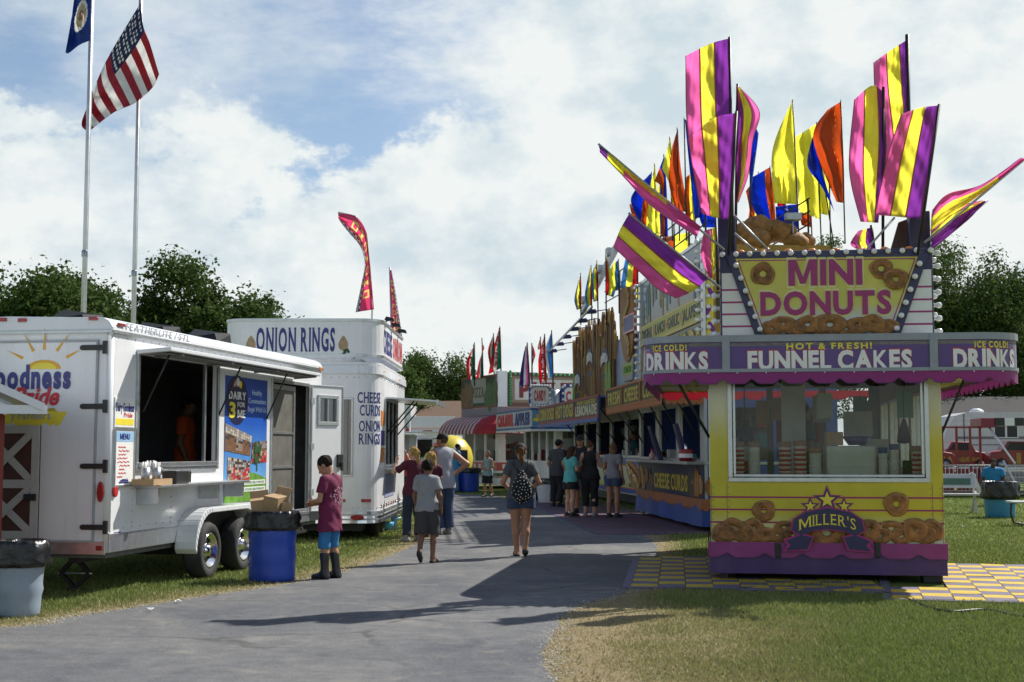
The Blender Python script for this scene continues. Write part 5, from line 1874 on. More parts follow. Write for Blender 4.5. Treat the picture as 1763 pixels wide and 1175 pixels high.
for px, lab in ((1283, 'folded black umbrella hanging at the left in the donut stand window'), (1558, 'folded black umbrella hanging at the right in the donut stand window')):
 u_ = thing('folded_umbrella', lab, 'umbrella', loc=in_stand(px, .30, z_si + .42), yaw=S.yaw, group='umbrellas in the donut stand')
 mb = MB(); mb.lathe([(0, 0), (.085, .02), (.075, .12), (.035, .24), (.02, .30), (0, .3)], n=14, jit=lambda t, z: .10 * math.sin(t * 5)); mb.build('canopy', mat('umbrella_navy', (.015, .015, .03), .7), u_)
 mb = MB(); mb.tube([(0, 0, .28), (0, 0, zt - z_si - .55)], .009, 6); mb.build('rod', BLACK, u_)
# ================================================================== cheese curds stand (row on the right of the path)
WOODO = mat('orange_wood_trim', (.34, .11, .035), .55, var=.25, scale=8)
GOLDI = mat('gold_ink', (.55, .42, .06), .4, var=.15)
DGREEN = mat('dark_green_print', (.035, .045, .018), .5, var=.4, scale=5)
SIGNNV = mat('navy_sign_print', (.018, .022, .075), .45, var=.25, scale=3)
OLIVE = mat('olive_print', (.06, .055, .02), .5, var=.4, scale=4)
FRYC = mat('fried_batter', (.30, .14, .035), .7, var=.5, scale=9, bump=.9, bscale=12)
BLUV = mat('blue_tarp', (.02, .06, .27), .55, coat=0, var=.2, scale=3, bump=.25, bscale=4)
AWNB = mat('awning_brown', (.30, .085, .03), .6, transl=.1, var=.2)
COUNTER = mat('counter_steel', (.42, .42, .42), .35, .6)
PSTL = mat('pale_post', (.40, .40, .40), .45, var=.12, dirt=.15)
def shell(root, L, W_, zb, zr, holes_side, holes_end, m_side, m_end, post=None, back_holes=True, name='side_wall'):
 ps = Panel((0, L, 0), (0, -1, 0))
 pe = Panel((0, 0, 0), (1, 0, 0))
 mb = MB(); ps.walls(mb, 0, L, zb, zr, holes_side, .06); mb.build(name, m_side, root)
 mb = MB(); pe.walls(mb, .061, W_, zb, zr, holes_end, .06); mb.build('end_wall', m_end, root)
 pb = Panel((W_, .061, 0), (0, 1, 0))
 mb = MB(); pb.walls(mb, 0, L - .061, zb, zr, [(a, b, c, d) for a, b, c, d in holes_side] if back_holes else [], .06); mb.build('back_wall', m_side, root)
 mb = MB(); Panel((W_ - .061, L, 0), (-1, 0, 0)).walls(mb, 0, W_ - .122, zb, zr, [], .06); mb.build('far_wall', m_end, root)
 mb = MB(); mb.box(0, W_, 0, L, zr, zr + .06); mb.build('roof', WHITE2, root)
 mb = MB(); mb.box(.07, W_ - .07, .07, L - .07, zb, zb + .04, 0)
 mb.box(.07, .5, .1, L - .1, zb + .04, 1.15, 0); mb.box(1.3, 1.75, .4, L - .4, zb + .04, 1.25, 0)
 mb.box(1.35, 1.6, 1.0, L * .45, 1.25, 1.75, 1)
 rr = random.Random(int(L * 100))
 for k in range(int(L * 5)):
  y, z = rr.uniform(.4, L - .4), rr.choice((1.25, 1.25, 1.6, 2.0))
  h_ = rr.uniform(.08, .32)
  w = rr.uniform(.05, .22)
  mb.box(1.3, 1.5, y - w, y + w, z, z + h_, rr.choice((1, 1, 2, 3, 4)))
 for k in range(int(L * 1.6)):
  y = rr.uniform(.3, L - .3)
  mb.box(.12, .28, y - .07, y + .07, 1.152, 1.32 + rr.uniform(0, .25), rr.choice((1, 2, 3, 4, 2)))
 for k in range(int(L / 1.4)):
  y = .6 + k * 1.4
  mb.box(W_ - .09, W_ - .07, y, y + .8, 1.7, 2.25, rr.choice((1, 2, 3, 4)))
 mb.build('interior', [DARKIN, GREYIN, mat('stock_white', (.5, .5, .48), .6), mat('stock_red', (.35, .05, .04), .6), mat('stock_teal', (.06, .2, .2), .6)], root)
 return ps, pe
Cf = Frame(3.66, 25.5, 4.3)
ch = thing('food_stand', 'dark blue and orange cheese curds stand with tall bulb-edged roof boards', 'food stand', Cf)
CL, CW = 7.3, 2.6
hs_ = [(.30 + i * 2.35, 2.30 + i * 2.35, 1.36, 2.46) for i in range(3)]
cps, cpe = shell(ch, CL, CW, .35, 2.85, hs_, [(.35, 1.25, 1.36, 2.36), (1.4, 2.3, 1.36, 2.36)], PSTL, mat('blue_post', (.03, .07, .26), .4, var=.15), back_holes=False)
mb = MB()
for a, b_, c, d in hs_:
 cps.frame(mb, a, b_, c, d, .03, -.05, .012)
mb.build('window_frame', ALU, ch)
mb = MB(); cps.rect(mb, 0, CL + .02, 1.27, 1.325, 0, .34); cpe.rect(mb, -.34, CW, 1.27, 1.325, 0, .02)
mb.build('counter', COUNTER, ch, .006)
gp = MB(); cps.rect(gp, 0.0, CL, .62, 1.27, .0, .03); gpo = gp.build('front_panel', SIGNNV, ch)
mb = MB()
mu = lambda px: CL - Cf.x(px, 830, -.03).y
cps.rect(mb, mu(1128), mu(1188), .70, 1.06, .03, .034)
mb.build('dark_plate', OLIVE, gpo)
strip_text(gpo, 'lettering', GOLDI, cps, "CHEESE CURDS", mu(1127), mu(1185), .72, 1.03, 0, .034, .042, .02, serif=True, track=.05)
mb = MB()
rr = random.Random(4)
for k in range(16):
 u = rr.choice([rr.uniform(.1, mu(1126)), rr.uniform(mu(1190), CL - .15)])
 cps.oval(mb, u, rr.uniform(.72, 1.0), rr.uniform(.12, .24), rr.uniform(.14, .3), .03, .036 + .001 * k, k % 3, 9, rot=rr.uniform(0, 90))
for k in range(5):
 u = mu(1196) + .09 * k
 cps.poly(mb, [(u, .66), (u + .12, .66), (u + .16, 1.15 - .06 * abs(k - 2)), (u + .10, 1.24 - .06 * abs(k - 2))], .034, .05 + .001 * k, k % 2)
mb.build('food_print', [mat('curd_brown', (.28, .11, .025), .5, var=.5, scale=12), mat('curd_gold', (.42, .22, .05), .5, var=.5, scale=12), mat('curd_dark', (.08, .04, .02), .5, var=.4)], gpo)
mb = MB()
for k in range(4):
 cpe.oval(mb, .25 + .5 * k, .85 + .05 * (k % 2), .26, .22, .002, .02 + .002 * k, 0, 12)
mb.build('end_pictures', mat('curd_orange', (.38, .15, .03), .5, var=.5, scale=8), ch)
cpath = PathPanel([(-.05, CL), (-.05, -.05), (CW, -.05)])
scallop(ch, cpath, 0, cpath.len, .62, .40, .15, .05, [WOODO, WOODO], 'orange_fringe', .035, 0, .004, .006)
mb = MB()
N = 90
for i in range(N):
 a, b_ = cpath.len * i / N, cpath.len * (i + 1) / N
 f = lambda u, k: (.07 + .03 * math.sin(u * 4)) * k
 mb.add([cpath.p(a, .10, f(a, 1)), cpath.p(b_, .10, f(b_, 1)), cpath.p(b_, .56, f(b_, .2)), cpath.p(a, .56, f(a, .2))], [(0, 1, 2, 3)], 0, True)
mb.build('skirt', BLUV, ch)
# awning over the counter
ax, az0, az1 = -.75, 2.38, 2.80
mb = MB()
mb.hexa([(0, -.0, 2.80), (ax, 0, 2.84), (ax, CL, 2.84), (0, CL, 2.80)], [(0, 0, 2.84), (ax, 0, 2.88), (ax, CL, 2.88), (0, CL, 2.84)])
aw = mb.build('awning', AWNB, ch)
aps = Panel((ax, CL, 0), (0, -1, 0))
mb = MB()
aps.rect(mb, 0, CL, 2.52, 3.02, .0, .05, 0)
aps.frame(mb, 0, CL, 2.52, 3.02, .05, .05, .07, 1)
for i in range(1, 3):
 aps.rect(mb, CL * i / 3 - .05, CL * i / 3 + .05, 2.57, 2.97, .05, .075, 1)
vb = mb.build('awning_sign', [OLIVE, WOODO], aw)
for i, s_ in enumerate(("FRESH", "CHEESE", "CURDS")):
 strip_text(vb, 'lettering', GOLDI, aps, s_, CL * i / 3 + .3, CL * (i + 1) / 3 - .3, 2.62, 2.90, 0, .05, .056, .02, serif=True)
scallop(aw, aps, 0, CL, 2.53, 2.40, .12, .05, [WOODO, WOODO], 'awning_fringe', .06, 0, .003)
scallop(aw, Panel((ax, -.01, 0), (1, 0, 0)), 0, .75, 2.60, 2.42, .12, .05, [WOODO, WOODO], 'awning_fringe', .0, 0, .003)
for y in (.4, 1.9, 3.4, 5.0, 6.7):
 mb = MB(); mb.tube([(-.02, y, 1.72), (ax + .15, y, 2.82)], .018, 6); mb.build('awning_strut', BLACK, ch)
mb = MB(); mb.tube([(-.5, .5, 2.62), (-.5, 3.2, 2.62)], .05, 8); mb.build('strip_lamp', mat('lamp_cover', (.62, .62, .6), .4), ch)
for y, z in ((1.1, 0), (3.9, 0)):
 mb = MB(); mb.hexa([(-.06, y - .13, 1.33), (-.18, y - .13, 1.33), (-.18, y + .13, 1.33), (-.06, y + .13, 1.33)], [(-.30, y - .11, 2.08), (-.38, y - .11, 2.06), (-.38, y + .11, 2.06), (-.30, y + .11, 2.08)])
 mb.build('blue_flap', NAVY, ch, .02)
# tall roof boards
zr0, zr1 = 2.91, 5.62
bps = Panel((.06, CL, 0), (0, -1, 0)); bpe = Panel((.06, .10, 0), (1, 0, 0))
mb = MB(); bps.rect(mb, .1, CL - .1, zr0, zr1, -.08, 0)
rb = mb.build('roof_board', ramp_z('curd_picture', [(2.9, (.03, .04, .015)), (4.05, (.05, .055, .02)), (4.5, (.15, .13, .07)), (5.0, (.09, .12, .16)), (5.62, (.14, .18, .25))], .4), ch)
mb = MB()
rr = random.Random(8)
for k in range(26):
 u = rr.uniform(.3, CL - .3)
 v = rr.uniform(4.55, 5.35)
 bps.poly(mb, [(u, v - .3), (u + .18, v - .35), (u + .10, v + .35), (u + .02, v + .3)], .0, .003 + .0005 * k, k % 3)
mb.build('picture_print', [mat('pale_blue_pic', (.16, .26, .36), .5, var=.4, scale=4), mat('tan_pic', (.36, .22, .09), .5, var=.4, scale=4), mat('grey_green_pic', (.12, .19, .08), .5, var=.4, scale=4)], rb)
mb = MB(); bps.rect(mb, .12, CL - .12, 4.12, 4.50, .02, .026, 0); bps.rect(mb, .12, CL - .12, 4.05, 4.12, .02, .03, 1); bps.rect(mb, .12, CL - .12, 4.50, 4.54, .02, .03, 1)
yb = mb.build('yellow_band', [mat('mustard_print', (.42, .40, .05), .45, var=.2), GOLDI], rb)
strip_text(yb, 'lettering', SIGNNV, bps, "ORIGINAL", .35, 1.7, 4.19, 4.43, 0, .026, .032, .02)
strip_text(yb, 'lettering', SIGNNV, bps, "RANCH", 2.05, 3.25, 4.19, 4.43, 0, .026, .032, .02)
strip_text(yb, 'lettering', SIGNNV, bps, "GARLIC", 3.6, 4.85, 4.19, 4.43, 0, .026, .032, .02)
strip_text(yb, 'lettering', SIGNNV, bps, "JALAPENO", 5.2, 6.95, 4.19, 4.43, 0, .026, .032, .02)
mb = MB()
for u in (1.87, 3.42, 5.02):
 bps.poly(mb, [(u - .07, 4.31), (u, 4.2), (u + .07, 4.31), (u, 4.42)], .026, .03)
mb.build('diamonds', REDINK, yb)
strip_text(rb, 'lettering', GOLDI, bps, "CHEESE CURDS", .4, 6.9, 3.10, 3.95, 0, .0, .02, .015, serif=True, track=.05)
mb = MB(); bpe.rect(mb, 0, CW - .1, zr0, zr1 - .1, -.07, 0, 0)
eb = mb.build('end_board', mat('amber_board', (.40, .22, .025), .45, var=.3, scale=3), ch)
mb = MB()
bpe.rect(mb, .02, .17, 3.0, 5.5, 0, .006, 0)
for k in range(7):
 bpe.oval(mb, .095 + .03 * (-1) ** k, 3.25 + k * .33, .05, .12, .006, .010, 1, 10, rot=25 * (-1) ** k)
bpe.rect(mb, .22, 1.2, 4.0, 4.6, 0, .006, 2)
mb.build('end_strip', [YELINK, mat('violet_print', (.2, .03, .3), .5), OLIVE], eb)
mb = MB()
for u, n_ in ((.12, 0), (CL - .12, 0)):
 bps.rect(mb, u - .09, u + .09, zr0, zr1 + .02, 0, .05)
bps.rect(mb, .1, CL - .1, zr1 - .02, zr1 + .05, -.09, .02)
mb.build('bulb_rails', ALU, rb)
for i in range(14):
 z = 3.1 + i * .19
 bulb(rb, bps.p(.12, z, .05), bps.n, 1.25); bulb(rb, bps.p(CL - .12, z, .05), bps.n, 1.25)
for i in range(12):
 bulb(eb, bpe.p(.10, 3.1 + i * .2, .0), (-.5, -.86, 0), 1.25)
mb = MB()
rr = random.Random(3)
for i in range(30):
 a, q = rr.random() * 6.28, rr.random() ** .6
 x = 1.35 + .95 * q * math.cos(a)
 zc = 5.62 + .34 * max(0, 1 - q * q) * rr.uniform(.5, 1.2)
 b0 = len(mb.v)
 mb.ball((x, .55 + .4 * q * math.sin(a), zc), (rr.uniform(.17, .28), rr.uniform(.16, .26), rr.uniform(.14, .22)), 0, 12, 9)
 for k in range(b0, len(mb.v)):
  v = Vector(mb.v[k])
  mb.v[k] = tuple(v + Vector((1, 1, 1)) * .05 * mnoise.noise(v * 5))
mb.build('curd_sculpture', FRYC, ch)
mb = MB(); mb.box(1.7, 2.0, .1, .28, 6.02, 6.16); mb.tube([(1.85, .2, 5.5), (1.85, .2, 6.03)], .02, 6)
mb.build('floodlight', STEEL, ch, .02)
# open rail rack on the roof that carries the flags
mb = MB()
for y in (1.0, 2.6, 4.2, 5.8, 7.0):
 mb.tube([(.3, y, 5.5), (.3, y, 6.62)], .022, 6)
 mb.tube([(2.4, y, 2.9), (2.4, y, 6.62)], .022, 6)
for z in (5.82, 6.08, 6.34, 6.60):
 mb.tube([(.3, .9, z), (.3, 7.1, z)], .018, 6); mb.tube([(.3, 7.0, z), (2.4, 7.0, z)], .018, 6); mb.tube([(2.4, .9, z), (2.4, 7.1, z)], .018, 6)
mb.build('flag_rack', BLACK, ch)
mb = MB()
for y in (.3, 6.9): mb.box(.3, .6, y, y + .2, 0, .36); mb.box(2.1, 2.4, y, y + .2, 0, .36)
mb.build('leg_blocks', BLACK, ch)
p = gr(1107, 886)
fc = thing('foam_cup', 'tall white paper cup standing on the ground by the cheese curds stand', 'cup', loc=(p.x, p.y, 0))
mb = MB(); mb.lathe([(0, .003), (.055, .003), (.075, .24), (.07, .24), (.05, .02), (0, .02)], n=18); mb.build('cup', CUPW, fc)
mb = MB(); mb.lathe([(.078, .235), (.08, .25), (.05, .26), (0, .26)], n=18); mb.build('lid', WHITEINK, fc)
def on_counter(px, x=-.18, z=1.327):
 q = Cf.x(px, 790, x); return Cf.m @ Vector((x, q.y, z))
kt = thing('ketchup_tub', 'red and white condiment tub on the cheese curds counter', 'tub', loc=on_counter(1181))
mb = MB(); mb.lathe([(0, 0), (.13, 0), (.14, .22), (.12, .24), (0, .24)], n=18); mb.build('tub', mat('ketchup_red', (.28, .02, .02), .4), kt)
mb = MB(); mb.lathe([(.142, .07), (.142, .15)], n=18); mb.build('paper_label', WHITEINK, kt)
mb = MB(); mb.lathe([(.03, .24), (.03, .36), (.0, .36)], n=10); mb.build('pump', CHROME, kt)
kt = thing('condiment_bottle', 'small red and white bottle at the far end of the cheese curds counter', 'bottle', loc=on_counter(1123))
mb = MB(); mb.lathe([(0, 0), (.07, 0), (.07, .12), (.03, .17), (.02, .23), (0, .23)], n=14); mb.build('bottle', mat('label_red_white', (.55, .3, .3), .4), kt)
mb = MB(); mb.lathe([(.028, .18), (.028, .24), (0, .25)], n=10); mb.build('cap', RED, kt)
# brick-coloured mat in front of it
mC = Frame(*(Cf.m @ Vector((-2.1, -.6, 0))).xy, Cf.yaw)
checker_mat('brick_mat', 'dark red and blue checkered mat in front of the cheese curds stand', mC, 0, 7, 0, 44, None, tile=.33, cols=(mat('brick_red_tile', (.16, .05, .05), .8, var=.2), mat('slate_blue_tile', (.07, .07, .13), .8, var=.2)), th=.014)
# ================================================================== corn dog / lemonade trailer
Hf = Frame(3.40, 34.3, 7.0)
hd = thing('food_trailer', 'navy corn dog, hot dog and lemonade trailer with a tall french fries board', 'food trailer', Hf)
HL, HW = 10.8, 2.6
hs_ = [(.2 + i * 2.12, 2.05 + i * 2.12, 1.36, 2.40) for i in range(5)]
hps, hpe = shell(hd, HL, HW, .35, 2.85, hs_, [], PSTL, SIGNNV, back_holes=False)
mb = MB()
for a, b_, c, d in hs_:
 hps.frame(mb, a, b_, c, d, .04, -.05, .012)
mb.build('window_frame', ALU, hd)
mb = MB(); hps.rect(mb, 0, HL, .50, 1.16, 0, .02); pn_ = mb.build('front_panel', ramp_z('yellow_white_vinyl', [(.45, (.62, .55, .06)), (.75, (.60, .58, .35)), (1.2, (.52, .52, .5))]), hd)
mb = MB(); hps.rect(mb, 0, HL, 1.16, 1.33, 0, .03, 0); hps.rect(mb, 0, HL, .40, .50, 0, .03, 0); hps.rect(mb, 0, HL, 1.12, 1.155, .02, .03, 1); hps.rect(mb, 0, HL, .505, .53, .02, .03, 1)
mb.build('blue_bands', [mat('royal_blue', (.03, .07, .32), .4), RED], hd)
for uc in (HL - 1.15, HL - 4.6, 2.4):
 mb = MB()
 hps.oval(mb, uc, .86, .95, .30, .02, .05, 0, 26, rot=-16)
 hps.oval(mb, uc, .90, .80, .12, .05, .08, 1, 22, rot=-16)
 pts = [(uc - .75 + i * .1, .90 + .22 - i * .03 + .10 * math.sin(i * 1.2)) for i in range(16)]
 hps.line(mb, pts, .08, .08, .09, 2)
 for q in (-.45, .25):
  hps.line(mb, [(uc + q - .15, .93 - q * .28), (uc + q, .98 - q * .28), (uc + q + .2, .78 - q * .28)], .04, .09, .095, 3)
 mb.build('hot_dog_picture', [mat('bun_print', (.36, .17, .05), .5, var=.4, scale=9), mat('sausage_print', (.25, .05, .03), .5, var=.3), mat('mustard_ink', (.65, .42, .03), .5), WHITEINK], hd)
strip_text(hd, 'slogan_lettering', BLKINK, hps, "WITH EVERYTHING", HL - 1.9, HL - .15, .555, .66, 0, .02, .026, .01)
hx0 = -1.15
mb = MB(); mb.hexa([(0, 0, 2.80), (hx0, 0, 2.90), (hx0, HL, 2.90), (0, HL, 2.80)], [(0, 0, 2.84), (hx0, 0, 2.95), (hx0, HL, 2.95), (0, HL, 2.84)])
haw = mb.build('awning', mat('blue_canopy', (.03, .06, .22), .5), hd)
hap = Panel((hx0, HL, 0), (0, -1, 0))
mb = MB(); hap.rect(mb, 0, HL, 2.30, 2.95, 0, .05, 0)
hap.rect(mb, 0, HL, 2.90, 2.97, .05, .07, 1); hap.rect(mb, 0, HL, 2.38, 2.46, .05, .065, 1)
for u in (3.55, 7.1): hap.rect(mb, u - .05, u + .05, 2.46, 2.9, .05, .07, 1)
hap.rect(mb, 0, HL, 2.28, 2.38, .05, .09, 2)
hvs = mb.build('awning_sign', [SIGNNV, mat('dull_red_trim', (.26, .04, .05), .5), mat('royal_blue', (.03, .07, .32), .4)], haw)
for s_, a, b_ in (("CORN DOGS", .25, 3.4), ("HOT DOGS", 3.75, 6.95)):
 strip_text(hvs, 'lettering', GOLDI, hap, s_, a, b_, 2.51, 2.86, 0, .05, .06, .03, serif=True, track=.05)
strip_text(hvs, 'lettering', mat('cream_ink', (.62, .56, .38), .4), hap, "LEMONADE", 7.3, 10.6, 2.49, 2.74, 0, .05, .06, .04, serif=True, track=.04)
strip_text(hvs, 'small_lettering', GOLDI, hap, "FRESH SQUEEZED", 7.6, 10.4, 2.78, 2.88, 0, .05, .058, .02, track=.1)
for y in (.3, 1.9, 3.5, 5.2, 7.0, 9.0):
 mb = MB(); mb.tube([(-.02, y, 1.75), (hx0 + .2, y, 2.86)], .018, 6); mb.build('awning_strut', BLACK, hd)
mb = MB(); mb.box(.1, .3, .2, 10.5, .12, .35); mb.build('chassis', BLACK, hd)
mb = MB()
for y in (.4, 5.5, 10.2): mb.tube([(.15, y, 0), (.15, y, .36)], .05, 8)
mb.build('jack_legs', STEEL, hd)
# fries board on the roof
fps = Panel((.25, HL, 0), (0, -1, 0))
fu = lambda px, py=600: fps.uv(Hf.x(px, py, .25))
u0, u1 = fu(990)[0], fu(1060)[0]
mb = MB(); fps.rect(mb, u0, u1, 2.9, 4.9, -.08, 0)
fb = mb.build('fries_board', mat('fries_backing', (.14, .065, .02), .6, var=.5, scale=7), hd)
FR = [mat('fry_brown', (.27, .12, .02), .6, var=.4, scale=6), mat('fry_gold', (.46, .26, .05), .6, var=.4, scale=6), mat('fry_dark', (.13, .055, .012), .6, var=.4, scale=6)]
mb = MB()
rr = random.Random(12)
for k in range(120):
 u = u0 + (u1 - u0) * (k + .5) / 120 + rr.uniform(-.1, .1)
 h_ = 4.5 + 1.2 * abs(math.sin(k * .265 + .4)) * rr.uniform(.5, 1.0) + .35 * (u - u0) / (u1 - u0)
 w_ = rr.uniform(.07, .13)
 ln = rr.uniform(-.25, .25)
 b_ = rr.uniform(2.95, 3.6)
 fps.poly(mb, [(u - w_, b_), (u + w_, b_), (u + w_ * .8 + ln, h_ - .1), (u + ln, h_), (u - w_ * .8 + ln, h_ - .16)], .0, .03 + .012 * (k % 6), (k * 7) % 3)
mb.build('fries_picture', FR, fb)
mb = MB()
for i, (f, zc, r_) in enumerate(((.14, 3.75, .75), (.47, 4.35, .75), (.82, 4.15, .8))):
 uc = u0 + (u1 - u0) * f
 for k in range(16):
  t0, t1 = R(25 + 130 * k / 16), R(25 + 130 * (k + 1) / 16)
  q = lambda t, rad: (uc + rad * math.cos(t), zc - .35 + rad * 1.05 * math.sin(t))
  fps.poly(mb, [q(t0, r_ * .55), q(t1, r_ * .55), q(t1, r_), q(t0, r_)], .07, .10, 0)
  fps.poly(mb, [q(t0, r_ * .50), q(t1, r_ * .50), q(t1, r_ * .56), q(t0, r_ * .56)], .07, .105, 1)
 for k in range(9):
  fps.rect(mb, uc - .62 + k * .15, uc - .54 + k * .15, zc - 1.2, zc - .25 + .25 * math.sin(k * .39), .06, .085 + .002 * k, 2 + k % 2)
 text(mb, fps, ("FRESH", "FRESH CUT", "FRENCH")[i], uc - r_ * .62, uc + r_ * .62, zc - .05, zc + .22, 6, .10, .115, .02, warp=lambda a, b_, uc=uc: (a, b_ + .12 - .55 * (a - uc) ** 2), track=.05)
 fps.rect(mb, uc - .5, uc + .5, zc - .42, zc - .30, .09, .10, 0)
for uc in (u0 + .35, u1 - .45, u1 - .9):
 fps.poly(mb, [(uc - .3, 2.95), (uc + .3, 2.95), (uc + .12, 4.2), (uc - .12, 4.1)], .09, .12, 5)
mb.build('fries_cups', [SIGNNV, mat('dull_red_trim', (.26, .04, .05), .5), FR[1], FR[2], GREYINK, mat('celery_print', (.20, .34, .05), .5, var=.5, scale=8), WHITEINK], fb)
# corn dog / lemonade board, nearer
v0_, v1_ = u1 + .02, fps.uv(Hf.x(1112, 600, .25))[0] + .8
mb = MB(); fps.rect(mb, v0_, v1_, 2.9, 4.75, -.08, 0)
cb2 = mb.build('corn_dog_board', ramp_z('blue_white_print', [(2.9, (.03, .06, .30)), (3.6, (.30, .36, .50)), (4.2, (.20, .25, .45)), (4.8, (.02, .05, .22))]), hd)
mb = MB()
cu2, cv2 = fps.uv(Hf.x(1083, 555, .25))
fps.oval(mb, cu2 + .1, cv2 + .1, .95, 1.25, .02, .10, 0, 28, rot=12)
fps.line(mb, [(cu2 + .1 + .45 * math.sin(i * .8), cv2 + .95 - i * .17) for i in range(12)], .22, .10, .14, 1)
fps.rect(mb, cu2 + .1, cu2 + 1.4, cv2 - .32, cv2 + .10, .14, .17, 2)
fps.frame(mb, cu2 + .06, cu2 + 1.44, cv2 - .36, cv2 + .14, .05, .15, .175, 3)
fps.poly(mb, [(cu2 - .25, cv2 - .9), (cu2 + .5, cv2 - .9), (cu2 + .2, cv2 - 1.9), (cu2 + .05, cv2 - 1.9)], .0, .02, 0)
mb.build('corn_dog_picture', [mat('corn_dog_print', (.30, .12, .03), .5, var=.35, scale=6), mat('mustard_brown', (.36, .22, .05), .5), BLUEINK, RED], cb2)
mb = MB()
lu, lv = fps.uv(Hf.x(1084, 628, .25))
fps.poly(mb, [(lu - .75, lv + .15), (lu + .75, lv + .15), (lu + .58, lv - .45), (lu - .58, lv - .45)], .02, .06, 0)
fps.poly(mb, [(lu - .70, lv + .02), (lu + .70, lv + .02), (lu + .62, lv - .28), (lu - .62, lv - .28)], .06, .065, 1)
fps.oval(mb, lu + .15, lv + .15, .5, .42, .0, .05, 2, 20, 0, 180)
fps.line(mb, [(lu - .55, lv + .75), (lu - .2, lv + .1)], .09, .03, .07, 3)
text(mb, fps, "LEMON", lu - .45, lu + .5, lv - .22, lv - .05, 4, .065, .075, .02)
mb.build('lemonade_picture', [mat('cup_grey', (.35, .34, .3), .5), mat('lime_print', (.36, .42, .05), .5), mat('lemon_slice', (.55, .48, .10), .5), RED, mat('green_ink', (.05, .2, .03), .5)], cb2)
# light bars above the boards
for (a, b_, nm) in ((fps.p(fu(978)[0] - .6, 5.0, .7), fps.p(fu(1060)[0], 5.75, .7), 6), (fps.p(fu(1018)[0], 6.0, .3), fps.p(fu(1072)[0] + .6, 7.25, .3), 4)):
 mb = MB(); mb.bar(a, b_, .05 if nm == 6 else .12, .05 if nm == 6 else .22)
 br = mb.build('light_bar', STEEL, hd)
 for i in range(nm):
  q = a + (b_ - a) * ((i + .4) / nm)
  mb = MB()
  if nm == 6:
   mb.tube([q, q + Vector((.65, 0, .10))], .018, 6)
   mb.hexa([q + Vector((.02, -.14, -.04)), q + Vector((.3, -.14, -.02)), q + Vector((.3, .14, -.02)), q + Vector((.02, .14, -.04))], [q + Vector((.06, -.10, .08)), q + Vector((.26, -.10, .1)), q + Vector((.26, .10, .1)), q + Vector((.06, .10, .08))])
  else:
   mb.box(q.x - .12, q.x + .10, q.y - .16, q.y + .16, q.z + .08, q.z + .32)
  mb.build('lamp_head', NAVY if nm == 6 else STEEL, br, .01)
mb = MB()
for y in (1.0, 3.2, 5.4, 7.6):
 mb.tube([(.5, y, 2.85), (.5, y, 6.9)], .025, 6)
for z in (6.2, 6.55, 6.9):
 mb.tube([(.5, .6, z), (.5, 7.8, z)], .02, 6)
mb.build('flag_rack', BLACK, hd)
# ================================================================== candy and caramel apple stand
Kf = Frame(1.55, 47.6, 12)
ka = thing('food_stand', 'caramel apple and candy stand with blue bulb-edged signs', 'food stand', Kf)
KL, KW = 5.2, 3.4
shell(ka, KL, KW, .2, 2.6, [(.3 + i * 1.2, 1.3 + i * 1.2, 1.15, 2.25) for i in range(4)], [(.25, 1.15, 1.15, 2.3), (1.3, 2.1, 1.15, 2.3), (2.3, 3.2, 1.15, 2.3)], WHITE, WHITE, back_holes=False)
kpe = Panel((0, 0, 0), (1, 0, 0))
mb = MB()
for u in (0, 1.22, 2.2, 3.3): kpe.rect(mb, u - .05 if u else 0, u + .05, .25, 2.5, .0, .04)
for u in (.7, 1.7, 2.75): kpe.rect(mb, u - .02, u + .02, 1.15, 2.3, -.04, .0)
mb.build('white_posts', WHITE, ka)
mb = MB()
rr = random.Random(6)
for i in range(9):
 u = .2 + i * .36
 kpe.poly(mb, [(u, .35), (u + .12, .35), (u + .06 + rr.uniform(-.05, .05), 1.0)], .0, .006, i % 2)
mb.build('lower_prints', [REDINK, GREYINK], ka)
kpth = PathPanel([(-1.10, KL), (-1.10, -.9), (3.4, -.9)])
mb = MB()
for a, b_ in zip(kpth.cum, kpth.cum[1:]):
 for z0, z1, n0, n1, mi in ((2.28, 3.0, -.06, 0, 0), (2.28, 2.36, 0, .03, 1), (2.93, 3.0, 0, .03, 1), (2.20, 2.28, -.06, .02, 2)):
  mb.hexa([kpth.p(a + .001, z0, n0), kpth.p(b_ - .001, z0, n0), kpth.p(b_ - .001, z0, n1), kpth.p(a + .001, z0, n1)], [kpth.p(a + .001, z1, n0), kpth.p(b_ - .001, z1, n0), kpth.p(b_ - .001, z1, n1), kpth.p(a + .001, z1, n1)], mi)
kv = mb.build('fascia', [mat('pale_sign', (.55, .60, .66), .4, var=.1), mat('denim_blue', (.04, .12, .30), .4), WHITE], ka)
mb = MB(); mb.hexa([(-1.1, -.9, 2.93), (3.4, -.9, 2.93), (3.4, KL, 2.93), (-1.1, KL, 2.93)], [(-1.1, -.9, 2.97), (3.4, -.9, 2.97), (3.4, KL, 2.97), (-1.1, KL, 2.97)]); mb.build('canopy_roof', WHITE2, ka)
ks = Panel((-1.10, KL, 0), (0, -1, 0)); ke = Panel((-1.10, -.9, 0), (1, 0, 0))
strip_text(kv, 'lettering', REDINK, ks, "CARAMEL", .3, 3.2, 2.45, 2.85, 0, .0, .03, .05)
strip_text(kv, 'lettering', BLUEINK, ks, "APPLES", 3.5, 5.9, 2.45, 2.85, 0, .0, .03, .05)
mb = MB()
ke.rect(mb, .05, 1.75, 2.38, 2.92, .0, .01, 0)
for k in range(14):
 ke.oval(mb, .2 + .1 * k, 2.6 + .15 * math.sin(k * 2.1), .14, .07, .01, .014 + .001 * k, 1 + k % 3, 9)
mb.build('picture_panel', [mat('sky_blue_print', (.10, .26, .50), .5), YELINK, mat('orange_ink', (.72, .38, .02), .4), RED], kv)
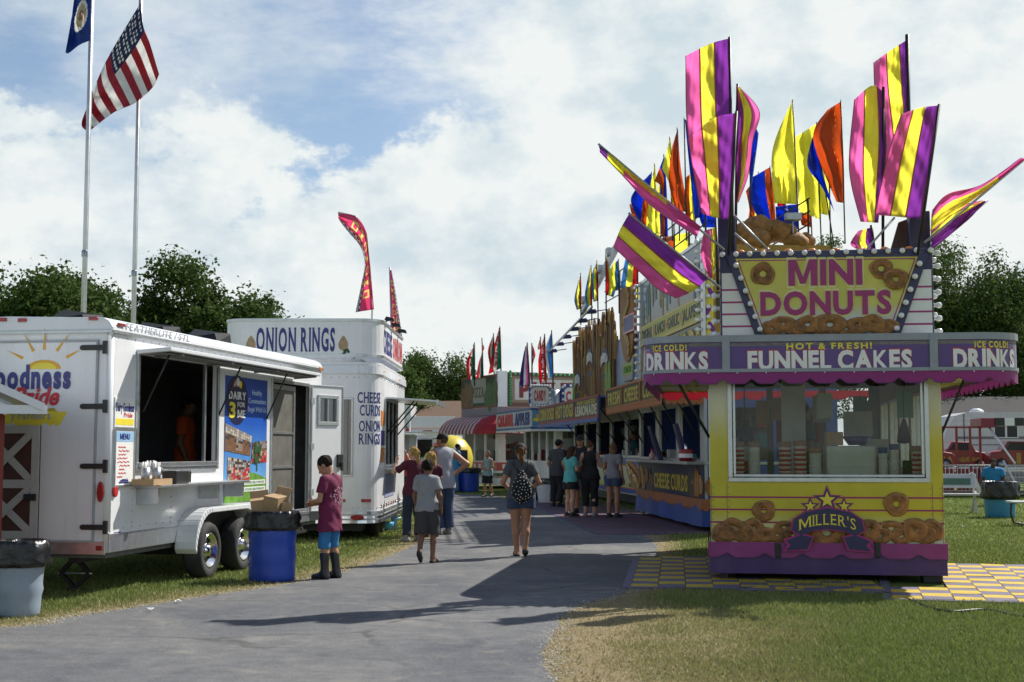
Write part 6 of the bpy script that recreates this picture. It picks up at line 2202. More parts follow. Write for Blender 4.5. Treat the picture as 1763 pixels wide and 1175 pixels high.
def bulb_sign(nm, u0, u1, v0, v1, s_, col, y, round_=True):
 pn = Panel((-1.10, y, 0), (1, 0, 0))
 mb = MB()
 c, r_ = ((u0 + u1) / 2, (v0 + v1) / 2), .12
 pts = [(u0, v0 + r_), (u0 + r_, v0), (u1 - r_, v0), (u1, v0 + r_), (u1, v1 - r_), (u1 - r_, v1), (u0 + r_, v1), (u0, v1 - r_)]
 pn.poly(mb, pts, -.08, 0, 0)
 q = [((a - c[0]) * .86 + c[0], (b_ - c[1]) * .74 + c[1]) for a, b_ in pts]
 pn.poly(mb, q, 0, .02, 1)
 o = mb.build(nm, [mat('royal_blue', (.03, .07, .32), .4), WHITEINK], ka)
 strip_text(o, 'lettering', col, pn, s_, u0 + .18, u1 - .18, (v0 + v1) / 2 - .17, (v0 + v1) / 2 + .17, 0, .02, .03, .04)
 n = 0
 for i in range(8):
  for a, b_, d in ((u0 + (u1 - u0) * (i + .5) / 8, v0 + .05, 0), (u0 + (u1 - u0) * (i + .5) / 8, v1 - .05, 0)):
   bo = bulb(o, pn.p(a, b_, 0), pn.n, 1.3)
 for i in range(4):
  for a in (u0 + .05, u1 - .05):
   bulb(o, pn.p(a, v0 + (v1 - v0) * (i + .5) / 4, 0), pn.n, 1.3)
 return o
bulb_sign('candy_sign', .0, .78, 3.05, 3.85, "CANDY", REDINK, -.6)
bulb_sign('caramel_sign', 1.15, 2.9, 3.0, 3.85, "CARAMEL", REDINK, -.6)
mb = MB(); mb.box(-.25, -.1, -.4, .2, 2.97, 3.6); mb.build('red_box', mat('maroon_panel', (.16, .02, .05), .5), ka)
mb = MB(); mb.lathe([(.27, 2.97), (.27, 3.65), (0, 3.66)], (-.2, -.45, 0), 16); mb.build('vent_drum', STEEL, ka)
# ================================================================== pizza trailer
Zf = Frame(-.58, 54.0, 23)
pz = thing('food_trailer', 'pizza trailer with a red striped awning and tall green and white roof signs', 'food trailer', Zf)
ZL, ZW = 4.0, 3.6
shell(pz, ZL, ZW, .12, 2.6, [(.3 + i * 1.2, 1.35 + i * 1.2, 1.1, 2.3) for i in range(3)], [(.35, 1.4, 1.1, 2.3), (1.6, 2.5, 1.1, 2.3), (2.6, 3.4, 1.1, 2.3)], WHITE, WHITE, back_holes=False)
zps, zpe = Panel((0, ZL, 0), (0, -1, 0)), Panel((0, 0, 0), (1, 0, 0))
mb = MB()
for pn, L_ in ((zps, ZL), (zpe, ZW)):
 pn.rect(mb, 0, L_, .72, 1.05, .0, .02, 0); pn.rect(mb, 0, L_, .50, .62, .0, .02, 1); pn.rect(mb, 0, L_, .44, .48, .0, .02, 0)
mb.build('colour_bands', [RED, mat('dark_green_paint', (.015, .10, .05), .4)], pz)
mb = MB()
for pn, L_ in ((zps, ZL), (zpe, ZW)):
 for k in range(int(L_ / .6)):
  pn.rect(mb, .2 + k * .6, .42 + k * .6, .80, .97, .02, .025)
mb.build('band_lettering', WHITEINK, pz)
# curved striped awning
STR = [mat('red_awning_cloth', (.40, .02, .03), .6, transl=.15), mat('white_awning_cloth', (.55, .52, .52), .6, transl=.15)]
mb = MB()
prof = [(0, 2.95), (.35, 2.92), (.7, 2.80), (.95, 2.58), (1.08, 2.34), (1.10, 2.18)]
nst = 20
for i in range(nst):
 a, b_ = ZL * i / nst, ZL * (i + 1) / nst
 for (d0, z0), (d1, z1) in zip(prof, prof[1:]):
  mb.add([zps.p(a, z1, d1), zps.p(b_, z1, d1), zps.p(b_, z0, d0), zps.p(a, z0, d0)], [(0, 1, 2, 3)], i % 2, True)
for k in range(6):
 for (d0, z0), (d1, z1) in zip(prof, prof[1:]):
  t0, t1 = R(15 * k), R(15 * (k + 1))
  q = lambda d, t, z: (-d * math.cos(t), -d * math.sin(t), z)
  mb.add([q(d1, t0, z1), q(d1, t1, z1), q(d0, t1, z0), q(d0, t0, z0)], [(0, 1, 2, 3)], 0, True)
for (d0, z0), (d1, z1) in zip(prof, prof[1:]):
 mb.add([zpe.p(0, z1, d1), zpe.p(ZW, z1, d1), zpe.p(ZW, z0, d0), zpe.p(0, z0, d0)], [(0, 1, 2, 3)], 0, True)
zaw = mb.build('awning', STR, pz)
strip_text(zaw, 'lettering', WHITEINK, Panel((0, -1.11, 0), (1, 0, 0)), "PIZZA", -.2, 1.1, 2.22, 2.40, 0, .0, .02, .02)
mb = MB()
ang = PathPanel([(0, ZL), (0, 0), (ZW, 0)])
mb.hexa([(-.04, -.04, 2.96), (ZW, -.04, 2.96), (ZW, ZL, 2.96), (-.04, ZL, 2.96)], [(-.04, -.04, 3.28), (ZW, -.04, 3.28), (ZW, ZL, 3.28), (-.04, ZL, 3.28)])
mb.build('parapet', mat('mauve_grey', (.25, .20, .24), .5, var=.1), pz)
z0s, z1s = 3.30, 4.62
mb = MB(); zps.rect(mb, .0, ZL - .05, z0s, z1s, -.1, .02)
zg = mb.build('roof_sign', mat('dark_green_print2', (.022, .055, .03), .5, var=.4, scale=4), pz)
mb = MB()
zps.frame(mb, .0, ZL - .05, z0s, z1s, .07, .02, .045, 0)
zps.rect(mb, 1.1, 2.8, z0s + .2, z1s - .1, .02, .03, 1)
for k in range(16):
 u = [.6, 3.35][k % 2] + .5 * math.sin(k * 1.9)
 zps.oval(mb, u, 3.75 + .3 * math.cos(k * 2.3), .28, .36, .02, .026 + .001 * k, 2 + k % 2, 10)
mb.build('sign_print', [mat('rust_frame', (.22, .06, .03), .5), mat('parchment', (.34, .33, .30), .5, var=.2), mat('brown_print', (.20, .10, .04), .5, var=.4, scale=5), mat('leaf_green_print', (.06, .13, .04), .5, var=.4, scale=5)], zg)
strip_text(zg, 'lettering', mat('olive_ink', (.14, .10, .03), .5), zps, "PIZZA", 1.3, 2.6, 3.75, 4.15, 0, .03, .04, .03, serif=True)
mb = MB(); mb.box(-.02, .38, -.10, .2, z0s, z1s + .12); mb.build('white_corner_post', WHITE, pz)
ze2 = Panel((.42, -.05, 0), (1, 0, 0))
mb = MB(); ze2.rect(mb, 0, 4.4, z0s, z1s + .08, -.1, 0, 0); ze2.frame(mb, .0, 4.4, z0s, z1s + .08, .16, 0, .04, 1); ze2.rect(mb, .3, 4.1, z0s + .28, z1s - .2, 0, .02, 2)
zb = mb.build('pizza_sign', [mat('tan_board', (.30, .22, .16), .5), mat('rust_brown', (.16, .07, .05), .5), mat('cream_panel', (.60, .58, .54), .45)], pz)
strip_text(zb, 'lettering', mat('maroon_ink', (.20, .02, .03), .5), ze2, "PIZZA", .5, 3.9, z0s + .42, z1s - .36, 0, .02, .04, .06, serif=True)
GBULB = mat('green_bulb', (.03, .35, .12), .15, coat=1)
mb = MB(); mb.lathe([(0, 0), (.05, 0), (.06, .05), (.04, .10), (0, .11)], n=10); gb0 = mb.build('green_bulb', GBULB, zb)
gb0.location = ze2.p(.08, z0s + .1, .04); gb0.rotation_euler = (math.pi / 2, 0, 0)
for i in range(34):
 o = gb0.copy(); COL.objects.link(o); o.parent = zb
 if i < 22:
  o.location = ze2.p(.08 + 4.25 * i / 21, z1s + .0, .04)
 else:
  o.location = ze2.p(.08, z0s + .1 + (i - 21) * .11, .04)
# ================================================================== things beyond the bend
Vf = Frame(*at(690, 800, 63).xy, -4)
vt = thing('white_trailer', 'plain white trailer with a blank header board beyond the bend', 'trailer', Vf)
vp = Panel((0, 0, 0), (1, 0, 0))
mb = MB(); vp.walls(mb, -.4, 2.6, .4, 2.35, [(.35, 1.5, 1.2, 2.05)], .06); mb.box(-.4, 2.6, .06, 5, .4, .5); mb.box(-.4, -.34, .06, 5, .5, 2.3); mb.box(2.54, 2.6, .06, 5, .5, 2.3); mb.box(-.4, 2.6, 4.9, 5, .5, 2.3); mb.build('body', WHITE, vt)
mb = MB(); mb.box(-.5, 2.7, -.1, 5.1, 2.35, 2.52); mb.build('roof', WHITE2, vt, .03)
mb = MB(); vp.rect(mb, .25, 2.55, 2.60, 3.12, -.0, .06); hb = mb.build('header_board', WHITE, vt, .01)
mb = MB(); vp.rect(mb, 1.05, 1.5, 2.42, 2.47, .1, .12); mb.build('marker_lamps', DRED, vt)
mb = MB(); vp.frame(mb, .3, 1.55, 1.15, 2.1, .06, -.02, .03); mb.build('hatch_frame', ALU, vt)
for x in (.4, 2.2):
 mb = MB(); mb.lathe([(.15, -.1), (.33, -.1), (.33, .1), (.15, .1)], (x, 1.5, .33), 18, 0, 'x'); mb.build('wheel', RUBBER, vt)
rsn = Frame(*at(693, 730, 60).xy, -6)
rs_ = thing('small_stand', 'small stand with a red and white sandwich sign at the edge of the onion trailer', 'food stand', rsn)
rp = Panel((0, 0, 0), (1, 0, 0))
mb = MB(); mb.box(-.9, .32, .0, 2.0, .1, 2.2); mb.build('body', mat('pale_violet_wall', (.35, .33, .42), .5), rs_)
mb = MB(); rp.rect(mb, -1.2, .34, 2.35, 2.95, -.1, .02, 0); rp.rect(mb, -.12, .06, 2.66, 2.92, .02, .03, 1); rp.rect(mb, -.6, -.05, 2.37, 2.45, .02, .03, 1); rp.rect(mb, .15, .30, 2.38, 2.5, .02, .03, 1)
so = mb.build('sign', [WHITEINK, RED], rs_)
strip_text(so, 'lettering', BLKINK, rp, "Sandwich", -.7, .26, 2.5, 2.62, 0, .02, .03, .01, slant=.15)
mb = MB(); mb.hexa([(-1.2, -.6, 2.22), (.7, -.6, 2.18), (.7, 2, 2.22), (-1.2, 2, 2.24)], [(-1.2, -.6, 2.3), (.7, -.6, 2.24), (.7, 2, 2.3), (-1.2, 2, 2.32)]); mb.build('canopy', STEEL, rs_)
# brown roofed hall
bh = thing('hall', 'low building with a long brown shingle roof behind the white trailer', 'building', Frame(*at(720, 760, 84).xy, -5))
mb = MB(); mb.box(-9, 11, 0, 9, 0, 2.6); mb.build('walls', mat('tan_siding', (.30, .26, .21), .7, var=.2), bh)
mb = MB()
mb.hexa([(-9.5, -.7, 2.5), (11.5, -.7, 2.5), (11.5, 4.5, 4.65), (-9.5, 4.5, 4.65)], [(-9.5, -.7, 2.62), (11.5, -.7, 2.62), (11.5, 4.5, 4.78), (-9.5, 4.5, 4.78)])
mb.hexa([(-9.5, 4.5, 4.65), (11.5, 4.5, 4.65), (11.5, 9.7, 2.5), (-9.5, 9.7, 2.5)], [(-9.5, 4.5, 4.78), (11.5, 4.5, 4.78), (11.5, 9.7, 2.62), (-9.5, 9.7, 2.62)])
mb.build('roof', mat('brown_shingles', (.155, .095, .062), .9, var=.35, scale=14, bump=.6, bscale=20), bh)
mb = MB(); mb.box(-3.0, -.5, .1, 2.6, 3.5, 4.35); mb.build('roof_duct', WHITE2, bh, .02)
# lemon shaped stand
lm = thing('lemon_stand', 'round yellow lemon-shaped drink stand beyond the bend', 'food stand', loc=at(776, 840, 52.4).xy.to_3d())
LEMY = mat('lemon_shell', (.72, .58, .05), .35, coat=.35, var=.1, bump=.15, bscale=18)
mb = MB()
prof = [(.55, .02), (.95, .35), (1.12, .85), (1.12, 1.25), (.98, 1.62), (.70, 1.92), (.35, 2.08), (0, 2.14)]
mb.lathe(prof, n=36)
mb.ball((-.95, -.2, 1.2), (.35, .3, .3), 0, 14, 10)
mb.build('shell', LEMY, lm)
lm.scale = (.80, .86, 1)
mb = MB(); mb.box(.25, .85, -1.14, -.75, .9, 1.55); mb.build('hatch', BLACK, lm, .03)
mb = MB(); mb.box(-.1, 1.25, -1.55, -1.02, .82, .88); mb.build('counter', BLACK, lm)
mb = MB()
mb.tube([(.42, -1.32, 1.72), (.22, -1.42, 1.3), (.30, -1.45, .95), (.62, -1.42, .86)], [.13, .16, .15, .10], 10); mb.build('white_drape', WHITEINK, lm)
# ================================================================== flags
def resamp(pts, n):
 P = np.array(pts, float)
 if len(P) > 2:
  S_ = smooth_line([(a, b, 0) for a, b in pts], 8)
  P = np.array([(p.x, p.y) for p in S_])
 d = np.r_[0, np.cumsum(np.hypot(*np.diff(P, axis=0).T))]
 t = np.linspace(0, d[-1], n)
 return np.stack([np.interp(t, d, P[:, 0]), np.interp(t, d, P[:, 1])], 1)
def flag(label, hoist, free, Y, mats, pole=None, base=None, group=None, top=None, bottom=None, nu=24, nv=36, amp=.10, waves=2.2, seed=0, cell=None, pole_r=.018, name='feather_flag', cat='flag', pole_mat=None, thick=.0, fold=.0, parent=None):
 """cloth between a hoist edge (top to bottom) and a free edge, hung at depth Y with real billow; stripes run along the hoist"""
 seam = cell is None and nu == 24 and len(mats) > 1
 if seam:
  nu = 61
 A, B = resamp(hoist, nv), resamp(free, nv)
 Tp = resamp(top, nu) if top else resamp([tuple(A[0]), tuple(B[0])], nu)
 Bt = resamp(bottom, nu) if bottom else resamp([tuple(A[-1]), tuple(B[-1])], nu)
 rr = random.Random(seed)
 p1, p2, p3 = rr.uniform(0, 6), rr.uniform(0, 6), rr.uniform(0, 6)
 if parent is None:
  q0 = at(*(base or pole[0] if pole else hoist[-1]), Y)
  root = thing(name, label, cat, loc=q0, group=group)
 else:
  root = parent
  q0 = Vector(root.location)
 nn_ = len(mats)
 V = []
 for j in range(nv):
  v = j / (nv - 1)
  for i in range(nu):
   u = i / (nu - 1)
   c = (1 - u) * A[j] + u * B[j] + (1 - v) * Tp[i] + v * Bt[i] - ((1 - u) * (1 - v) * A[0] + u * (1 - v) * B[0] + (1 - u) * v * A[-1] + u * v * B[-1])
   dy = amp * (u ** .7) * (math.sin(waves * 6.28 * u * .55 + p1 + 1.7 * v) + .6 * math.sin(waves * 5 * v + p2 + 2.2 * u)) + .25 * amp * math.sin(13 * v + 7 * u + p3) * min(1, 3 * u)
   dy += .014 * math.sin(31 * v + 17 * u + p1) * min(1, 4 * u) * min(1, amp * 10) + .006 * math.sin(41 * u - 12 * v + p2)
   dy += fold * u
   V.append(tuple(at(c[0], c[1], Y + dy) - q0))
 F, Mi = [], []
 for j in range(nv - 1):
  for i in range(nu - 1):
   F.append((j * nu + i, j * nu + i + 1, (j + 1) * nu + i + 1, (j + 1) * nu + i))
   uc, vc = (i + .5) / (nu - 1), (j + .5) / (nv - 1)
   if seam and (i in (0, nu - 2) or (uc * nn_ > .5 and uc * nn_ < nn_ - .5 and abs(uc * nn_ - round(uc * nn_)) < .5 * nn_ / (nu - 1) + 1e-6 and mats[int(uc * nn_ - .3)] != mats[min(nn_ - 1, int(uc * nn_ + .3))])):
    Mi.append(nn_)
    continue
   Mi.append(cell(uc, vc) if cell else min(nn_ - 1, int(uc * nn_)))
 mb = MB()
 mb.v, mb.f, mb.m, mb.s = V, [list(f) for f in F], Mi, [True] * len(F)
 cl = mb.build('cloth', list(mats) + ([SEAM] if seam else []), root)
 sl = cl.modifiers.new('thickness', 'SOLIDIFY')
 sl.thickness = .004
 if pole:
  mb = MB()
  mb.tube([at(x, y, Y + .012) - q0 for x, y in pole], pole_r, 8)
  mb.build('pole', pole_mat or BLACK, root)
 return root
SEAM = mat('seam_thread', (.42, .14, .10), .6, transl=.5)
P3 = [PURF, YELF, PINKF]
DG = 'striped flags on the donut stand'
YS = 15.75
flag('tallest pink, yellow and purple flag above the left column of the donut stand', [(1257, 66), (1259, 200), (1262, 330)], [(1180, 97), (1184, 230), (1206, 330)], 15.95, P3, pole=[(1262, 432), (1256, 64)], group=DG, seed=1, top=[(1257, 66), (1222, 76), (1180, 97)])
flag('pink, yellow and purple flag in front of the left column of the donut stand', [(1266, 195), (1262, 300), (1254, 378)], [(1184, 240), (1196, 310), (1208, 368)], 15.45, P3, pole=[(1254, 440), (1268, 192)], group=DG, seed=2, top=[(1266, 195), (1228, 204), (1184, 240)], bottom=[(1254, 378), (1232, 375), (1208, 368)])
flag('narrow folded striped flag with a purple tip right of the left column', [(1269, 147), (1266, 205), (1268, 290), (1266, 352)], [(1275, 152), (1308, 192), (1297, 240), (1289, 300), (1272, 348)], 16.2, P3, pole=[(1266, 432), (1270, 145)], group=DG, seed=3, amp=.14)
flag('long thin striped flag slanting far out to the upper left of the donut stand', [(1031, 249), (1090, 298), (1150, 345), (1206, 390)], [(1033, 262), (1075, 306), (1125, 358), (1200, 408)], 15.3, P3 + [PINKF], pole=[(1247, 431), (1030, 248)], group=DG, seed=4, cell=lambda u, v: 0 if v < .10 else (1 if v < .26 or (v < .7 and u < .45 - .45 * (v - .3)) else 2), pole_r=.014, pole_mat=STEEL)
flag('broad striped flag slanting down to the left of the donut stand canopy', [(1083, 369), (1150, 425), (1218, 478)], [(1056, 426), (1100, 468), (1135, 500), (1166, 514)], 15.2, P3, pole=[(1240, 496), (1082, 367)], group=DG, seed=5, pole_r=.014, pole_mat=STEEL, top=[(1083, 369), (1068, 395), (1056, 426)], bottom=[(1218, 478), (1200, 497), (1166, 514)])
flag('small pink and yellow flag hanging beside the left edge of the mini donut sign', [(1232, 392), (1232, 430), (1229, 478)], [(1212, 398), (1207, 440), (1222, 480)], 15.7, [YELF, PINKF, PINKF], pole=[(1236, 500), (1233, 390)], group=DG, seed=6, amp=.05)
flag('tallest pink, yellow and purple flag above the right column of the donut stand', [(1560, 70), (1565, 160), (1568, 215)], [(1504, 108), (1508, 180), (1524, 290)], 16.0, [PURF, YELF, YELF, PINKF, PINKF], pole=[(1568, 430), (1562, 60)], group=DG, seed=7, pole_r=.026, top=[(1560, 70), (1532, 88), (1504, 108)])
flag('pink and yellow flag hanging left of the right column of the donut stand', [(1520, 158), (1526, 260), (1512, 384)], [(1471, 172), (1462, 290), (1482, 382)], 15.85, [PURF, YELF, YELF, PINKF, PINKF], pole=[(1520, 432), (1521, 150)], group=DG, seed=8, top=[(1520, 158), (1500, 148), (1471, 172)])
flag('pink, yellow and purple flag in front of the right column of the donut stand', [(1615, 182), (1602, 280), (1586, 377)], [(1552, 197), (1528, 270), (1506, 370)], 15.35, P3, pole=[(1580, 440), (1617, 180)], group=DG, seed=9, top=[(1615, 182), (1584, 186), (1552, 197)])
flag('striped flag slanting far out to the upper right of the donut stand', [(1766, 274), (1700, 326), (1602, 398)], [(1758, 272), (1690, 318), (1632, 334), (1605, 362)], 15.4, [YELF, YELF, PINKF], pole=[(1592, 418), (1772, 268)], group=DG, seed=10, pole_r=.014, pole_mat=STEEL, cell=lambda u, v: 2 if v < .28 and u < .6 else (0 if u < .6 else 2))
flag('lower purple, yellow and pink flag slanting out right of the mini donut sign', [(1698, 347), (1660, 385), (1604, 430)], [(1690, 346), (1640, 360), (1603, 394)], 15.6, [PURF, PURF, YELF, PINKF], pole=[(1598, 436), (1700, 345)], group=DG, seed=11, pole_r=.014, pole_mat=STEEL)
flag('short pink and yellow flag drooping onto the mini donut sign near its right column', [(1500, 392), (1504, 412), (1506, 430)], [(1478, 398), (1464, 420), (1478, 430)], 16.15, [PURF, YELF, PINKF], pole=[(1506, 436), (1500, 388)], group=DG, seed=12, amp=.05, nv=14)
# stay rods for the slanting flags stand on the sign: thin bright rods
for a, b_, lab in (((1265, 372), (1322, 430), 'upper bright rod bracing the left flag column of the donut stand'), ((1265, 402), (1300, 432), 'lower bright rod bracing the left flag column of the donut stand'), ((1540, 375), (1490, 432), 'bright rod bracing the right flag column of the donut stand')):
 q = at(*b_, 15.7)
 r_ = thing('brace_rod', lab, 'rod', loc=q, group='brace rods on the donut stand roof')
 mb = MB(); mb.tube([(0, 0, 0), at(*a, 15.8) - q], .013, 8); mb.build('rod', STEEL, r_)
 mb = MB(); mb.ball((0, 0, 0), .024, 0, 8, 6); mb.build('end_cap', STEEL, r_)
RG = 'plain coloured flags behind the donut stand'
BASEY = 392
def rf(label, hoist, free, Y, mats, pole, seed, **k):
 if hoist[0][0] < 1240:
  free = [(np.interp(y, [a[1] for a in hoist], [a[0] for a in hoist]) + 1.55 * (x - np.interp(y, [a[1] for a in hoist], [a[0] for a in hoist])), y) for x, y in free]
 flag(label, hoist, free, Y, mats, pole=pole, group=RG, seed=seed, nu=14, nv=26, pole_r=.014, **k)
rf('tall curved yellow flag left of the roof floodlight', [(1362, 175), (1370, 250), (1373, 352)], [(1364, 173), (1330, 260), (1334, 350)], 26.5, [YELF], [(1375, 400), (1365, 172)], 21, amp=.2)
rf('second yellow flag behind the floodlight, partly covered by the first', [(1406, 213), (1408, 300), (1412, 378)], [(1370, 236), (1372, 300), (1376, 364)], 27.5, [YELF], [(1414, 420), (1406, 210)], 22, amp=.2)
rf('large plain orange flag with a slanted top', [(1448, 175), (1452, 260), (1454, 350)], [(1424, 190), (1400, 240), (1440, 348)], 26.8, [ORAF], [(1455, 420), (1448, 172)], 23, amp=.22)
rf('wavy blue flag beside the large orange flag', [(1405, 225), (1412, 280), (1436, 364)], [(1398, 240), (1390, 285), (1415, 320)], 27.2, [BLUF], [(1436, 425), (1404, 222)], 24, amp=.15)
rf('blue and orange flag left of the tall yellow flag', [(1326, 288), (1332, 330), (1336, 384)], [(1296, 305), (1290, 340), (1310, 385)], 28.5, [ORAF, BLUF, BLUF], [(1334, 420), (1326, 286)], 25)
rf('blue flag bending right behind the narrow striped flag', [(1290, 195), (1292, 250), (1290, 300)], [(1306, 230), (1302, 262), (1294, 320)], 27.0, [BLUF], [(1293, 400), (1290, 190)], 26, amp=.1)
rf('yellow and orange flag low beside the left column', [(1306, 300), (1308, 345), (1310, 390)], [(1284, 330), (1290, 360), (1286, 388)], 29.5, [YELF, ORAF], [(1310, 420), (1306, 296)], 27)
rf('small blue flag just above the golden roof sculpture', [(1372, 352), (1374, 370), (1374, 395)], [(1335, 356), (1336, 372), (1338, 392)], 29.0, [BLUF], [(1375, 405), (1372, 350)], 28)
rf('small orange flag just right of the roof floodlight', [(1396, 365), (1397, 378), (1397, 392)], [(1378, 366), (1378, 378), (1380, 388)], 29.2, [ORAF], [(1398, 410), (1396, 362)], 29)
rf('deep blue flag on the tallest pole of the flag row', [(1179, 205), (1186, 280), (1196, 375)], [(1181, 208), (1200, 300), (1204, 376)], 26.6, [BLUF], [(1182, 415), (1178, 203)], 31, amp=.12)
rf('orange pennant with a folded tail second from the deep blue flag', [(1167, 222), (1172, 290), (1186, 365)], [(1162, 250), (1160, 310), (1172, 365)], 27.4, [ORAF], [(1170, 415), (1166, 220)], 32, amp=.12)
rf('yellow pennant left of the orange pennant', [(1154, 238), (1160, 290), (1164, 368)], [(1147, 290), (1156, 320), (1160, 368)], 28.2, [YELF], [(1158, 415), (1153, 236)], 33, amp=.12)
rf('short orange pennant with blue edge in the middle of the flag row', [(1144, 268), (1148, 330), (1150, 408)], [(1134, 312), (1143, 330), (1142, 408)], 29.0, [BLUF, ORAF], [(1146, 425), (1143, 266)], 34, amp=.1)
rf('narrow yellow pennant with ragged hem near the left of the flag row', [(1128, 284), (1132, 340), (1136, 410)], [(1122, 330), (1121, 370), (1120, 408)], 30.0, [YELF], [(1130, 425), (1127, 282)], 35, amp=.1)
rf('blue pennant near the left end of the flag row', [(1121, 298), (1120, 340), (1118, 392)], [(1112, 312), (1098, 345), (1110, 388)], 31.0, [BLUF], [(1122, 425), (1122, 296)], 36, amp=.1)
rf('orange pennant at the left end of the flag row', [(1107, 350), (1109, 370), (1110, 390)], [(1092, 352), (1096, 372), (1106, 396)], 32.0, [ORAF], [(1110, 430), (1106, 345)], 37, amp=.1)
rf('yellow and orange flag low behind the flag rack rails', [(1186, 400), (1186, 430), (1184, 462)], [(1150, 412), (1152, 435), (1160, 440)], 31.5, [YELF, ORAF], [(1187, 470), (1186, 395)], 38, amp=.1)
rf('bright blue flag low beside the left flag column', [(1232, 368), (1232, 380), (1231, 392)], [(1214, 368), (1215, 380), (1218, 392)], 27.6, [BLUF], [(1233, 410), (1232, 366)], 39, amp=.05)
rf('orange flag with a yellow edge low behind the deep blue flag', [(1193, 296), (1195, 340), (1197, 388)], [(1186, 305), (1184, 345), (1188, 388)], 27.0, [YELF, ORAF], [(1198, 415), (1193, 294)], 81, amp=.1)
rf('yellow flag with a blue edge between the short orange and the narrow yellow pennant', [(1141, 300), (1142, 350), (1143, 404)], [(1136, 325), (1134, 360), (1134, 402)], 29.4, [BLUF, YELF], [(1143, 425), (1141, 298)], 82, amp=.1)
rf('orange flag showing between the blue and the narrow yellow pennant', [(1117, 335), (1118, 370), (1118, 406)], [(1111, 345), (1109, 375), (1111, 405)], 30.6, [ORAF], [(1119, 425), (1117, 333)], 83, amp=.1)
rf('yellow flag mostly hidden behind the large plain orange flag', [(1426, 212), (1428, 290), (1430, 372)], [(1402, 228), (1404, 300), (1412, 368)], 28.6, [YELF], [(1430, 420), (1426, 209)], 84, amp=.2)
rf('dull red flag low between the two yellow flags and the roof sculpture', [(1352, 340), (1353, 365), (1353, 392)], [(1338, 345), (1340, 368), (1342, 390)], 29.4, [REDF], [(1353, 405), (1352, 338)], 85)
HG = 'red, yellow and blue flags above the french fries board'
def hf(label, hoist, free, Y, mats, pole, seed):
 flag(label, hoist, free, Y, mats, pole=pole, group=HG, seed=seed, nu=14, nv=22, pole_r=.02, amp=.12)
T3 = [REDF, YELF, LBLF]
hf('red flag with yellow and blue edge, leftmost above the fries board', [(1000, 472), (1001, 500), (1000, 532)], [(996, 485), (989, 515), (993, 534)], 41.0, T3, [(1000, 560), (1000, 470)], 41)
hf('red flag with yellow centre, second above the fries board', [(1018, 460), (1020, 490), (1019, 525)], [(1016, 462), (1007, 505), (1010, 530)], 40.0, T3, [(1019, 560), (1018, 457)], 42)
hf('narrow red flag, third above the fries board', [(1028, 450), (1030, 480), (1030, 518)], [(1026, 455), (1018, 480), (1022, 520)], 39.0, T3, [(1030, 560), (1028, 448)], 43)
hf('red and blue flag half hidden by the light bar', [(1043, 442), (1044, 470), (1043, 508)], [(1046, 450), (1060, 490), (1056, 512)], 38.0, T3, [(1044, 560), (1043, 440)], 44)
hf('blue and yellow flag folding to the left beside the light bar', [(1065, 448), (1066, 475), (1064, 500)], [(1058, 452), (1050, 470), (1055, 502)], 37.0, [LBLF, YELF], [(1066, 540), (1065, 446)], 45)
hf('largest red, yellow and blue flag beneath the broad striped flag', [(1098, 444), (1098, 470), (1098, 492)], [(1078, 440), (1072, 470), (1068, 496)], 36.0, T3, [(1098, 530), (1098, 440)], 46)
hf('small blue and yellow flag behind the corn dog board', [(1110, 482), (1108, 500), (1106, 515)], [(1098, 494), (1088, 502), (1092, 516)], 36.6, T3, [(1110, 530), (1110, 480)], 47)
PG = 'pizza flags on the pizza trailer'
PM = [GREF, WHIF, REDF]
def pf(label, hoist, free, seed, letters=None, M_=PM, Y=55.5, grp=PG, base=665):
 r_ = flag(label, hoist, free, Y, M_, pole=[(hoist[-1][0], base), (hoist[0][0], hoist[0][1] - 2)], group=grp, seed=seed, nu=12, nv=18, pole_r=.03, amp=.15)
 if letters:
  mb = MB()
  (x0, y0), (x1, y1) = hoist[0], hoist[-1]
  n = len(letters)
  for i, ch in enumerate(letters):
   f = (i + .45) / n
   hx, hy = x0 + (x1 - x0) * f, y0 + (y1 - y0) * f
   fx_ = np.interp(hy, [p[1] for p in free], [p[0] for p in free])
   cx = hx + (fx_ - hx) * .47
   w = abs(fx_ - hx) * .16 + .5
   hh = (y1 - y0) / n * .34
   o_ = at(cx - w, hy + hh, Y - .3); r2 = at(cx + w, hy + hh, Y - .3); u2 = at(cx - w, hy - hh, Y - .3)
   pn = Panel(o_, r2 - o_, u2 - o_)
   text(mb, pn, ch, 0, (r2 - o_).length, 0, (u2 - o_).length, 0, 0, .01, .05)
  o = mb.build('lettering', mat('dark_red_ink', (.25, .02, .03), .5), r_)
  o.location = -Vector(r_.location)
 return r_
pf('red and white pizza flag leaning left, leftmost on the pizza trailer', [(817, 592), (817, 620), (817, 655)], [(814, 600), (803, 625), (806, 655)], 51, "ZZA")
pf('red and white pizza flag with its top folded over, second on the pizza trailer', [(830, 584), (831, 615), (832, 650)], [(834, 600), (824, 625), (820, 652)], 52)
pf('narrow pizza flag just left of the tallest pizza flag', [(850, 576), (851, 605), (851, 635)], [(848, 580), (840, 605), (845, 636)], 53)
pf('tallest pizza flag, with large letters on its white centre', [(861, 564), (862, 600), (863, 634)], [(858, 570), (848, 605), (841, 645)], 54, "PIZZA")
KG = 'flags on the candy stand'
VIOF = mat('violet_cloth', (.12, .04, .32), .55, transl=.3)
pf('violet and white flag with a pink pole edge above the candy sign', [(908, 592), (911, 625), (913, 660)], [(904, 598), (897, 635), (894, 668)], 55, None, [PINKF, WHIF, VIOF], 47.5, KG, 700)
pf('small red and white flag flapping to the right behind the violet flag', [(916, 593), (916, 610), (916, 640)], [(919, 600), (922, 612), (918, 618)], 56, None, [WHIF, REDF], 48.6, KG, 690)
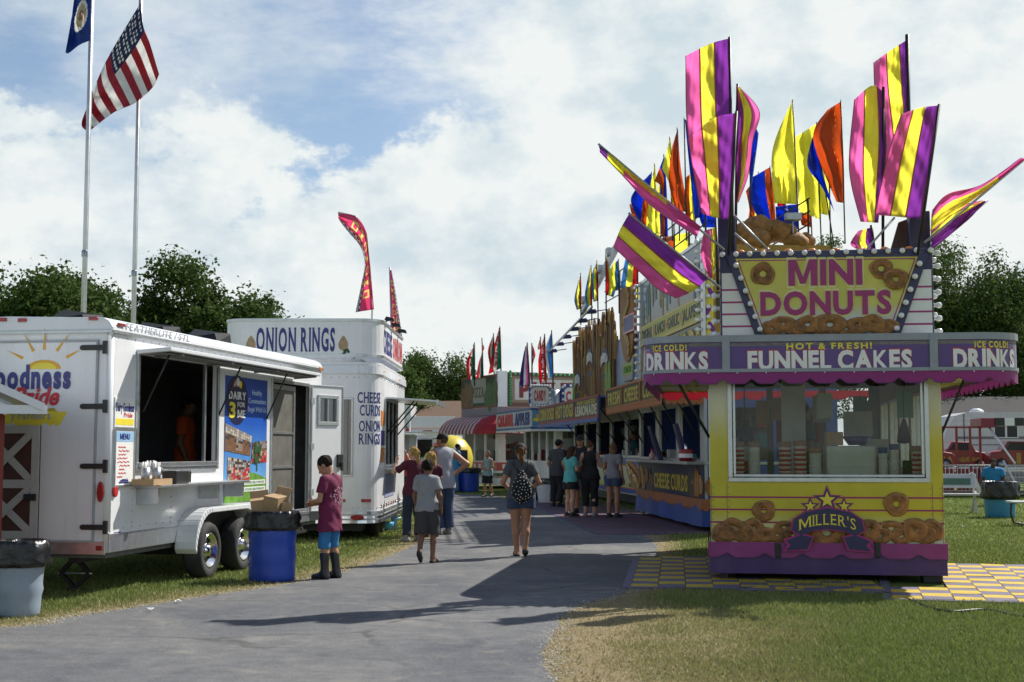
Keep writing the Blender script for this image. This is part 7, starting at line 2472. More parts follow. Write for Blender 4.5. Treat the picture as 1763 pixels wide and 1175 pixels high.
pf('tall red flag with white letters between the violet and the blue flag', [(938, 577), (940, 615), (941, 656)], [(935, 585), (927, 620), (929, 660)], 57, "APPLE", [REDF, WHIF, REDF], 48.0, KG, 690)
pf('blue flag, rightmost on the candy stand', [(950, 571), (951, 610), (953, 650)], [(947, 578), (939, 605), (944, 652)], 58, None, [LBLF, LBLF, WHIF], 47.6, KG, 690)
pf('tiny white and red flag tip behind the tall red flag', [(931, 582), (931, 592), (931, 600)], [(929, 586), (926, 598), (927, 603)], 59, None, [GREF, WHIF, REDF], 49.2, KG, 690)
# feather banners on the onion rings trailer
CHK = mat('checker_black_cloth', (.03, .02, .05), .6, transl=.2)
def banner_cell(u, v):
 if u > .80:
  return 3 if (int(u * 22) + int(v * 34)) % 2 else 1
 if .25 < u < .68 and .14 < v < .90:
  k = (v - .14) / .76 * 7
  f = k - int(k)
  if .18 < f < .82:
   x = (u - .25) / .43
   if x < .28 or (int(k) % 2 == 0 and (f < .36 or f > .66)) or (int(k) % 2 == 1 and .4 < f < .6) or x > .78:
    return 2
 return 0
CRF = mat('crimson_flag_cloth', (.82, .23, .40), .5, transl=.8, var=.1)
PALY = mat('pale_yellow_cloth', (.95, .86, .45), .5, transl=.8)
BM = [CRF, WHIF, PALY, CHK]
r_ = flag('tall curling crimson banner with checkered edge on the onion rings trailer', [(582, 367), (612, 372), (630, 398), (634, 430), (639, 475), (644, 533)], [(583, 378), (600, 400), (620, 424), (628, 455), (622, 490), (612, 538)], 25.5, BM, pole=[(640, 556), (641, 520), (637, 460), (632, 410), (612, 372), (582, 366)], group='banners on the onion rings trailer', nu=26, nv=70, seed=61, cell=banner_cell, amp=.10, name='feather_banner', cat='banner', pole_mat=WHITEINK)
r_ = flag('shorter crimson and yellow banner on the far side of the onion rings trailer', [(671, 463), (672, 500), (674, 582)], [(674, 466), (681, 505), (693, 583)], 27.0, [CRF, WHIF, PALY, CHK], pole=[(674, 600), (673, 540), (671, 460)], group='banners on the onion rings trailer', nu=20, nv=60, seed=62, cell=banner_cell, amp=.06, name='feather_banner', cat='banner', pole_mat=mat('lilac_pole', (.45, .42, .6), .4))
# flagpoles with the national and the state flag
for px, Y, lab, tp in ((143.5, 22.0, 'tall silver flagpole nearer the left edge, flying the blue state flag', -60), (229.5, 24.5, 'tall silver flagpole behind the roof of the white dairy trailer, flying the striped flag', -60)):
 b_ = at(px, 540, Y)
 fp = thing('flagpole', lab, 'flagpole', loc=(b_.x, b_.y, 0), group='silver flagpoles')
 H_ = 11.5
 mb = MB(); mb.tube([(0, 0, 0), (0, 0, 5.2), (0, 0, H_)], [.046, .038, .030], 14); mb.build('shaft', mat('brushed_pole', (.62, .63, .64), .35, .75, var=.12), fp)
 mb = MB(); mb.lathe([(.055, 4.75), (.055, 4.85), (.04, 4.86)], n=12); mb.lathe([(.10, 0), (.10, .04), (.05, .1)], n=14); mb.build('collar', STEEL, fp)
 mb = MB(); mb.tube([(.055, -.03, .8), (.05, -.03, H_ - .2)], .006, 5); mb.build('halyard', WHITEINK, fp)
 mb = MB(); mb.ball((0, 0, H_ + .05), .07, 0, 12, 8); mb.build('finial', mat('gold_ball', (.6, .42, .1), .25, .9), fp)
def usa(u, v):
 if v < .47 and u < .38:
  return 2
 return 0 if int(v * 13) % 2 == 0 else 1
USR = mat('flag_red_cloth', (.42, .02, .045), .55, transl=.35, var=.1)
us_edges = dict(hoist=[(243, 4), (190, 92), (163, 150), (142, 205)], free=[(274, 128), (262, 152), (232, 178), (196, 194), (152, 228)], top=[(243, 4), (246, 42), (258, 75), (274, 128)], bottom=[(142, 205), (141, 218), (152, 228)])
uf = flag('large red and white striped flag with stars, folding down from its pole', us_edges['hoist'], us_edges['free'], 24.05, [USR, WHIF, NAVF], base=(243, 10), top=us_edges['top'], bottom=us_edges['bottom'], nu=40, nv=53, seed=71, cell=usa, amp=.16, name='national_flag')
# stars follow the cloth: small raised white five-pointed patches
me_ = uf.children[0].data
mb = MB()
NU = 40
for r_ in range(9):
 for c_ in range(6 if r_ % 2 == 0 else 5):
  u = .03 + (c_ + (0 if r_ % 2 == 0 else .5)) * .063
  v = .04 + r_ * .047
  i, j = u * 39, v * 52
  q = lambda a, b_: me_.vertices[int(min(52, round(b_))) * NU + int(min(39, round(a)))].co
  o_ = q(i, j).copy(); e1 = (q(i + 2, j) - q(i - 2 if i > 2 else 0, j)); e2 = (q(i, j + 2) - q(i, j - 2 if j > 2 else 0))
  e1.normalize(); e2.normalize(); nrm = e1.cross(e2).normalized()
  if nrm.y > 0: nrm = -nrm
  pts = []
  for k in range(10):
   t = R(90 + 36 * k); rad = .04 if k % 2 == 0 else .017
   pts.append(o_ + e1 * rad * math.cos(t) + e2 * rad * math.sin(t) + nrm * .012)
  mb.add([o_ + nrm * .014] + pts, [(0, k + 1, (k + 1) % 10 + 1) for k in range(10)], 0)
mb.build('stars', WHITEINK, uf)
def seal(u, v):
 d = math.hypot((u - .48) * .8, (v - .54) * 1.15)
 if d < .10: return 2
 if d < .20: return 3
 if d < .27: return 1
 return 0
flag('dark blue state flag with a white round seal, hanging at the top left', [(158, -40), (156, 20), (155, 70)], [(132, -30), (122, 40), (113, 90)], 21.9, [SBLF, WHIF, mat('seal_brown', (.35, .18, .10), .6, transl=.3, var=.5, scale=20), mat('seal_tan', (.62, .50, .34), .6, transl=.3, var=.3, scale=20)], base=(156, 10), bottom=[(155, 70), (136, 78), (118, 92), (113, 90)], nu=30, nv=40, seed=72, cell=seal, amp=.12, name='state_flag')
# ================================================================== people
def surf_net(fn, lo, hi, h):
 n = [int(math.ceil((b - a) / h)) + 2 for a, b in zip(lo, hi)]
 ax = [lo[k] + h * np.arange(n[k], dtype=np.float32) - h * .5 for k in range(3)]
 G = np.stack(np.meshgrid(*ax, indexing='ij'), -1)
 D = fn(G.reshape(-1, 3)).reshape(n)
 ins = D < 0
 c = [(i, j, k) for i in (0, 1) for j in (0, 1) for k in (0, 1)]
 sl = lambda i, j, k: (slice(i, n[0] - 1 + i), slice(j, n[1] - 1 + j), slice(k, n[2] - 1 + k))
 cnt = sum(ins[sl(*q)].astype(np.int8) for q in c)
 act = (cnt > 0) & (cnt < 8)
 idx = np.full(act.shape, -1, np.int64)
 I = np.argwhere(act)
 idx[act] = np.arange(len(I))
 S_ = np.zeros((len(I), 3), np.float32)
 W_ = np.zeros(len(I), np.float32)
 for a in range(8):
  for b in range(a + 1, 8):
   qa, qb = np.array(c[a]), np.array(c[b])
   if np.abs(qa - qb).sum() != 1:
    continue
   da = D[tuple((I + qa).T)]
   db = D[tuple((I + qb).T)]
   m = (da < 0) != (db < 0)
   t = np.where(m, da / np.where(m, da - db, 1), 0)[:, None]
   S_ += np.where(m[:, None], qa + (qb - qa) * t, 0)
   W_ += m
 P = (I + S_ / W_[:, None]) * h + np.array([x[0] for x in ax])
 F = []
 for d in range(3):
  e1, e2 = (d + 1) % 3, (d + 2) % 3
  s0 = [slice(1, n[k] - 1) for k in range(3)]
  s0[d] = slice(0, n[d] - 1)
  s1 = list(s0)
  s1[d] = slice(1, n[d])
  a, b = ins[tuple(s0)], ins[tuple(s1)]
  E = np.argwhere(a != b)
  if not len(E):
   continue
  flip = a[tuple(E.T)]
  base = E + np.array([0 if k == d else 1 for k in range(3)])
  o1, o2 = np.eye(3, dtype=int)[e1], np.eye(3, dtype=int)[e2]
  q = [idx[tuple((base - x).T)] for x in (0 * o1, o1, o1 + o2, o2)]
  Q = np.stack(q, 1)
  Q[~flip] = Q[~flip][:, ::-1]
  F.append(Q)
 F = np.concatenate(F)
 return P, F[(F >= 0).all(1)][:, ::-1]
def smin(a, b, k):
 h = np.clip(.5 + .5 * (b - a) / k, 0, 1)
 return b + (a - b) * h - k * h * (1 - h)
def cone(p, a, b, ra, rb, sq=1.0, cut=False):
 a, b = np.array(a, np.float32), np.array(b, np.float32)
 d = b - a
 t = np.clip(((p - a) @ d) / max(1e-9, d @ d), 0, 1)
 w = p - a - t[:, None] * d
 if sq != 1.0:
  w = w * np.array([1, 1 / sq, 1], np.float32)
 r = np.linalg.norm(w, axis=1) - (ra + (rb - ra) * t)
 if sq != 1.0:
  r = r * (sq + 1) / 2
 if cut:
  L_ = np.linalg.norm(d)
  r = np.maximum(r, ((p - b) @ d) / L_)
 return r
def elli(p, c, r):
 q = (p - np.array(c, np.float32)) / np.array(r, np.float32)
 k = np.linalg.norm(q, axis=1)
 return (k - 1) * min(r)
def union(ds, k=.03):
 o = ds[0]
 for d in ds[1:]:
  o = smin(o, d, k)
 return o
def ripple(p, s, seed=0.0, f=22.0):
 x, y, z = p[:, 0], p[:, 1], p[:, 2]
 a = np.sin(f * (z + .35 * x * np.sign(x)) + 3 * np.sin(9 * x + seed) + seed) * np.sin(7 * x + 5 * y + seed * 2)
 b = np.sin(f * 1.7 * (z * .6 + x * .8) + seed * 3 + 2 * np.sin(8 * z)) * np.sin(11 * y + 4 * z + seed)
 return s * (a + .6 * b)
def mesh_from(name, P, F, m, parent, extra=None):
 me = bpy.data.meshes.new(name)
 V = P.tolist()
 Fl = F.tolist()
 mi = [0] * len(Fl)
 mats = [m] if not isinstance(m, list) else m
 if extra:
  for ev, ef, k in extra:
   b = len(V)
   V += [tuple(v) for v in ev]
   Fl += [[b + i for i in f] for f in ef]
   mi += [k] * len(ef)
 me.from_pydata(V, [], Fl)
 for x in mats:
  me.materials.append(x)
 me.polygons.foreach_set('material_index', mi)
 me.polygons.foreach_set('use_smooth', [True] * len(Fl))
 me.update()
 o = bpy.data.objects.new(name, me)
 COL.objects.link(o)
 if parent:
  o.parent = parent
 return o
SKIN = {'light': mat('skin_light', (.50, .29, .20), .5, var=.08), 'tan': mat('skin_tan', (.40, .20, .12), .5, var=.08), 'brown': mat('skin_brown', (.20, .10, .06), .5, var=.08), 'dark': mat('skin_dark', (.07, .04, .028), .5, var=.08)}
EYEW, EYEB, LIP = mat('eye_white', (.7, .7, .68), .2, var=0), mat('eye_iris', (.03, .02, .015), .2, var=0), mat('lip', (.35, .12, .10), .45, var=0)
def cloth_mat(nm, c, r=.85):
 return mat(nm, c, r, var=.14, scale=9, bump=.25, bscale=60)
def person(label, px, py, h, face, pose=None, fem=0, kid=0, skin='light', hair=('short', (.03, .02, .015)), cap=None, shirt=None, legs=None, shoes=None, group=None, vs=.013, loc=None, glasses=False, bulk=1.0):
 """one continuous body in its pose; clothes and hair are separate skins over it.  local axes: y = where it faces, x = its right"""
 pose = pose or {}
 if loc is None:
  g = gr(px, py)
  loc = (g.x, g.y, .004)
 root = thing('person', label, 'person', loc=loc, yaw=face, group=group)
 K = 1.75
 sh = .165 if fem else .185
 if kid: sh = .165
 hs = 1.16 if kid else 1.0                                  # head share
 hip = .095
 B = bulk
 lean = pose.get('lean', 0)                                  # forward lean of the trunk at the shoulders
 sway = pose.get('sway', 0)
 J = {}
 hz = .92 + pose.get('drop', 0)
 for s, n in ((-1, 'L'), (1, 'R')):
  J['hip' + n] = (s * hip, 0, hz)
  J['kn' + n] = pose.get('kn' + n, (s * .10, .015, .50))
  J['an' + n] = pose.get('an' + n, (s * .105, -.02, .085))
  sx_ = s * sh + sway
  shz = 1.415 + pose.get('drop', 0)
  J['sh' + n] = (sx_, lean, shz)
  J['el' + n] = pose.get('el' + n, (s * (sh + .06), lean - .03, shz - .29))
  J['wr' + n] = pose.get('wr' + n, (s * (sh + .065), lean + .07, shz - .53))
 dz = pose.get('drop', 0)
 pel, wai, che = (0, 0, .94 + dz), (sway * .4, lean * .45, 1.14 + dz), (sway * .9, lean * .9, 1.34 + dz)
 nk = (sway, lean, 1.46 + dz)
 hy, hp = R(pose.get('hyaw', 0)), R(pose.get('hpitch', 0))
 hc = np.array((sway, lean + .035 + .10 * math.sin(hp), 1.625 + dz - .03 * (1 - math.cos(hp)) - (.0 if not kid else .0)))
 Rh = np.array(Matrix.Rotation(hy, 3, 'Z') @ Matrix.Rotation(-hp, 3, 'X'), np.float32)
 sc = h / K
 def hl(p): return ((p - hc) @ Rh) / hs
 def head_d(p):
  q = hl(p)
  d = union([elli(q, (0, -.012, .03), (.075, .094, .092)), elli(q, (0, .028, -.045), (.058, .064, .078)), elli(q, (0, .075, .0), (.045, .018, .05))], .03)
  d = smin(d, cone(q, (0, .088, .012), (0, .112, -.026), .010, .015), .012)
  d = smin(d, elli(q, (0, .080, -.066), (.028, .018, .014)), .012)
  d = smin(d, elli(q, (.077, -.008, -.005), (.012, .022, .034)), .008)
  d = smin(d, elli(q, (-.077, -.008, -.005), (.012, .022, .034)), .008)
  for s in (-1, 1):
   d = np.maximum(d, -(elli(q, (s * .031, .096, .012), (.016, .012, .010))))
  return d * hs
 def trunk(e=0.0, f=0):
  hw = 1.06 if fem else 1.0
  def g(p):
   return union([cone(p, (-.035 * hw, 0, pel[2] - .02), (.035 * hw, 0, pel[2]), (.118 * hw) * B + e, (.118 * hw) * B + e, .80), cone(p, pel, wai, .135 * hw * B + e, (.112 if fem else .128) * B + e, .74),
                          cone(p, wai, che, (.112 if fem else .130) * B + e, (.135 if fem else .152) * B + e, .72)], .05)
  return g
 def shoulders(p, e=0.0):
  return union([cone(p, tuple(np.array(J['shL']) * (.75, 1, 1) + (0, 0, .0)), tuple(np.array(J['shR']) * (.75, 1, 1)), .066 * B + e, .066 * B + e), cone(p, che, nk, .11 * B + e, .06 + e, .8)], .04)
 def arm(p, n, e=0.0, fr=1.0, cut=False):
  s_, el, wr = J['sh' + n], J['el' + n], J['wr' + n]
  a_, w = np.array(s_), np.array(el)
  ar = (.050 if fem or kid else .060) * B
  if fr < 1:
   end = a_ + (w - a_) * fr
   return cone(p, s_, tuple(end), ar + e, ar * .86 + e * 1.15, 1.0, cut)
  return union([cone(p, s_, el, ar + e, ar * .76 + e), cone(p, el, wr, ar * .80 + e, ar * .50 + e)], .02)
 def leg(p, n, e=0.0, fr=2.0, cut=False):
  hp_, kn, an = J['hip' + n], J['kn' + n], J['an' + n]
  a_, k_, z_ = map(np.array, (hp_, kn, an))
  th, kr, ak = .098 * B + (.006 if fem else 0), .060 * B, .040
  if kid: th, kr = .082, .054
  if fr <= 1:
   return cone(p, hp_, tuple(a_ + (k_ - a_) * fr), th + e, th + (kr - th) * fr + e * 1.6, 1.0, cut)
  c = k_ + (z_ - k_) * .32 + np.array((0, -.012, 0))
  if fr < 2:
   return union([cone(p, hp_, kn, th + e, kr + e), cone(p, kn, tuple(k_ + (z_ - k_) * (fr - 1)), kr + e, kr * 1.02 + e, 1.0, cut)], .02)
  return union([cone(p, hp_, kn, th + e, kr + e), cone(p, kn, tuple(c), kr + e, kr * 1.02 + e), cone(p, tuple(c), an, kr * 1.0 + e, ak + e)], .025)
 def foot(p, n, e=0.0):
  an, fd = np.array(J['an' + n]), np.array(pose.get('ft' + n, (.02 if n == 'R' else -.02, .17, -.055)))
  heel = an + np.array((0, -.03, -.05)) if 'ft' + n not in pose else an + np.array((0, -.02, -.04))
  return union([cone(p, tuple(an), tuple(heel), .040 + e, .034 + e), cone(p, tuple(heel), tuple(an + fd), .036 + e, .030 + e), cone(p, tuple(an), tuple(an + fd * .6 + np.array((0, 0, -.01))), .038 + e, .032 + e)], .02)
 def palm(n):
  el, wr = np.array(J['el' + n]), np.array(J['wr' + n])
  d = (wr - el) / np.linalg.norm(wr - el)
  d = d if 'hd' + n not in pose else np.array(pose['hd' + n]) / np.linalg.norm(pose['hd' + n])
  return wr, d
 def body(p):
  ds = [trunk()(p), shoulders(p), cone(p, nk, tuple(hc + Rh @ np.array((0, -.03, -.06))), .056 if not fem else .047, .050 if not fem else .044)]
  for n in 'LR':
   ds += [arm(p, n), leg(p, n), foot(p, n)]
   w, d = palm(n)
   ds.append(cone(p, tuple(w), tuple(w + d * .075), .028, .034, 1.0))
  return smin(union(ds, .028), head_d(p), .02)
 allp = np.array(list(J.values()) + [hc + (0, 0, .16), hc - (0, 0, .1)])
 lo, hi = allp.min(0) - .22, allp.max(0) + .22
 lo[2] = min(-.06, lo[2]) if not pose.get('seat') else lo[2]
 P, F = surf_net(body, lo, hi, vs)
 extra = []
 # fingers: four curled digits of different lengths and a thumb off the side of the palm
 for n, s in (('L', -1), ('R', 1)):
  w, d = palm(n)
  up = np.array(pose.get('pn' + n, (s * .9, .2, .1)), float)
  up -= d * (up @ d); up /= np.linalg.norm(up)           # back of the hand
  sd = np.cross(d, up) * (-s)                            # towards the thumb
  curl = pose.get('curl', .5)
  mbf = MB()
  for i, L_ in enumerate((.066, .076, .070, .054)):
   o_ = w + d * .082 + sd * (.026 - .0175 * i)
   a = o_ + d * L_ * .5 - up * L_ * .12 * curl
   b_ = a + d * L_ * .32 - up * L_ * .34 * curl
   c_ = b_ + d * L_ * .12 - up * L_ * .30 * curl
   mbf.tube([o_ - d * .03, o_, a, b_, c_], [.011, .0105, .0095, .0085, .0065], 6)
  o_ = w + d * .035 + sd * .026
  mbf.tube([o_ - sd * .012, o_ + sd * .012 + d * .012, o_ + sd * .024 + d * .040 - up * .01, o_ + sd * .02 + d * .062 - up * .018], [.013, .0125, .011, .008], 6)
  extra.append((mbf.v, mbf.f, 0))
 for s in (-1, 1):
  for r_, k, dy in (((.0135, .0115, .0095), 1, 0), ((.006, .004, .006), 2, .0098)):
   mbe = MB(); mbe.ball((0, 0, 0), r_, 0, 10, 6)
   extra.append(([hc + Rh @ ((np.array(v) + (s * .031, .082 + dy, .012)) * hs) for v in mbe.v], mbe.f, k))
 mbe = MB(); mbe.ball((0, 0, 0), (.022, .006, .006), 0, 10, 6)
 extra.append(([hc + Rh @ ((np.array(v) + (0, .096, -.062)) * hs) for v in mbe.v], mbe.f, 3))
 mesh_from('body', P * sc, F, [SKIN[skin], EYEW, EYEB, LIP], root, [([np.array(v) * sc for v in a], b, c) for a, b, c in extra])
 sd = hash(label) % 97 / 10.0
 # hair
 if hair:
  st_, col = hair
  hm = mat('hair_%02x%02x%02x' % tuple(int(c * 255) for c in col), col, .85, var=.45, scale=30, bump=.9, bscale=45, spec=.2)
  def hd(p):
   q = hl(p)
   d = elli(q, (0, -.018, .038), (.084, .102, .096))
   cutf = np.minimum((q[:, 1] - (.055 - .55 * np.clip(q[:, 2] - .03, -.2, .2))) * .8, .3) if False else np.maximum(q[:, 1] - .060 + .9 * np.clip(.055 - q[:, 2], 0, .3), -1)
   d = np.maximum(d, cutf)
   low = {'short': -.058, 'pony': -.055, 'long': -.10, 'bob': -.09, 'bun': -.05, 'wavy': -.09}[st_]
   d = np.maximum(d, low - q[:, 2])
   if st_ == 'pony':
    d = smin(d, cone(q, (0, -.095, .045), (.0, -.135, .02), .026, .034), .015)
    d = smin(d, cone(q, (.0, -.135, .02), (.008, -.125, -.12), .036, .034), .02)
    d = smin(d, cone(q, (.008, -.125, -.12), (.0, -.115, -.235), .034, .012), .02)
   if st_ in ('long', 'wavy'):
    d = smin(d, cone(q, (0, -.065, .0), (0, -.075, -.20), .082, .075, .55), .03)
    for s in (-1, 1):
     d = smin(d, cone(q, (s * .066, -.02, .0), (s * .072, -.03, -.17), .032, .030), .03)
   if st_ == 'bob':
    d = smin(d, cone(q, (0, -.045, .0), (0, -.05, -.09), .082, .085, .75), .03)
   if st_ == 'bun':
    d = smin(d, elli(q, (0, -.085, .10), (.042, .04, .042)), .015)
   w = .006 if st_ == 'short' else .007
   return (d + w * np.sin(q[:, 0] * 95 + 18 * q[:, 2] + sd) * np.sin(q[:, 2] * 26 + 30 * q[:, 1])) * hs
  lo2, hi2 = hc - .30 * hs, hc + .20 * hs
  lo2[2] = hc[2] - .36 * hs
  Ph, Fh = surf_net(hd, lo2, hi2, max(.007, vs * .62))
  mesh_from('hair', Ph * sc, Fh, hm, root)
 if cap:
  cm = cloth_mat('cap_%02x%02x%02x' % tuple(int(c * 255) for c in cap), cap)
  def cd(p):
   q = hl(p)
   d = elli(q, (0, -.012, .048), (.092, .110, .098))
   d = np.maximum(d, .035 - q[:, 2])
   br = np.maximum(elli(q, (0, .115, .045), (.070, .075, .05)), np.abs(q[:, 2] - .045 + .6 * (q[:, 1] - .115) ** 2 + 1.5 * q[:, 0] ** 2) - .007)
   return smin(d, br, .008) * hs
  Ph, Fh = surf_net(cd, hc - .22 * hs, hc + .24 * hs, max(.007, vs * .6))
  mesh_from('cap', Ph * sc, Fh, cm, root)
 if glasses:
  mb = MB()
  for s in (-1, 1):
   mb.ball((s * .031, .100, .012), (.024, .006, .018), 0, 10, 6)
   mb.tube([(s * .05, .098, .014), (s * .078, .0, .012)], .003, 5)
  mb.tube([(-.01, .104, .014), (.01, .104, .014)], .003, 5)
  mb.v = [tuple((hc + Rh @ (np.array(v) * hs)) * sc) for v in mb.v]
  mb.build('sunglasses', BLACK, root)
 if shirt:
  m_, slv, hem = shirt[:3]
  e = .016
  def sdn(p):
   ds = [trunk(e + .006)(p), shoulders(p, e), *[cone(p, (x_, 0, pel[2] + .06), (x_ * 1.2, 0, hem + dz - .08), (.132 if kid else .140) * B + e, (.156 if kid else .162) * B + e, .82) for x_ in (-.05, .05)]]
   d = union(ds, .04)
   if slv:
    for n in 'LR':
     d = smin(d, arm(p, n, e + .008, slv, True) if slv < 1 else arm(p, n, e), .03)
   d = np.maximum(d, (hem + dz) - p[:, 2])
   d = np.maximum(d, cone(p, (sway, lean + .02, 1.475 + dz), (sway, lean + .05, 1.60 + dz), .075, .10) * -1)
   if not slv:
    for n, s in (('L', -1), ('R', 1)):
     q = np.array(J['sh' + n])
     d = np.maximum(d, -(np.linalg.norm((p - (q + (s * .035, 0, -.03))) * (1, .75, .7), axis=1) - .085))
   return d + ripple(p, .0075, sd)
  l2 = np.array((-.62, -.5, hem + dz - .05)); h2 = np.array((.62, .65, 1.62 + dz))
  l2[:2] = np.maximum(l2[:2], lo[:2]); h2[:2] = np.minimum(h2[:2], hi[:2])
  Ps, Fs = surf_net(sdn, l2, h2, vs)
  mesh_from('shirt', Ps * sc, Fs, m_, root)
 if legs:
  m_, fr, loose = legs[:3]
  nm = legs[3] if len(legs) > 3 else ('shorts' if fr < 1.3 else 'trousers')
  def ld(p):
   d = trunk(.010)(p)
   d = np.maximum(d, p[:, 2] - (min(1.02, shirt[2] + .045) + dz))
   ll = [leg(p, n, loose + .009, fr, True) for n in 'LR']
   d = smin(d, np.minimum(*ll), .03) + ripple(p, .0065, sd + 2, 16)
   return np.maximum(d, p[:, 2] - ((shirt[2] + .035 if shirt[2] < .9 else 1.0) + dz))
  l2 = lo.copy(); h2 = hi.copy(); h2[2] = 1.08 + dz
  Ps, Fs = surf_net(ld, l2, h2, vs)
  mesh_from(nm, Ps * sc, Fs, m_, root)
 if shoes:
  m_, kind = shoes
  for n in 'LR':
   an = np.array(J['an' + n])
   if kind == 'boot':
    fn = lambda p, n=n: union([foot(p, n, .014), cone(p, J['an' + n], tuple(np.array(J['an' + n]) + (np.array(J['kn' + n]) - np.array(J['an' + n])) * .70), .058, .070, 1.0, True)], .03) + ripple(p, .003, 3)
   elif kind == 'sandal':
    def fn(p, n=n):
     f = foot(p, n, .010)
     fd = np.array(pose.get('ft' + n, (0, .17, -.055)))
     ax_ = np.array((0, 0, 1)) if 'ft' + n not in pose else np.cross(np.array((1, 0, 0)), fd / np.linalg.norm(fd))
     k = (p - (an + np.array(fd) * .5)) @ ax_
     base_ = np.maximum(f, k + .022)
     strap = np.maximum(f, np.abs((p - (an + fd * .62)) @ (fd / np.linalg.norm(fd))) - .022)
     return np.minimum(base_, strap)
   else:
    fn = lambda p, n=n: np.maximum(foot(p, n, .013), p[:, 2] - (an[2] + .03))
   l2 = an - .22; h2 = an + .26
   if kind == 'boot': h2[2] = an[2] + .42
   Ps, Fs = surf_net(fn, l2, h2, max(.009, vs * .75))
   if len(Fs):
    mesh_from('boot' if kind == 'boot' else ('sandal' if kind == 'sandal' else 'shoe'), Ps * sc, Fs, m_, root)
 root['_h'] = sc
 del root['_h']
 return root, J, hc, Rh, sc
BLKC = cloth_mat('black_cloth', (.012, .012, .014))
CHARC = cloth_mat('charcoal_cloth', (.05, .05, .055))
MAROON = cloth_mat('maroon_cloth', (.15, .010, .055))
MAROON2 = cloth_mat('dark_maroon_cloth', (.085, .010, .025))
HEATH = cloth_mat('heather_grey_cloth', (.30, .31, .33))
BLUSH = cloth_mat('blue_shorts_cloth', (.03, .17, .38))
DENIM = cloth_mat('denim', (.04, .065, .13))
DENIMD = cloth_mat('dark_denim', (.018, .026, .055))
DENIML = cloth_mat('washed_denim', (.10, .14, .21))
AQUA = cloth_mat('aqua_cloth', (.10, .42, .42))
TEALD = cloth_mat('dark_teal_cloth', (.02, .10, .14))
ORNG = cloth_mat('orange_cloth', (.55, .09, .02))
BLUEC = cloth_mat('azure_cloth', (.02, .20, .42))
REDC = cloth_mat('red_cloth', (.45, .02, .03))
PALEC = cloth_mat('pale_grey_cloth', (.36, .37, .42))
GUN = cloth_mat('gunmetal_cloth', (.085, .09, .10))
BOOTM = mat('black_rubber_boot', (.018, .018, .02), .38, var=.3)
SOLE = mat('dark_shoe', (.025, .022, .022), .6, var=.2)
SHOEW = mat('grey_shoe', (.25, .24, .22), .6, var=.2)
# boy in the maroon shirt
pb, J, hc, Rh, sc = person('boy in a maroon shirt, blue shorts and tall black boots, looking down at his hands', 567, 997, 1.46, 62, dict(elL=(-.23, .02, 1.13), wrL=(-.10, .25, 1.10), elR=(.21, .0, 1.13), wrR=(.02, .26, 1.07), hpitch=36, hyaw=8, knL=(-.10, .02, .5), anL=(-.115, .0, .085), anR=(.12, -.04, .085), hdL=(.6, .7, .1), hdR=(-.3, .9, -.1), curl=.9), kid=1, skin='tan', hair=('short', (.022, .014, .01)),
       shirt=(MAROON, .62, .68), legs=(BLUSH, 1.14, .022), shoes=(BOOTM, 'boot'), vs=.012)
# pale print on the back of the shirt: ring of leaves and lettering
mb = MB()
bk = lambda x, z: (Vector((x, -.140 - .02 * math.cos(x * 8), z)) * sc)
for i in range(26):
 t0, t1 = 2 * math.pi * i / 26, 2 * math.pi * (i + .8) / 26
 r0, r1 = .090 + .014 * (i % 2), .104 + .014 * ((i + 1) % 3)
 zc = 1.20
 q = [bk(r * math.cos(t), zc + r * math.sin(t)) for r, t in ((r0, t0), (r1, t0), (r1, t1), (r0, t1))]
 mb.add(q + [v + Vector((0, .05, 0)) for v in q], [(0, 1, 2, 3), (7, 6, 5, 4)], 0)
for a in range(7):
 t = 2 * math.pi * a / 7 + .3
 q = [bk(.02 * math.cos(t), 1.2 + .02 * math.sin(t)), bk(.07 * math.cos(t - .12), 1.2 + .07 * math.sin(t - .12)), bk(.08 * math.cos(t + .1), 1.2 + .08 * math.sin(t + .1))]
 mb.add(q, [(0, 1, 2)], 0)
mb.build('shirt_print', mat('pale_pink_print', (.42, .25, .33), .7), pb)
# boy walking in grey
person('boy in a grey T-shirt and black shorts walking away in sandals', 735, 970, 1.40, -12, dict(knL=(-.09, -.03, .50), anL=(-.06, -.25, .20), ftL=(0, .09, -.15), knR=(.09, .10, .50), anR=(.09, .04, .085), elL=(-.24, .04, 1.14), wrL=(-.24, .16, .93), elR=(.245, -.06, 1.14), wrR=(.23, .05, .92)), kid=1, skin='brown', hair=('short', (.014, .010, .008)),
       shirt=(HEATH, .60, .88), legs=(CHARC, .98, .030), shoes=(SOLE, 'sandal'), vs=.012)
# woman with the drawstring bag
pw, J, hc, Rh, sc = person('woman with brown ponytail in grey top and denim shorts walking away along the path', 897, 959, 1.63, 3, dict(knL=(-.085, .03, .50), anL=(-.06, .05, .085), knR=(.075, .0, .50), anR=(.06, -.10, .12), ftR=(.01, .15, -.08), elL=(-.285, .0, 1.15), wrL=(-.20, .19, 1.07), elR=(.285, .0, 1.15), wrR=(.20, .19, 1.07), hdL=(.5, .8, .2), hdR=(-.5, .8, .2), hpitch=8), fem=1, skin='tan', hair=('pony', (.13, .065, .025)), cap=(.02, .02, .022),
       shirt=(GUN, .55, .90), legs=(DENIM, .40, .018), shoes=(SOLE, 'sandal'), vs=.012, bulk=1.06)
bpk = thing('drawstring_backpack', 'black drawstring backpack with white dots on the back of the woman walking away', 'backpack', loc=pw.location, yaw=3)
def bag(p):
 d = union([elli(p, (.0, -.215, 1.04), (.155, .085, .20)), cone(p, (0, -.19, 1.18), (0, -.165, 1.30), .09, .05)], .05)
 return d + .006 * np.sin(p[:, 0] * 40 + 6 * np.sin(p[:, 2] * 14)) * np.sin(p[:, 2] * 21)
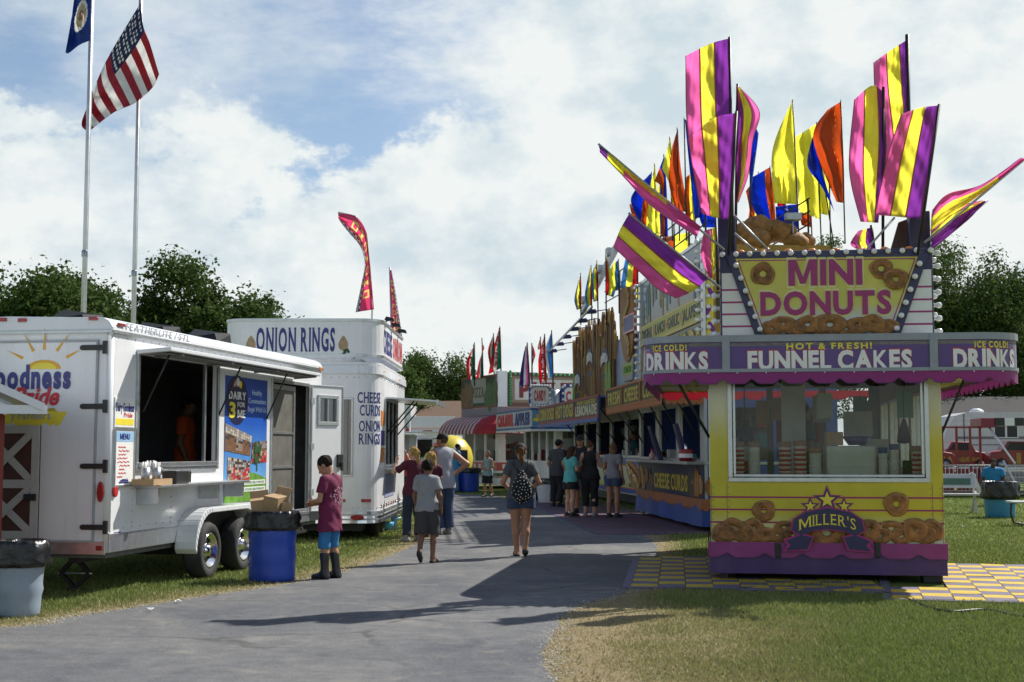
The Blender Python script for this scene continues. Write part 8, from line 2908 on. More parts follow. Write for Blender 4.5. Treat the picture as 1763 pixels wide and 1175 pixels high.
Pb, Fb = surf_net(bag, np.array((-.22, -.36, .78)), np.array((.22, -.06, 1.40)), .011)
mesh_from('bag', Pb * sc, Fb, BLKC, bpk)
mb = MB()
rr = random.Random(2)
for i in range(4000):
 if len(mb.f) > 62 * 60: break
 k = rr.randrange(len(Pb))
 v = Pb[k]
 if v[1] > -.2: continue
 if any((v[0] - w[0]) ** 2 + (v[2] - w[2]) ** 2 < .0016 for w in getattr(mb, 'used', [])): continue
 mb.used = getattr(mb, 'used', []) + [v]
 mb.ball(tuple(v * sc), (.009, .006, .009), 0, 6, 4)
mb.build('dots', WHITEINK, bpk)
for s in (-1, 1):
 mb = MB(); mb.tube([Vector((s * .05, -.17, 1.30)) * sc, Vector((s * .11, -.145, 1.42)) * sc, Vector((s * .12, -.04, 1.51)) * sc, Vector((s * .12, .10, 1.44)) * sc], .007, 6); mb.build('cord', BLACK, bpk)
mb = MB(); mb.tube([Vector((-.17, -.14, 1.48)) * sc, Vector((-.02, -.16, 1.30)) * sc], .007, 6); mb.build('cord', BLACK, bpk)
# group by the onion rings window
GO = 'people waiting at the onion rings trailer'
person('woman in dark maroon T-shirt and jeans with long blonde ponytail, arm raised', 712, 933, 1.60, 30, dict(elL=(-.34, .16, 1.28), wrL=(-.24, .25, 1.46), hdL=(.3, .3, .9), elR=(.2, .1, 1.16), wrR=(.12, .28, 1.34), hdR=(-.3, .2, .9), hyaw=14, knL=(-.12, .04, .5), anL=(-.17, -.06, .085), anR=(.12, .03, .085)), fem=1, hair=('pony', (.42, .27, .09)), shirt=(MAROON2, .70, .86), legs=(DENIMD, 1.92, .014), shoes=(SHOEW, 'shoe'), group=GO)
person('man in a black cap and grey sleeveless shirt with one hand on his hip', 762, 921, 1.84, 32, dict(elR=(.44, -.08, 1.22), wrR=(.24, .05, 1.03), hdR=(-.9, .3, -.2), elL=(-.24, .1, 1.14), wrL=(-.1, .3, 1.15), hyaw=25), skin='tan', hair=('short', (.10, .07, .05)), cap=(.014, .014, .015), shirt=(PALEC, 0, .80), legs=(DENIM, 1.93, .025), shoes=(SHOEW, 'shoe'), bulk=1.10, group=GO)
person('child with wavy blonde hair half hidden behind the grey-shirted boy', 742, 925, 1.50, 10, dict(elR=(.2, .12, 1.22), wrR=(.10, .16, 1.45), hdR=(-.2, .1, 1)), kid=1, hair=('wavy', (.42, .26, .09)), shirt=(MAROON2, .7, .80), legs=(CHARC, .98, .02), shoes=(BOOTM, 'boot'), group=GO)
person('short-haired blonde woman in a red tank top facing this way beside the trailer', 688, 889, 1.74, 205, dict(elL=(-.25, .08, 1.22), wrL=(-.08, .16, 1.45), hdL=(.2, .0, 1), elR=(.25, .05, 1.14), wrR=(.14, .20, 1.10)), fem=1, skin='tan', hair=('short', (.36, .24, .10)), shirt=(REDC, 0, .92), legs=(BLKC, .8, .02), shoes=(SHOEW, 'shoe'), group=GO, vs=.016)
person('man in red sleeveless shirt and white-red cap behind the man with hand on hip', 752, 868, 1.76, 170, dict(hyaw=-15), skin='brown', hair=('short', (.03, .02, .015)), cap=(.55, .12, .13), shirt=(REDC, 0, .85), legs=(DENIM, 1.9, .02), shoes=(SHOEW, 'shoe'), group=GO, vs=.018)
# beyond
person('man in a bright blue shirt and dark shorts standing by the lemon stand', 787, 846, 1.77, -75, dict(elR=(.24, .02, 1.13), wrR=(.2, .2, 1.0)), skin='brown', hair=('short', (.012, .01, .008)), shirt=(BLUEC, .6, .82), legs=(CHARC, .95, .03), shoes=(SOLE, 'shoe'), vs=.02)
person('child in a pale tank top and black shorts walking past the pizza trailer', 840, 856, 1.50, 150, dict(elL=(-.24, .03, 1.15), wrL=(-.14, .22, 1.08), elR=(.24, .03, 1.15), wrR=(.14, .22, 1.08), knR=(.1, .1, .5), anR=(.1, .05, .085), anL=(-.1, -.15, .1)), kid=1, skin='tan', hair=('short', (.16, .10, .05)), shirt=(cloth_mat('pale_teal_cloth', (.25, .36, .36)), 0, .80), legs=(BLKC, .95, .03), shoes=(SOLE, 'shoe'), vs=.018)
# queue at the right-hand stands
GQ = 'people queueing at the corn dog trailer'
person('man in black cap and dark long trousers at the left of the queue', 958, 873, 1.82, -50, dict(elL=(-.30, .0, 1.14), wrL=(-.28, .10, .88), lean=.06, knR=(.14, .06, .5), anR=(.2, -.12, .085)), skin='tan', hair=('short', (.02, .015, .012)), cap=(.014, .014, .015), shirt=(CHARC, .7, .80), legs=(BLKC, 1.9, .025), shoes=(SOLE, 'shoe'), group=GQ, vs=.016, bulk=1.08)
person('man in black cap, sunglasses and black T-shirt facing this way in the queue', 1000, 884, 1.90, 160, dict(elL=(-.25, .06, 1.15), wrL=(-.1, .25, 1.12)), skin='tan', hair=('short', (.02, .015, .012)), cap=(.014, .014, .015), shirt=(BLKC, .7, .78), legs=(CHARC, .95, .03), shoes=(SOLE, 'shoe'), glasses=True, group=GQ, vs=.016, bulk=1.12)
person('girl in an aqua T-shirt and black shorts with wavy brown hair in the queue', 982, 890, 1.62, -55, dict(elR=(.2, .06, 1.17), wrR=(.12, .25, 1.3), elL=(-.2, .08, 1.15), wrL=(-.1, .28, 1.15), hpitch=12, hdR=(-.2, .5, .5)), fem=1, skin='light', hair=('wavy', (.07, .035, .02)), shirt=(AQUA, .6, .84), legs=(BLKC, .55, .03), shoes=(SOLE, 'shoe'), group=GQ, vs=.015)
person('woman in a black tank top and black leggings, seen from behind in the queue', 1016, 890, 1.76, -12, dict(elR=(.27, .05, 1.17), wrR=(.18, .28, 1.18), elL=(-.26, .05, 1.17), wrL=(-.15, .26, 1.12), hyaw=-25), fem=1, skin='light', hair=('bun', (.16, .09, .05)), shirt=(BLKC, 0, .86), legs=(BLKC, 1.65, .008), shoes=(SHOEW, 'shoe'), group=GQ, vs=.015, bulk=1.12)
person('woman in a grey top and denim shorts standing at the right end of the queue', 1056, 892, 1.70, -30, dict(elL=(-.26, .05, 1.16), wrL=(-.14, .26, 1.15)), fem=1, skin='tan', hair=('bob', (.20, .11, .05)), shirt=(cloth_mat('grey_lilac_cloth', (.22, .21, .24)), .5, .92), legs=(DENIM, .42, .02), shoes=(SOLE, 'shoe'), group=GQ, vs=.015)
# staff inside
q = T.m @ Vector((-.95, T.x(326, 700, -.9).y, .5))
person('man in an orange T-shirt and dark glasses inside the white dairy trailer', 0, 0, 1.78, T.yaw - 90 + 15, {}, skin='brown', hair=('short', (.02, .015, .01)), cap=(.014, .014, .015), shirt=(ORNG, .65, .8), legs=(BLKC, 1.9, .02), loc=q, glasses=True, vs=.016)
q = S.m @ Vector((S.y(1388, 760, 1.9).x, 1.9, z_low + .025))
person('dim figure in a dark teal shirt standing inside the donut stand', 0, 0, 1.70, S.yaw + 90, dict(hpitch=15), skin='brown', hair=('short', (.02, .015, .01)), cap=(.02, .02, .03), shirt=(TEALD, .65, .8), legs=(BLKC, 1.9, .02), loc=q, vs=.018)
q = Hf.m @ Vector((.75, Hf.x(1093, 790, .75).y, .39))
person('person in a teal shirt inside the corn dog trailer', 0, 0, 1.70, Hf.yaw + 90, {}, skin='tan', hair=('short', (.03, .02, .015)), shirt=(TEALD, .65, .8), legs=(BLKC, 1.9, .02), loc=q, vs=.022)
# seated man at the right
g = gr(1712, 872)
person('heavy man in a bright blue polo shirt seated behind the blue barrel', 0, 0, 1.78, 160, dict(drop=-.47, seat=1, knL=(-.16, .42, .50), anL=(-.15, .40, .085), knR=(.17, .42, .50), anR=(.2, .40, .085), elL=(-.27, .06, .70), wrL=(-.12, .28, .62), elR=(.30, -.02, .70), wrR=(.32, .14, .50), hpitch=8), skin='dark', hair=('short', (.012, .01, .009)), shirt=(BLUEC, .65, .82), legs=(CHARC, .97, .03), shoes=(SOLE, 'shoe'), loc=(g.x, g.y, .004), vs=.015, bulk=1.3)
st2 = thing('low_stool', 'low dark stool under the seated man in blue', 'stool', loc=(g.x, g.y, 0), yaw=160)
mb = MB(); mb.box(-.22, .22, -.2, .2, .27, .31); mb.build('seat', BLACK, st2, .01)
for x in (-.18, .18):
 for y in (-.16, .16):
  mb = MB(); mb.box(x - .02, x + .02, y - .02, y + .02, .003, .27); mb.build('leg', BLACK, st2)
# ================================================================== bins, kiosk and the right-hand field
def bin_(name, label, p, r0, r1, h, m, bagz, cat='bin', group=None, ridges=0, top_open=True):
 root = thing(name, label, cat, loc=(p.x, p.y, 0), group=group)
 mb = MB()
 prof = [(0, .004), (r0 - .01, .004), (r0, .03)]
 for i in range(1, 13):
  z = .03 + (h - .03) * i / 12
  r = r0 + (r1 - r0) * i / 12
  prof.append((r + (.012 if ridges and i in (4, 8) else 0), z))
 prof += [(r1 - .02, h), (r1 - .03, h - .05), (r0 - .03, .05), (0, .05)]
 mb.lathe(prof, n=36, mi=0)
 mb.build('drum', m, root)
 mb = MB()
 rr = random.Random(len(label))
 ph = [rr.uniform(0, 6.28) for _ in range(6)]
 jit = lambda t, z: .035 * math.sin(9 * t + ph[0] + 14 * z) + .025 * math.sin(17 * t + ph[1] - 9 * z) + .02 * math.sin(29 * t + ph[2]) + .05 * math.sin(3 * t + ph[3]) * (1 if z < h else .3)
 k = h - bagz
 rb = lambda f: r1 + .018
 mb.lathe([(r1 + .012, bagz + .00), (r1 + .045, bagz + .01), (r1 + .06, bagz + k * .22), (r1 + .035, bagz + k * .45), (r1 + .05, bagz + k * .7), (r1 + .03, h - .01), (r1 + .02, h + .025), (r1 - .01, h + .03), (r1 - .04, h - .02), (r1 - .07, h - .16), (0, h - .22)], n=64, jit=jit)
 mb.build('bin_bag', BAGM, root)
 return root
BINBL = mat('blue_plastic_drum', (.012, .06, .40), .38, var=.12, dirt=.15)
bp0 = gr(468, 1000)
bin_('blue_barrel', 'blue plastic barrel with a black bag, topped with cardboard boxes, beside the boy', bp0, .275, .275, .80, BINBL, .60, 'barrel', ridges=1)
for dx_, dy_, dz_, w, d, h_, yw, lab in ((-.13, .02, .70, .22, .2, .27, 10, 'left cardboard carton sticking out of the blue barrel'), (.02, .0, .72, .20, .24, .29, -22, 'open cardboard carton leaning in the middle of the blue barrel'), (.12, -.05, .68, .13, .14, .25, 30, 'small cardboard carton at the right in the blue barrel')):
 b_ = thing('cardboard_box', lab, 'box', loc=(bp0.x + dx_, bp0.y + dy_, dz_), yaw=yw, group='cardboard boxes in the blue barrel')
 b_.rotation_euler = (R(6), R(-7 if dx_ < 0 else 9), R(yw))
 mb = MB(); mb.box(-w / 2, w / 2, -d / 2, d / 2, 0, h_); mb.build('carton', CARD, b_)
 mb = MB(); mb.hexa([(-w / 2, d / 2, h_ - .004), (w / 2, d / 2, h_ - .004), (w / 2, d / 2 + .01, h_), (-w / 2, d / 2 + .01, h_)], [(-w / 2, d / 2 + .05, h_ + .08), (w / 2, d / 2 + .05, h_ + .08), (w / 2, d / 2 + .06, h_ + .08), (-w / 2, d / 2 + .06, h_ + .08)]); mb.build('flap', CARD, b_)
pgb = gr(33, 1061)
bin_('grey_bin', 'ribbed blue-grey bin with a black bag at the left edge', pgb, .185, .225, .68, mat('blue_grey_plastic', (.24, .30, .37), .45, var=.1, dirt=.2), .46, ridges=1)
p = gr(948, 866)
bin_('white_tub', 'white plastic tub with a black bag beside the queue', p, .36, .44, .68, mat('white_tub_plastic', (.55, .55, .58), .45, var=.1), .55, 'tub')
p = gr(806, 847)
bin_('blue_bin', 'blue bin beside the man in the blue shirt', p, .40, .42, .85, BINBL, .70)
p = gr(766, 848, 0)
co = thing('cooler_box', 'upright blue cooler box between the lemon stand and the path', 'cooler', loc=(p.x, p.y + .2, 0), yaw=8)
mb = MB(); mb.box(-.42, .42, -.3, .3, .05, 1.45); mb.build('body', mat('cooler_blue', (.03, .20, .45), .4, var=.1), co, .03)
mb = MB(); mb.box(-.36, .36, -.32, -.30, .2, 1.3); mb.build('door', mat('cooler_door', (.04, .26, .52), .3), co, .01)
mb = MB(); mb.box(-.38, .38, -.26, .26, .004, .05); mb.build('base', BLACK, co)
p = gr(1722, 891)
bin_('blue_barrel', 'teal blue barrel with a black bag on the grass in front of the seated man', p, .33, .37, .80, mat('teal_drum', (.03, .22, .38), .4, var=.15, dirt=.2), .42, 'barrel')
p = gr(925, 862)
bb = thing('bin_bag', 'full black bin bag lying behind the white tub', 'bin bag', loc=(p.x, p.y + .3, .003))
mb = MB(); mb.lathe([(0, 0), (.34, .03), (.42, .2), (.35, .42), (.16, .56), (.05, .6)], n=28, jit=lambda t, z: .07 * math.sin(5 * t + 7 * z) + .04 * math.sin(11 * t - 9 * z)); mb.build('sack', BAGM, bb)
mb = MB(); mb.lathe([(.05, .58), (.03, .62), (.08, .70), (.0, .72)], n=12, jit=lambda t, z: .2 * math.sin(5 * t)); mb.build('knot', BAGM, bb)
# red barn kiosk at the left edge
Bf = Frame(*at(6, 800, 13.2).xy, 22)
kq = thing('barn_kiosk', 'small red barn-shaped kiosk with white roof trim at the left edge', 'kiosk', Bf)
BR = mat('barn_siding', (.20, .032, .022), .65, var=.25, scale=6)
kp = Panel((0, 0, 0), (1, 0, 0))
mb = MB()
for i in range(11):
 mb.hexa([(-1.2, -.016, .06 + i * .17), (-.08, -.016, .06 + i * .17), (-.08, .02, .06 + i * .17), (-1.2, .02, .06 + i * .17)], [(-1.2, -.002, .225 + i * .17), (-.08, -.002, .225 + i * .17), (-.08, .02, .225 + i * .17), (-1.2, .02, .225 + i * .17)])
mb.box(-.08, .0, -.03, .06, .0, 1.96); mb.box(-.04, 0, .06, .9, .05, 1.95); mb.box(-1.2, -.05, .86, .9, .05, 1.95)
mb.build('walls', BR, kq)
mb = MB()
mb.hexa([(-.62, -.32, 2.36), (.34, -.32, 1.93), (.34, 1.1, 1.93), (-.62, 1.1, 2.36)], [(-.62, -.32, 2.44), (.36, -.32, 2.0), (.36, 1.1, 2.0), (-.62, 1.1, 2.44)])
mb.hexa([(-1.58, -.32, 1.93), (-.62, -.32, 2.36), (-.62, 1.1, 2.36), (-1.58, 1.1, 1.93)], [(-1.6, -.32, 2.0), (-.62, -.32, 2.44), (-.62, 1.1, 2.44), (-1.6, 1.1, 2.0)])
mb.build('roof', WHITE, kq)
mb = MB(); mb.box(-1.58, .38, -.30, -.24, 1.90, 1.985); mb.build('eaves_board', WHITE, kq)
mb = MB(); kp.line(mb, [(-.62, 2.22), (.02, 1.93)], .10, .20, .24); mb.build('gable_trim', WHITE, kq)
# right-hand field
def fld(px, py): return gr(px, py)
# camper
RVf = Frame(*at(1640, 760, 50).xy, -3)
rv = thing('camper', 'long white travel trailer with brown stripes parked behind the ride', 'camper', RVf)
rp_ = Panel((0, 0, 0), (1, 0, 0))
mb = MB()
out = [(-.35, .55), (7.2, .55), (7.2, 2.95), (.55, 2.95), (.1, 2.82), (-.25, 2.2), (-.45, 1.5), (-.45, .8)]
mb.hexa([(x, 0, z) for x, z in out], [(x, 2.4, z) for x, z in out])
mb.build('body', mat('camper_white', (.52, .53, .54), .4, var=.08, dirt=.2), rv)
mb = MB()
for z in (1.0, 1.25, 2.25, 2.5, 2.7): rp_.rect(mb, -.1, 7.15, z, z + .03, 0, .012, 0)
rp_.rect(mb, .2, 7.1, 1.95, 2.05, 0, .008, 1); rp_.rect(mb, .2, 7.1, 1.72, 1.76, 0, .008, 1)
mb.build('stripes', [ALU, mat('taupe_stripe', (.16, .15, .16), .5)], rv)
for u in (1.55, 2.0):
 mb = MB(); rp_.rect(mb, u, u + .38, 2.02, 2.45, .0, .02); w = mb.build('window', DGLASS if False else BLACK, rv, .01)
 mb = MB(); rp_.frame(mb, u - .03, u + .41, 1.99, 2.48, .03, .0, .03); mb.build('frame', WHITE, w)
mb = MB(); rp_.rect(mb, .42, .45, .6, 2.9, .0, .015); mb.build('seam', BLACK, rv)
for u, s_ in ((1.2, .28), (3.4, .3)):
 mb = MB(); mb.lathe([(0, 2.95), (s_, 2.95), (s_ * .9, 3.05), (s_ * .4, 3.12), (0, 3.13)], (u, 1.0, 0), 18); mb.build('roof_vent', WHITE, rv)
mb = MB(); mb.box(3.75, 4.6, .6, 1.6, 2.95, 3.3); mb.build('air_conditioner', WHITE2, rv, .06)
for x in (3.6, 4.4):
 mb = MB(); mb.lathe([(.15, -.1), (.34, -.1), (.34, .1), (.15, .1), (0, .05)], (x, .15, .34), 18, 0, 'x'); mb.build('wheel', RUBBER, rv)
# grey roofed building
gb = thing('grey_building', 'building with a large grey roof behind the camper', 'building', Frame(*at(1600, 760, 64).xy, -4))
mb = MB(); mb.box(-1, 18, 0, 8, 0, 2.6); mb.build('walls', mat('grey_siding', (.25, .25, .26), .7, var=.15), gb)
mb = MB(); mb.hexa([(-2, -.6, 2.5), (19, -.6, 2.5), (19, 4, 4.1), (-2, 4, 4.1)], [(-2, -.6, 2.64), (19, -.6, 2.64), (19, 4, 4.24), (-2, 4, 4.24)])
mb.hexa([(-2, 4, 4.1), (19, 4, 4.1), (19, 8.6, 2.5), (-2, 8.6, 2.5)], [(-2, 4, 4.24), (19, 4, 4.24), (19, 8.6, 2.64), (-2, 8.6, 2.64)])
mb.build('roof', mat('grey_shingles', (.03, .03, .032), .9, var=.3, scale=12, bump=.5, bscale=20), gb)
# the car ride
RDf = Frame(*at(1622, 800, 45).xy, -3)
rd_ = thing('car_ride', 'kiddie car ride platform with red posts, panels and a striped entrance roof', 'fairground ride', RDf)
dp = Panel((0, 0, 0), (1, 0, 0))
mb = MB(); mb.box(-1.0, 4.5, .3, 5, .55, .82); mb.build('platform', mat('ride_deck', (.25, .25, .25), .5), rd_)
mb = MB()
for u in (.02, .5, .95, 1.28, 3.1): mb.box(u, u + .07, .1, .17, .0, 2.35)
for z in (1.02, 2.28): mb.box(-.6, 1.35, .105, .165, z, z + .06)
mb.build('red_posts', mat('faded_red_post', (.24, .022, .025), .5), rd_)
mb = MB();
for u in (-.3, .08, .56, 1.0): dp.rect(mb, u + .02, u + .38, .12, .92, -.3, -.26)
mb.build('red_panels', mat('ride_red_panel', (.25, .02, .03), .4), rd_)
mb = MB(); mb.box(1.30, 1.75, -.1, 1.2, 2.30, 2.62); mb.build('entrance_sign', mat('crimson_box', (.22, .015, .04), .4), rd_, .02)
mb = MB()
for k in range(8):
 u = 1.75 + k * .32
 mb.box(u, u + .32, -.12, 1.2, 2.36, 2.62, k % 2)
mb.build('striped_roof', [BLACK, WHITE], rd_)
mb = MB()
for u in (1.62, 3.0):
 mb.tube([(u, .1, 2.3), (u + .5, -.9, 1.1)], .035, 8); mb.tube([(u + .25, -.5, 1.2), (u + .55, -1.1, .2)], .035, 8)
mb.build('hand_rails', WHITE, rd_)
mb = MB()
for k in range(4): mb.box(1.85, 2.9, -.3 - .25 * k, .0 - .25 * k, .62 - .17 * k, .66 - .17 * k)
mb.build('steps', STEEL, rd_)
def ride_car(x, y, lab, flames):
 r_ = thing('ride_car', lab, 'ride car', loc=RDf.m @ Vector((x, y, .83)), yaw=RDf.yaw, group='cars of the kiddie ride')
 mb = MB()
 n = 10
 out = [(-.95, .18), (.95, .18), (1.0, .5), (.85, .62), (.45, .68), (.30, 1.0), (-.35, 1.02), (-.55, .70), (-.92, .66), (-1.0, .45)]
 mb.hexa([(a, -.38, b_) for a, b_ in out], [(a, .42, b_) for a, b_ in out])
 o = mb.build('body', mat('ride_red', (.24, .018, .02), .35, coat=.3, var=.1), r_, .07)
 mb = MB(); mb.hexa([(.25, -.39, .70), (-.45, -.39, .72), (-.30, -.39, .97), (.22, -.39, .95)], [(.25, -.37, .70), (-.45, -.37, .72), (-.30, -.37, .97), (.22, -.37, .95)]); mb.build('window', BLACK, r_)
 mb = MB()
 if flames:
  for k in range(9):
   a = .85 - k * .19
   mb.hexa([(a, -.395, .25 + .04 * (k % 3)), (a - .3, -.395, .35 + .05 * (k % 2)), (a - .08, -.395, .5)], [(a, -.38, .25 + .04 * (k % 3)), (a - .3, -.38, .35 + .05 * (k % 2)), (a - .08, -.38, .5)])
 else:
  mb.box(-.1, .05, -.395, -.38, .25, .62)
 mb.build('flame_print', mat('flame_yellow', (.42, .24, .04), .4), r_)
 for a in (-.6, .62):
  mb = MB(); mb.lathe([(0, -.05), (.10, -.05), (.2, -.05), (.23, 0), (.2, .05), (0, .05)], (a, -.36, .22), 20, 0, 'y'); w = mb.build('wheel', RUBBER, r_)
  mb = MB(); mb.lathe([(0, -.075), (.12, -.06), (.12, -.05)], (a, -.36, .22), 14, 0, 'y'); mb.build('hub', STEEL, w)
 mb = MB(); mb.box(-1.02, 1.02, -.42, .46, .02, .16); mb.build('bumper', ALU, r_, .03)
ride_car(-.25, 1.3, 'red ride car with yellow flames at the left, nearest the donut stand', True)
ride_car(1.15, 2.0, 'red ride car covered with yellow flames, second from the donut stand', True)
ride_car(2.75, 1.0, 'plain red ride car with one yellow stripe behind the entrance steps', False)
# fences
FENW = mat('fence_grey', (.42, .42, .42), .5, var=.15)
for x0, x1, lab, grid in ((-.5, 1.28, 'white picket crowd barrier left of the ride entrance', False), (1.75, 4.2, 'wire grid barrier right of the ride entrance', True)):
 f_ = thing('crowd_barrier', lab, 'fence', loc=RDf.m @ Vector((x0, -1.3, 0)), yaw=RDf.yaw)
 w = x1 - x0
 mb = MB(); mb.tube([(0, 0, .05), (0, 0, 1.05), (w, 0, 1.05), (w, 0, .05)], .024, 8); mb.tube([(0, 0, .22), (w, 0, .22)], .018, 8); mb.box(-.02, .02, -.25, .25, 0, .04); mb.box(w - .02, w + .02, -.25, .25, 0, .04)
 mb.build('frame', FENW, f_)
 mb = MB()
 k = int(w / .12)
 for i in range(1, k): mb.tube([(w * i / k, 0, .22), (w * i / k, 0, 1.05)], .011 if not grid else .008, 5)
 if grid:
  for z in (.4, .6, .8): mb.tube([(0, 0, z), (w, 0, z)], .008, 5)
 mb.build('bars', FENW, f_)
# white folding bench with a raised back
pbn = gr(1640, 884)
bn_ = thing('folding_bench', 'white folding picnic bench with its table top tipped up as a backrest', 'bench', loc=(pbn.x, pbn.y, 0), yaw=-6)
WB = mat('bench_white', (.52, .52, .52), .5, var=.1, dirt=.2)
mb = MB()
for x in (-.62, .55):
 mb.bar((x, -.1, .0), (x + .02, .35, .98), .055, .08); mb.bar((x, .42, .0), (x, -.05, .52), .055, .08)
mb.bar((.55, .36, .98), (1.0, .55, .04), .06, .10)
mb.build('legs', WB, bn_)
mb = MB(); mb.box(-.75, .62, -.28, .06, .44, .49); mb.build('seat', WB, bn_, .01)
mb = MB(); mb.hexa([(-.75, .10, .62), (.60, .10, .62), (.60, .15, .61), (-.75, .15, .61)], [(-.75, .32, .96), (.66, .32, .96), (.66, .37, .94), (-.75, .37, .94)]); mb.build('backrest', WB, bn_, .008)
mb = MB(); mb.hexa([(-.60, .130, .69), (.48, .130, .69), (.48, .17, .69), (-.60, .17, .69)], [(-.60, .232, .85), (.50, .232, .85), (.50, .27, .85), (-.60, .27, .85)]); gp_ = mb.build('green_board', mat('green_board', (.08, .16, .10), .5, var=.2), bn_)
# picnic table cut by the frame
pt = gr(1757, 905)
tb = thing('picnic_table', 'pale picnic bench on a bent black pipe frame at the right edge', 'bench', loc=(pt.x + .55, pt.y, 0), yaw=-4)
mb = MB(); mb.box(-.75, .9, -.28, .28, .46, .50); mb.build('seat', WB, tb, .01)
for x in (-.48, .7):
 mb = MB(); mb.tube([(x - .1, .1, .455), (x - .2, .1, .44), (x - .22, .1, .25), (x - .16, .1, .05), (x, .1, .022), (x + .25, .1, .022)], .022, 8); mb.build('leg', BLACK, tb)
# litter
for i, (px, py, lab) in enumerate(((258, 1054, 'white paper scrap on the grass by the path, left of the fender'), (306, 1040, 'small crumpled white paper near the trailer wheels'), (1598, 906, 'pale paper scrap on the grass right of the donut stand'), (1657, 909, 'small pale paper scrap near the blue barrel'))):
 p = gr(px, py)
 l_ = thing('paper_scrap', lab, 'litter', loc=(p.x, p.y, .03), yaw=40 * i, group='paper scraps on the grass')
 mb = MB()
 rr = random.Random(i)
 n = 5
 V = [(a * .018 - .036, b_ * .012 - .024, rr.uniform(-.01, .015)) for b_ in range(n) for a in range(n)]
 mb.add(V, [(b_ * n + a, b_ * n + a + 1, (b_ + 1) * n + a + 1, (b_ + 1) * n + a) for b_ in range(n - 1) for a in range(n - 1)], 0)
 mb.build('sheet', WHITEINK, l_)
pts = [gr(1560, 1030, .02), gr(1600, 1046, .02), gr(1640, 1053, .02), gr(1700, 1050, .02), gr(1763, 1062, .02), gr(1830, 1060, .02)]
cb_ = thing('power_cable', 'black power cable lying across the mat and grass right of the donut stand', 'cable', loc=pts[0])
mb = MB(); mb.tube([p - pts[0] for p in smooth_line(pts, 6)], .014, 6); mb.build('cord', BLACK, cb_)
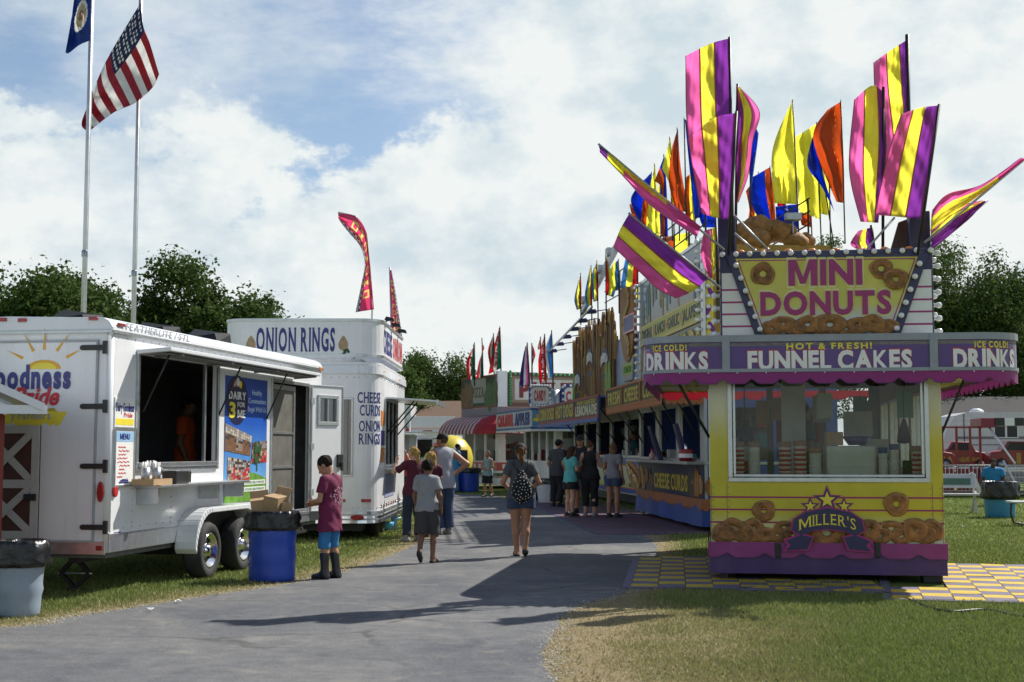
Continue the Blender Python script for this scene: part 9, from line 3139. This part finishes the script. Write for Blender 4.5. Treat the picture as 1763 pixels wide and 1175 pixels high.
# ================================================================== grass blades over the turf
def grass(name, label, n, y0, y1, seed):
 rg = np.random.default_rng(seed)
 # uniform in the picture: more blades close by
 u = rg.random(n)
 Y = 1 / (1 / y1 + (1 / y0 - 1 / y1) * u)
 X = (rg.random(n) * 2 - 1) * (Y * .47 + .8)
 ok = ~inpoly(X + .035 * rg.normal(size=n), Y + .06 * rg.normal(size=n), ROAD)
 for fr, (xa, xb, ya, yb) in ((S, (-SW, SW, .0, SL)), (mL, (-.02, 1.26, 0, 4.4)), (mM, (.3, 2.8, -.02, .34)), (mR, (0, 3.7, 0, 4.7)), (mC, (0, 2.3, 0, 8)), (Cf, (0, CW, 0, CL))):
  i = np.array(fr.i)
  lx = i[0, 0] * X + i[0, 1] * Y + i[0, 3]
  ly = i[1, 0] * X + i[1, 1] * Y + i[1, 3]
  ok &= ~((lx > xa) & (lx < xb) & (ly > ya) & (ly < yb))
 dr = dryness(X, Y)
 ok &= rg.random(n) > np.clip(dr * 1.15 - .28, 0, .93)
 X, Y, dr = X[ok], Y[ok], dr[ok]
 k = len(X)
 H_ = (.024 + .026 * rg.random(k)) * (1 - .45 * dr) * (1 + .35 * wavy(X * 2, Y * 2, 1.0))
 Wd = np.maximum(.0035 + .004 * rg.random(k), Y * .00042)
 a = rg.random(k) * 6.283
 b = rg.random(k) * 6.283
 ln = H_ * (.25 + .6 * rg.random(k))
 P0 = np.stack([X - Wd * np.cos(a), Y - Wd * np.sin(a), np.zeros(k)], 1)
 P1 = np.stack([X + Wd * np.cos(a), Y + Wd * np.sin(a), np.zeros(k)], 1)
 P2 = np.stack([X + ln * np.cos(b), Y + ln * np.sin(b), H_], 1)
 V = np.stack([P0, P1, P2], 1).reshape(-1, 3)
 me = bpy.data.meshes.new(name)
 me.vertices.add(3 * k)
 me.loops.add(3 * k)
 me.polygons.add(k)
 me.vertices.foreach_set('co', V.astype(np.float32).ravel())
 me.loops.foreach_set('vertex_index', np.arange(3 * k, dtype=np.int32))
 me.polygons.foreach_set('loop_start', np.arange(0, 3 * k, 3, dtype=np.int32))
 me.update(calc_edges=True)
 at2 = me.attributes.new('dry', 'FLOAT', 'POINT')
 at2.data.foreach_set('value', np.repeat(np.clip(dr + .25 * rg.normal(size=k), 0, 1), 3).astype(np.float32))
 m, nt, b_ = shade_nodes('grass_blade')
 dry_ = nd(nt, 'ShaderNodeAttribute', attribute_name='dry').outputs['Fac']
 gi = nd(nt, 'ShaderNodeNewGeometry')
 r1 = nd(nt, 'ShaderNodeValToRGB', {0: gi.outputs['Random Per Island']})
 r1.color_ramp.elements[0].color = (.080, .125, .020, 1)
 r1.color_ramp.elements[1].color = (.25, .31, .075, 1)
 mxx = nd(nt, 'ShaderNodeMix', {0: dry_, 6: r1.outputs[0], 7: (.36, .30, .15, 1)}, data_type='RGBA')
 nt.links.new(mxx.outputs[2], b_.inputs['Base Color'])
 b_.inputs['Roughness'].default_value = .6
 tr = nd(nt, 'ShaderNodeBsdfTranslucent', {0: mxx.outputs[2]})
 ms = nd(nt, 'ShaderNodeMixShader', {0: .3, 1: b_.outputs[0], 2: tr.outputs[0]})
 nt.links.new(ms.outputs[0], nt.nodes['Material Output'].inputs[0])
 me.materials.append(m)
 o = bpy.data.objects.new(name, me)
 COL.objects.link(o)
 tag(o, label, 'grass', kind='stuff')
def gravel(n, seed):
 rg = np.random.default_rng(seed)
 V, F = [], []
 for line, sg in ((RIGHT_EDGE, 1), (LEFT_EDGE, -1)):
  P = [p for p in line if 7 < p.y < 30]
  for _ in range(n):
   k = rg.integers(len(P) - 1)
   q = P[k] + (P[k + 1] - P[k]) * rg.random()
   x, y = q.x + sg * rg.normal(.05, .07), q.y + rg.normal(0, .08)
   s = .006 + .009 * rg.random() ** 2
   b = len(V)
   a = rg.random() * 6.28
   for i in range(4):
    V.append((x + s * math.cos(a + i * 1.57) * rg.uniform(.7, 1.2), y + s * math.sin(a + i * 1.57) * rg.uniform(.7, 1.2), .003 + s * .3))
   V.append((x, y, .004 + s * .55)); V.append((x, y, .002))
   F += [(b + i, b + (i + 1) % 4, b + 4) for i in range(4)] + [(b + (i + 1) % 4, b + i, b + 5) for i in range(4)]
 me = bpy.data.meshes.new('gravel')
 me.from_pydata(V, [], F)
 me.materials.append(mat('gravel_stone', (.46, .42, .36), .9, var=.4, scale=3))
 o = bpy.data.objects.new('gravel', me)
 COL.objects.link(o)
 tag(o, 'loose gravel crumbs along both edges of the asphalt path', 'gravel', kind='stuff')
gravel(1700, 4)
grass('grass', 'short mown grass, green with dry yellow patches, around the path', 680000, 7.5, 50, 9)
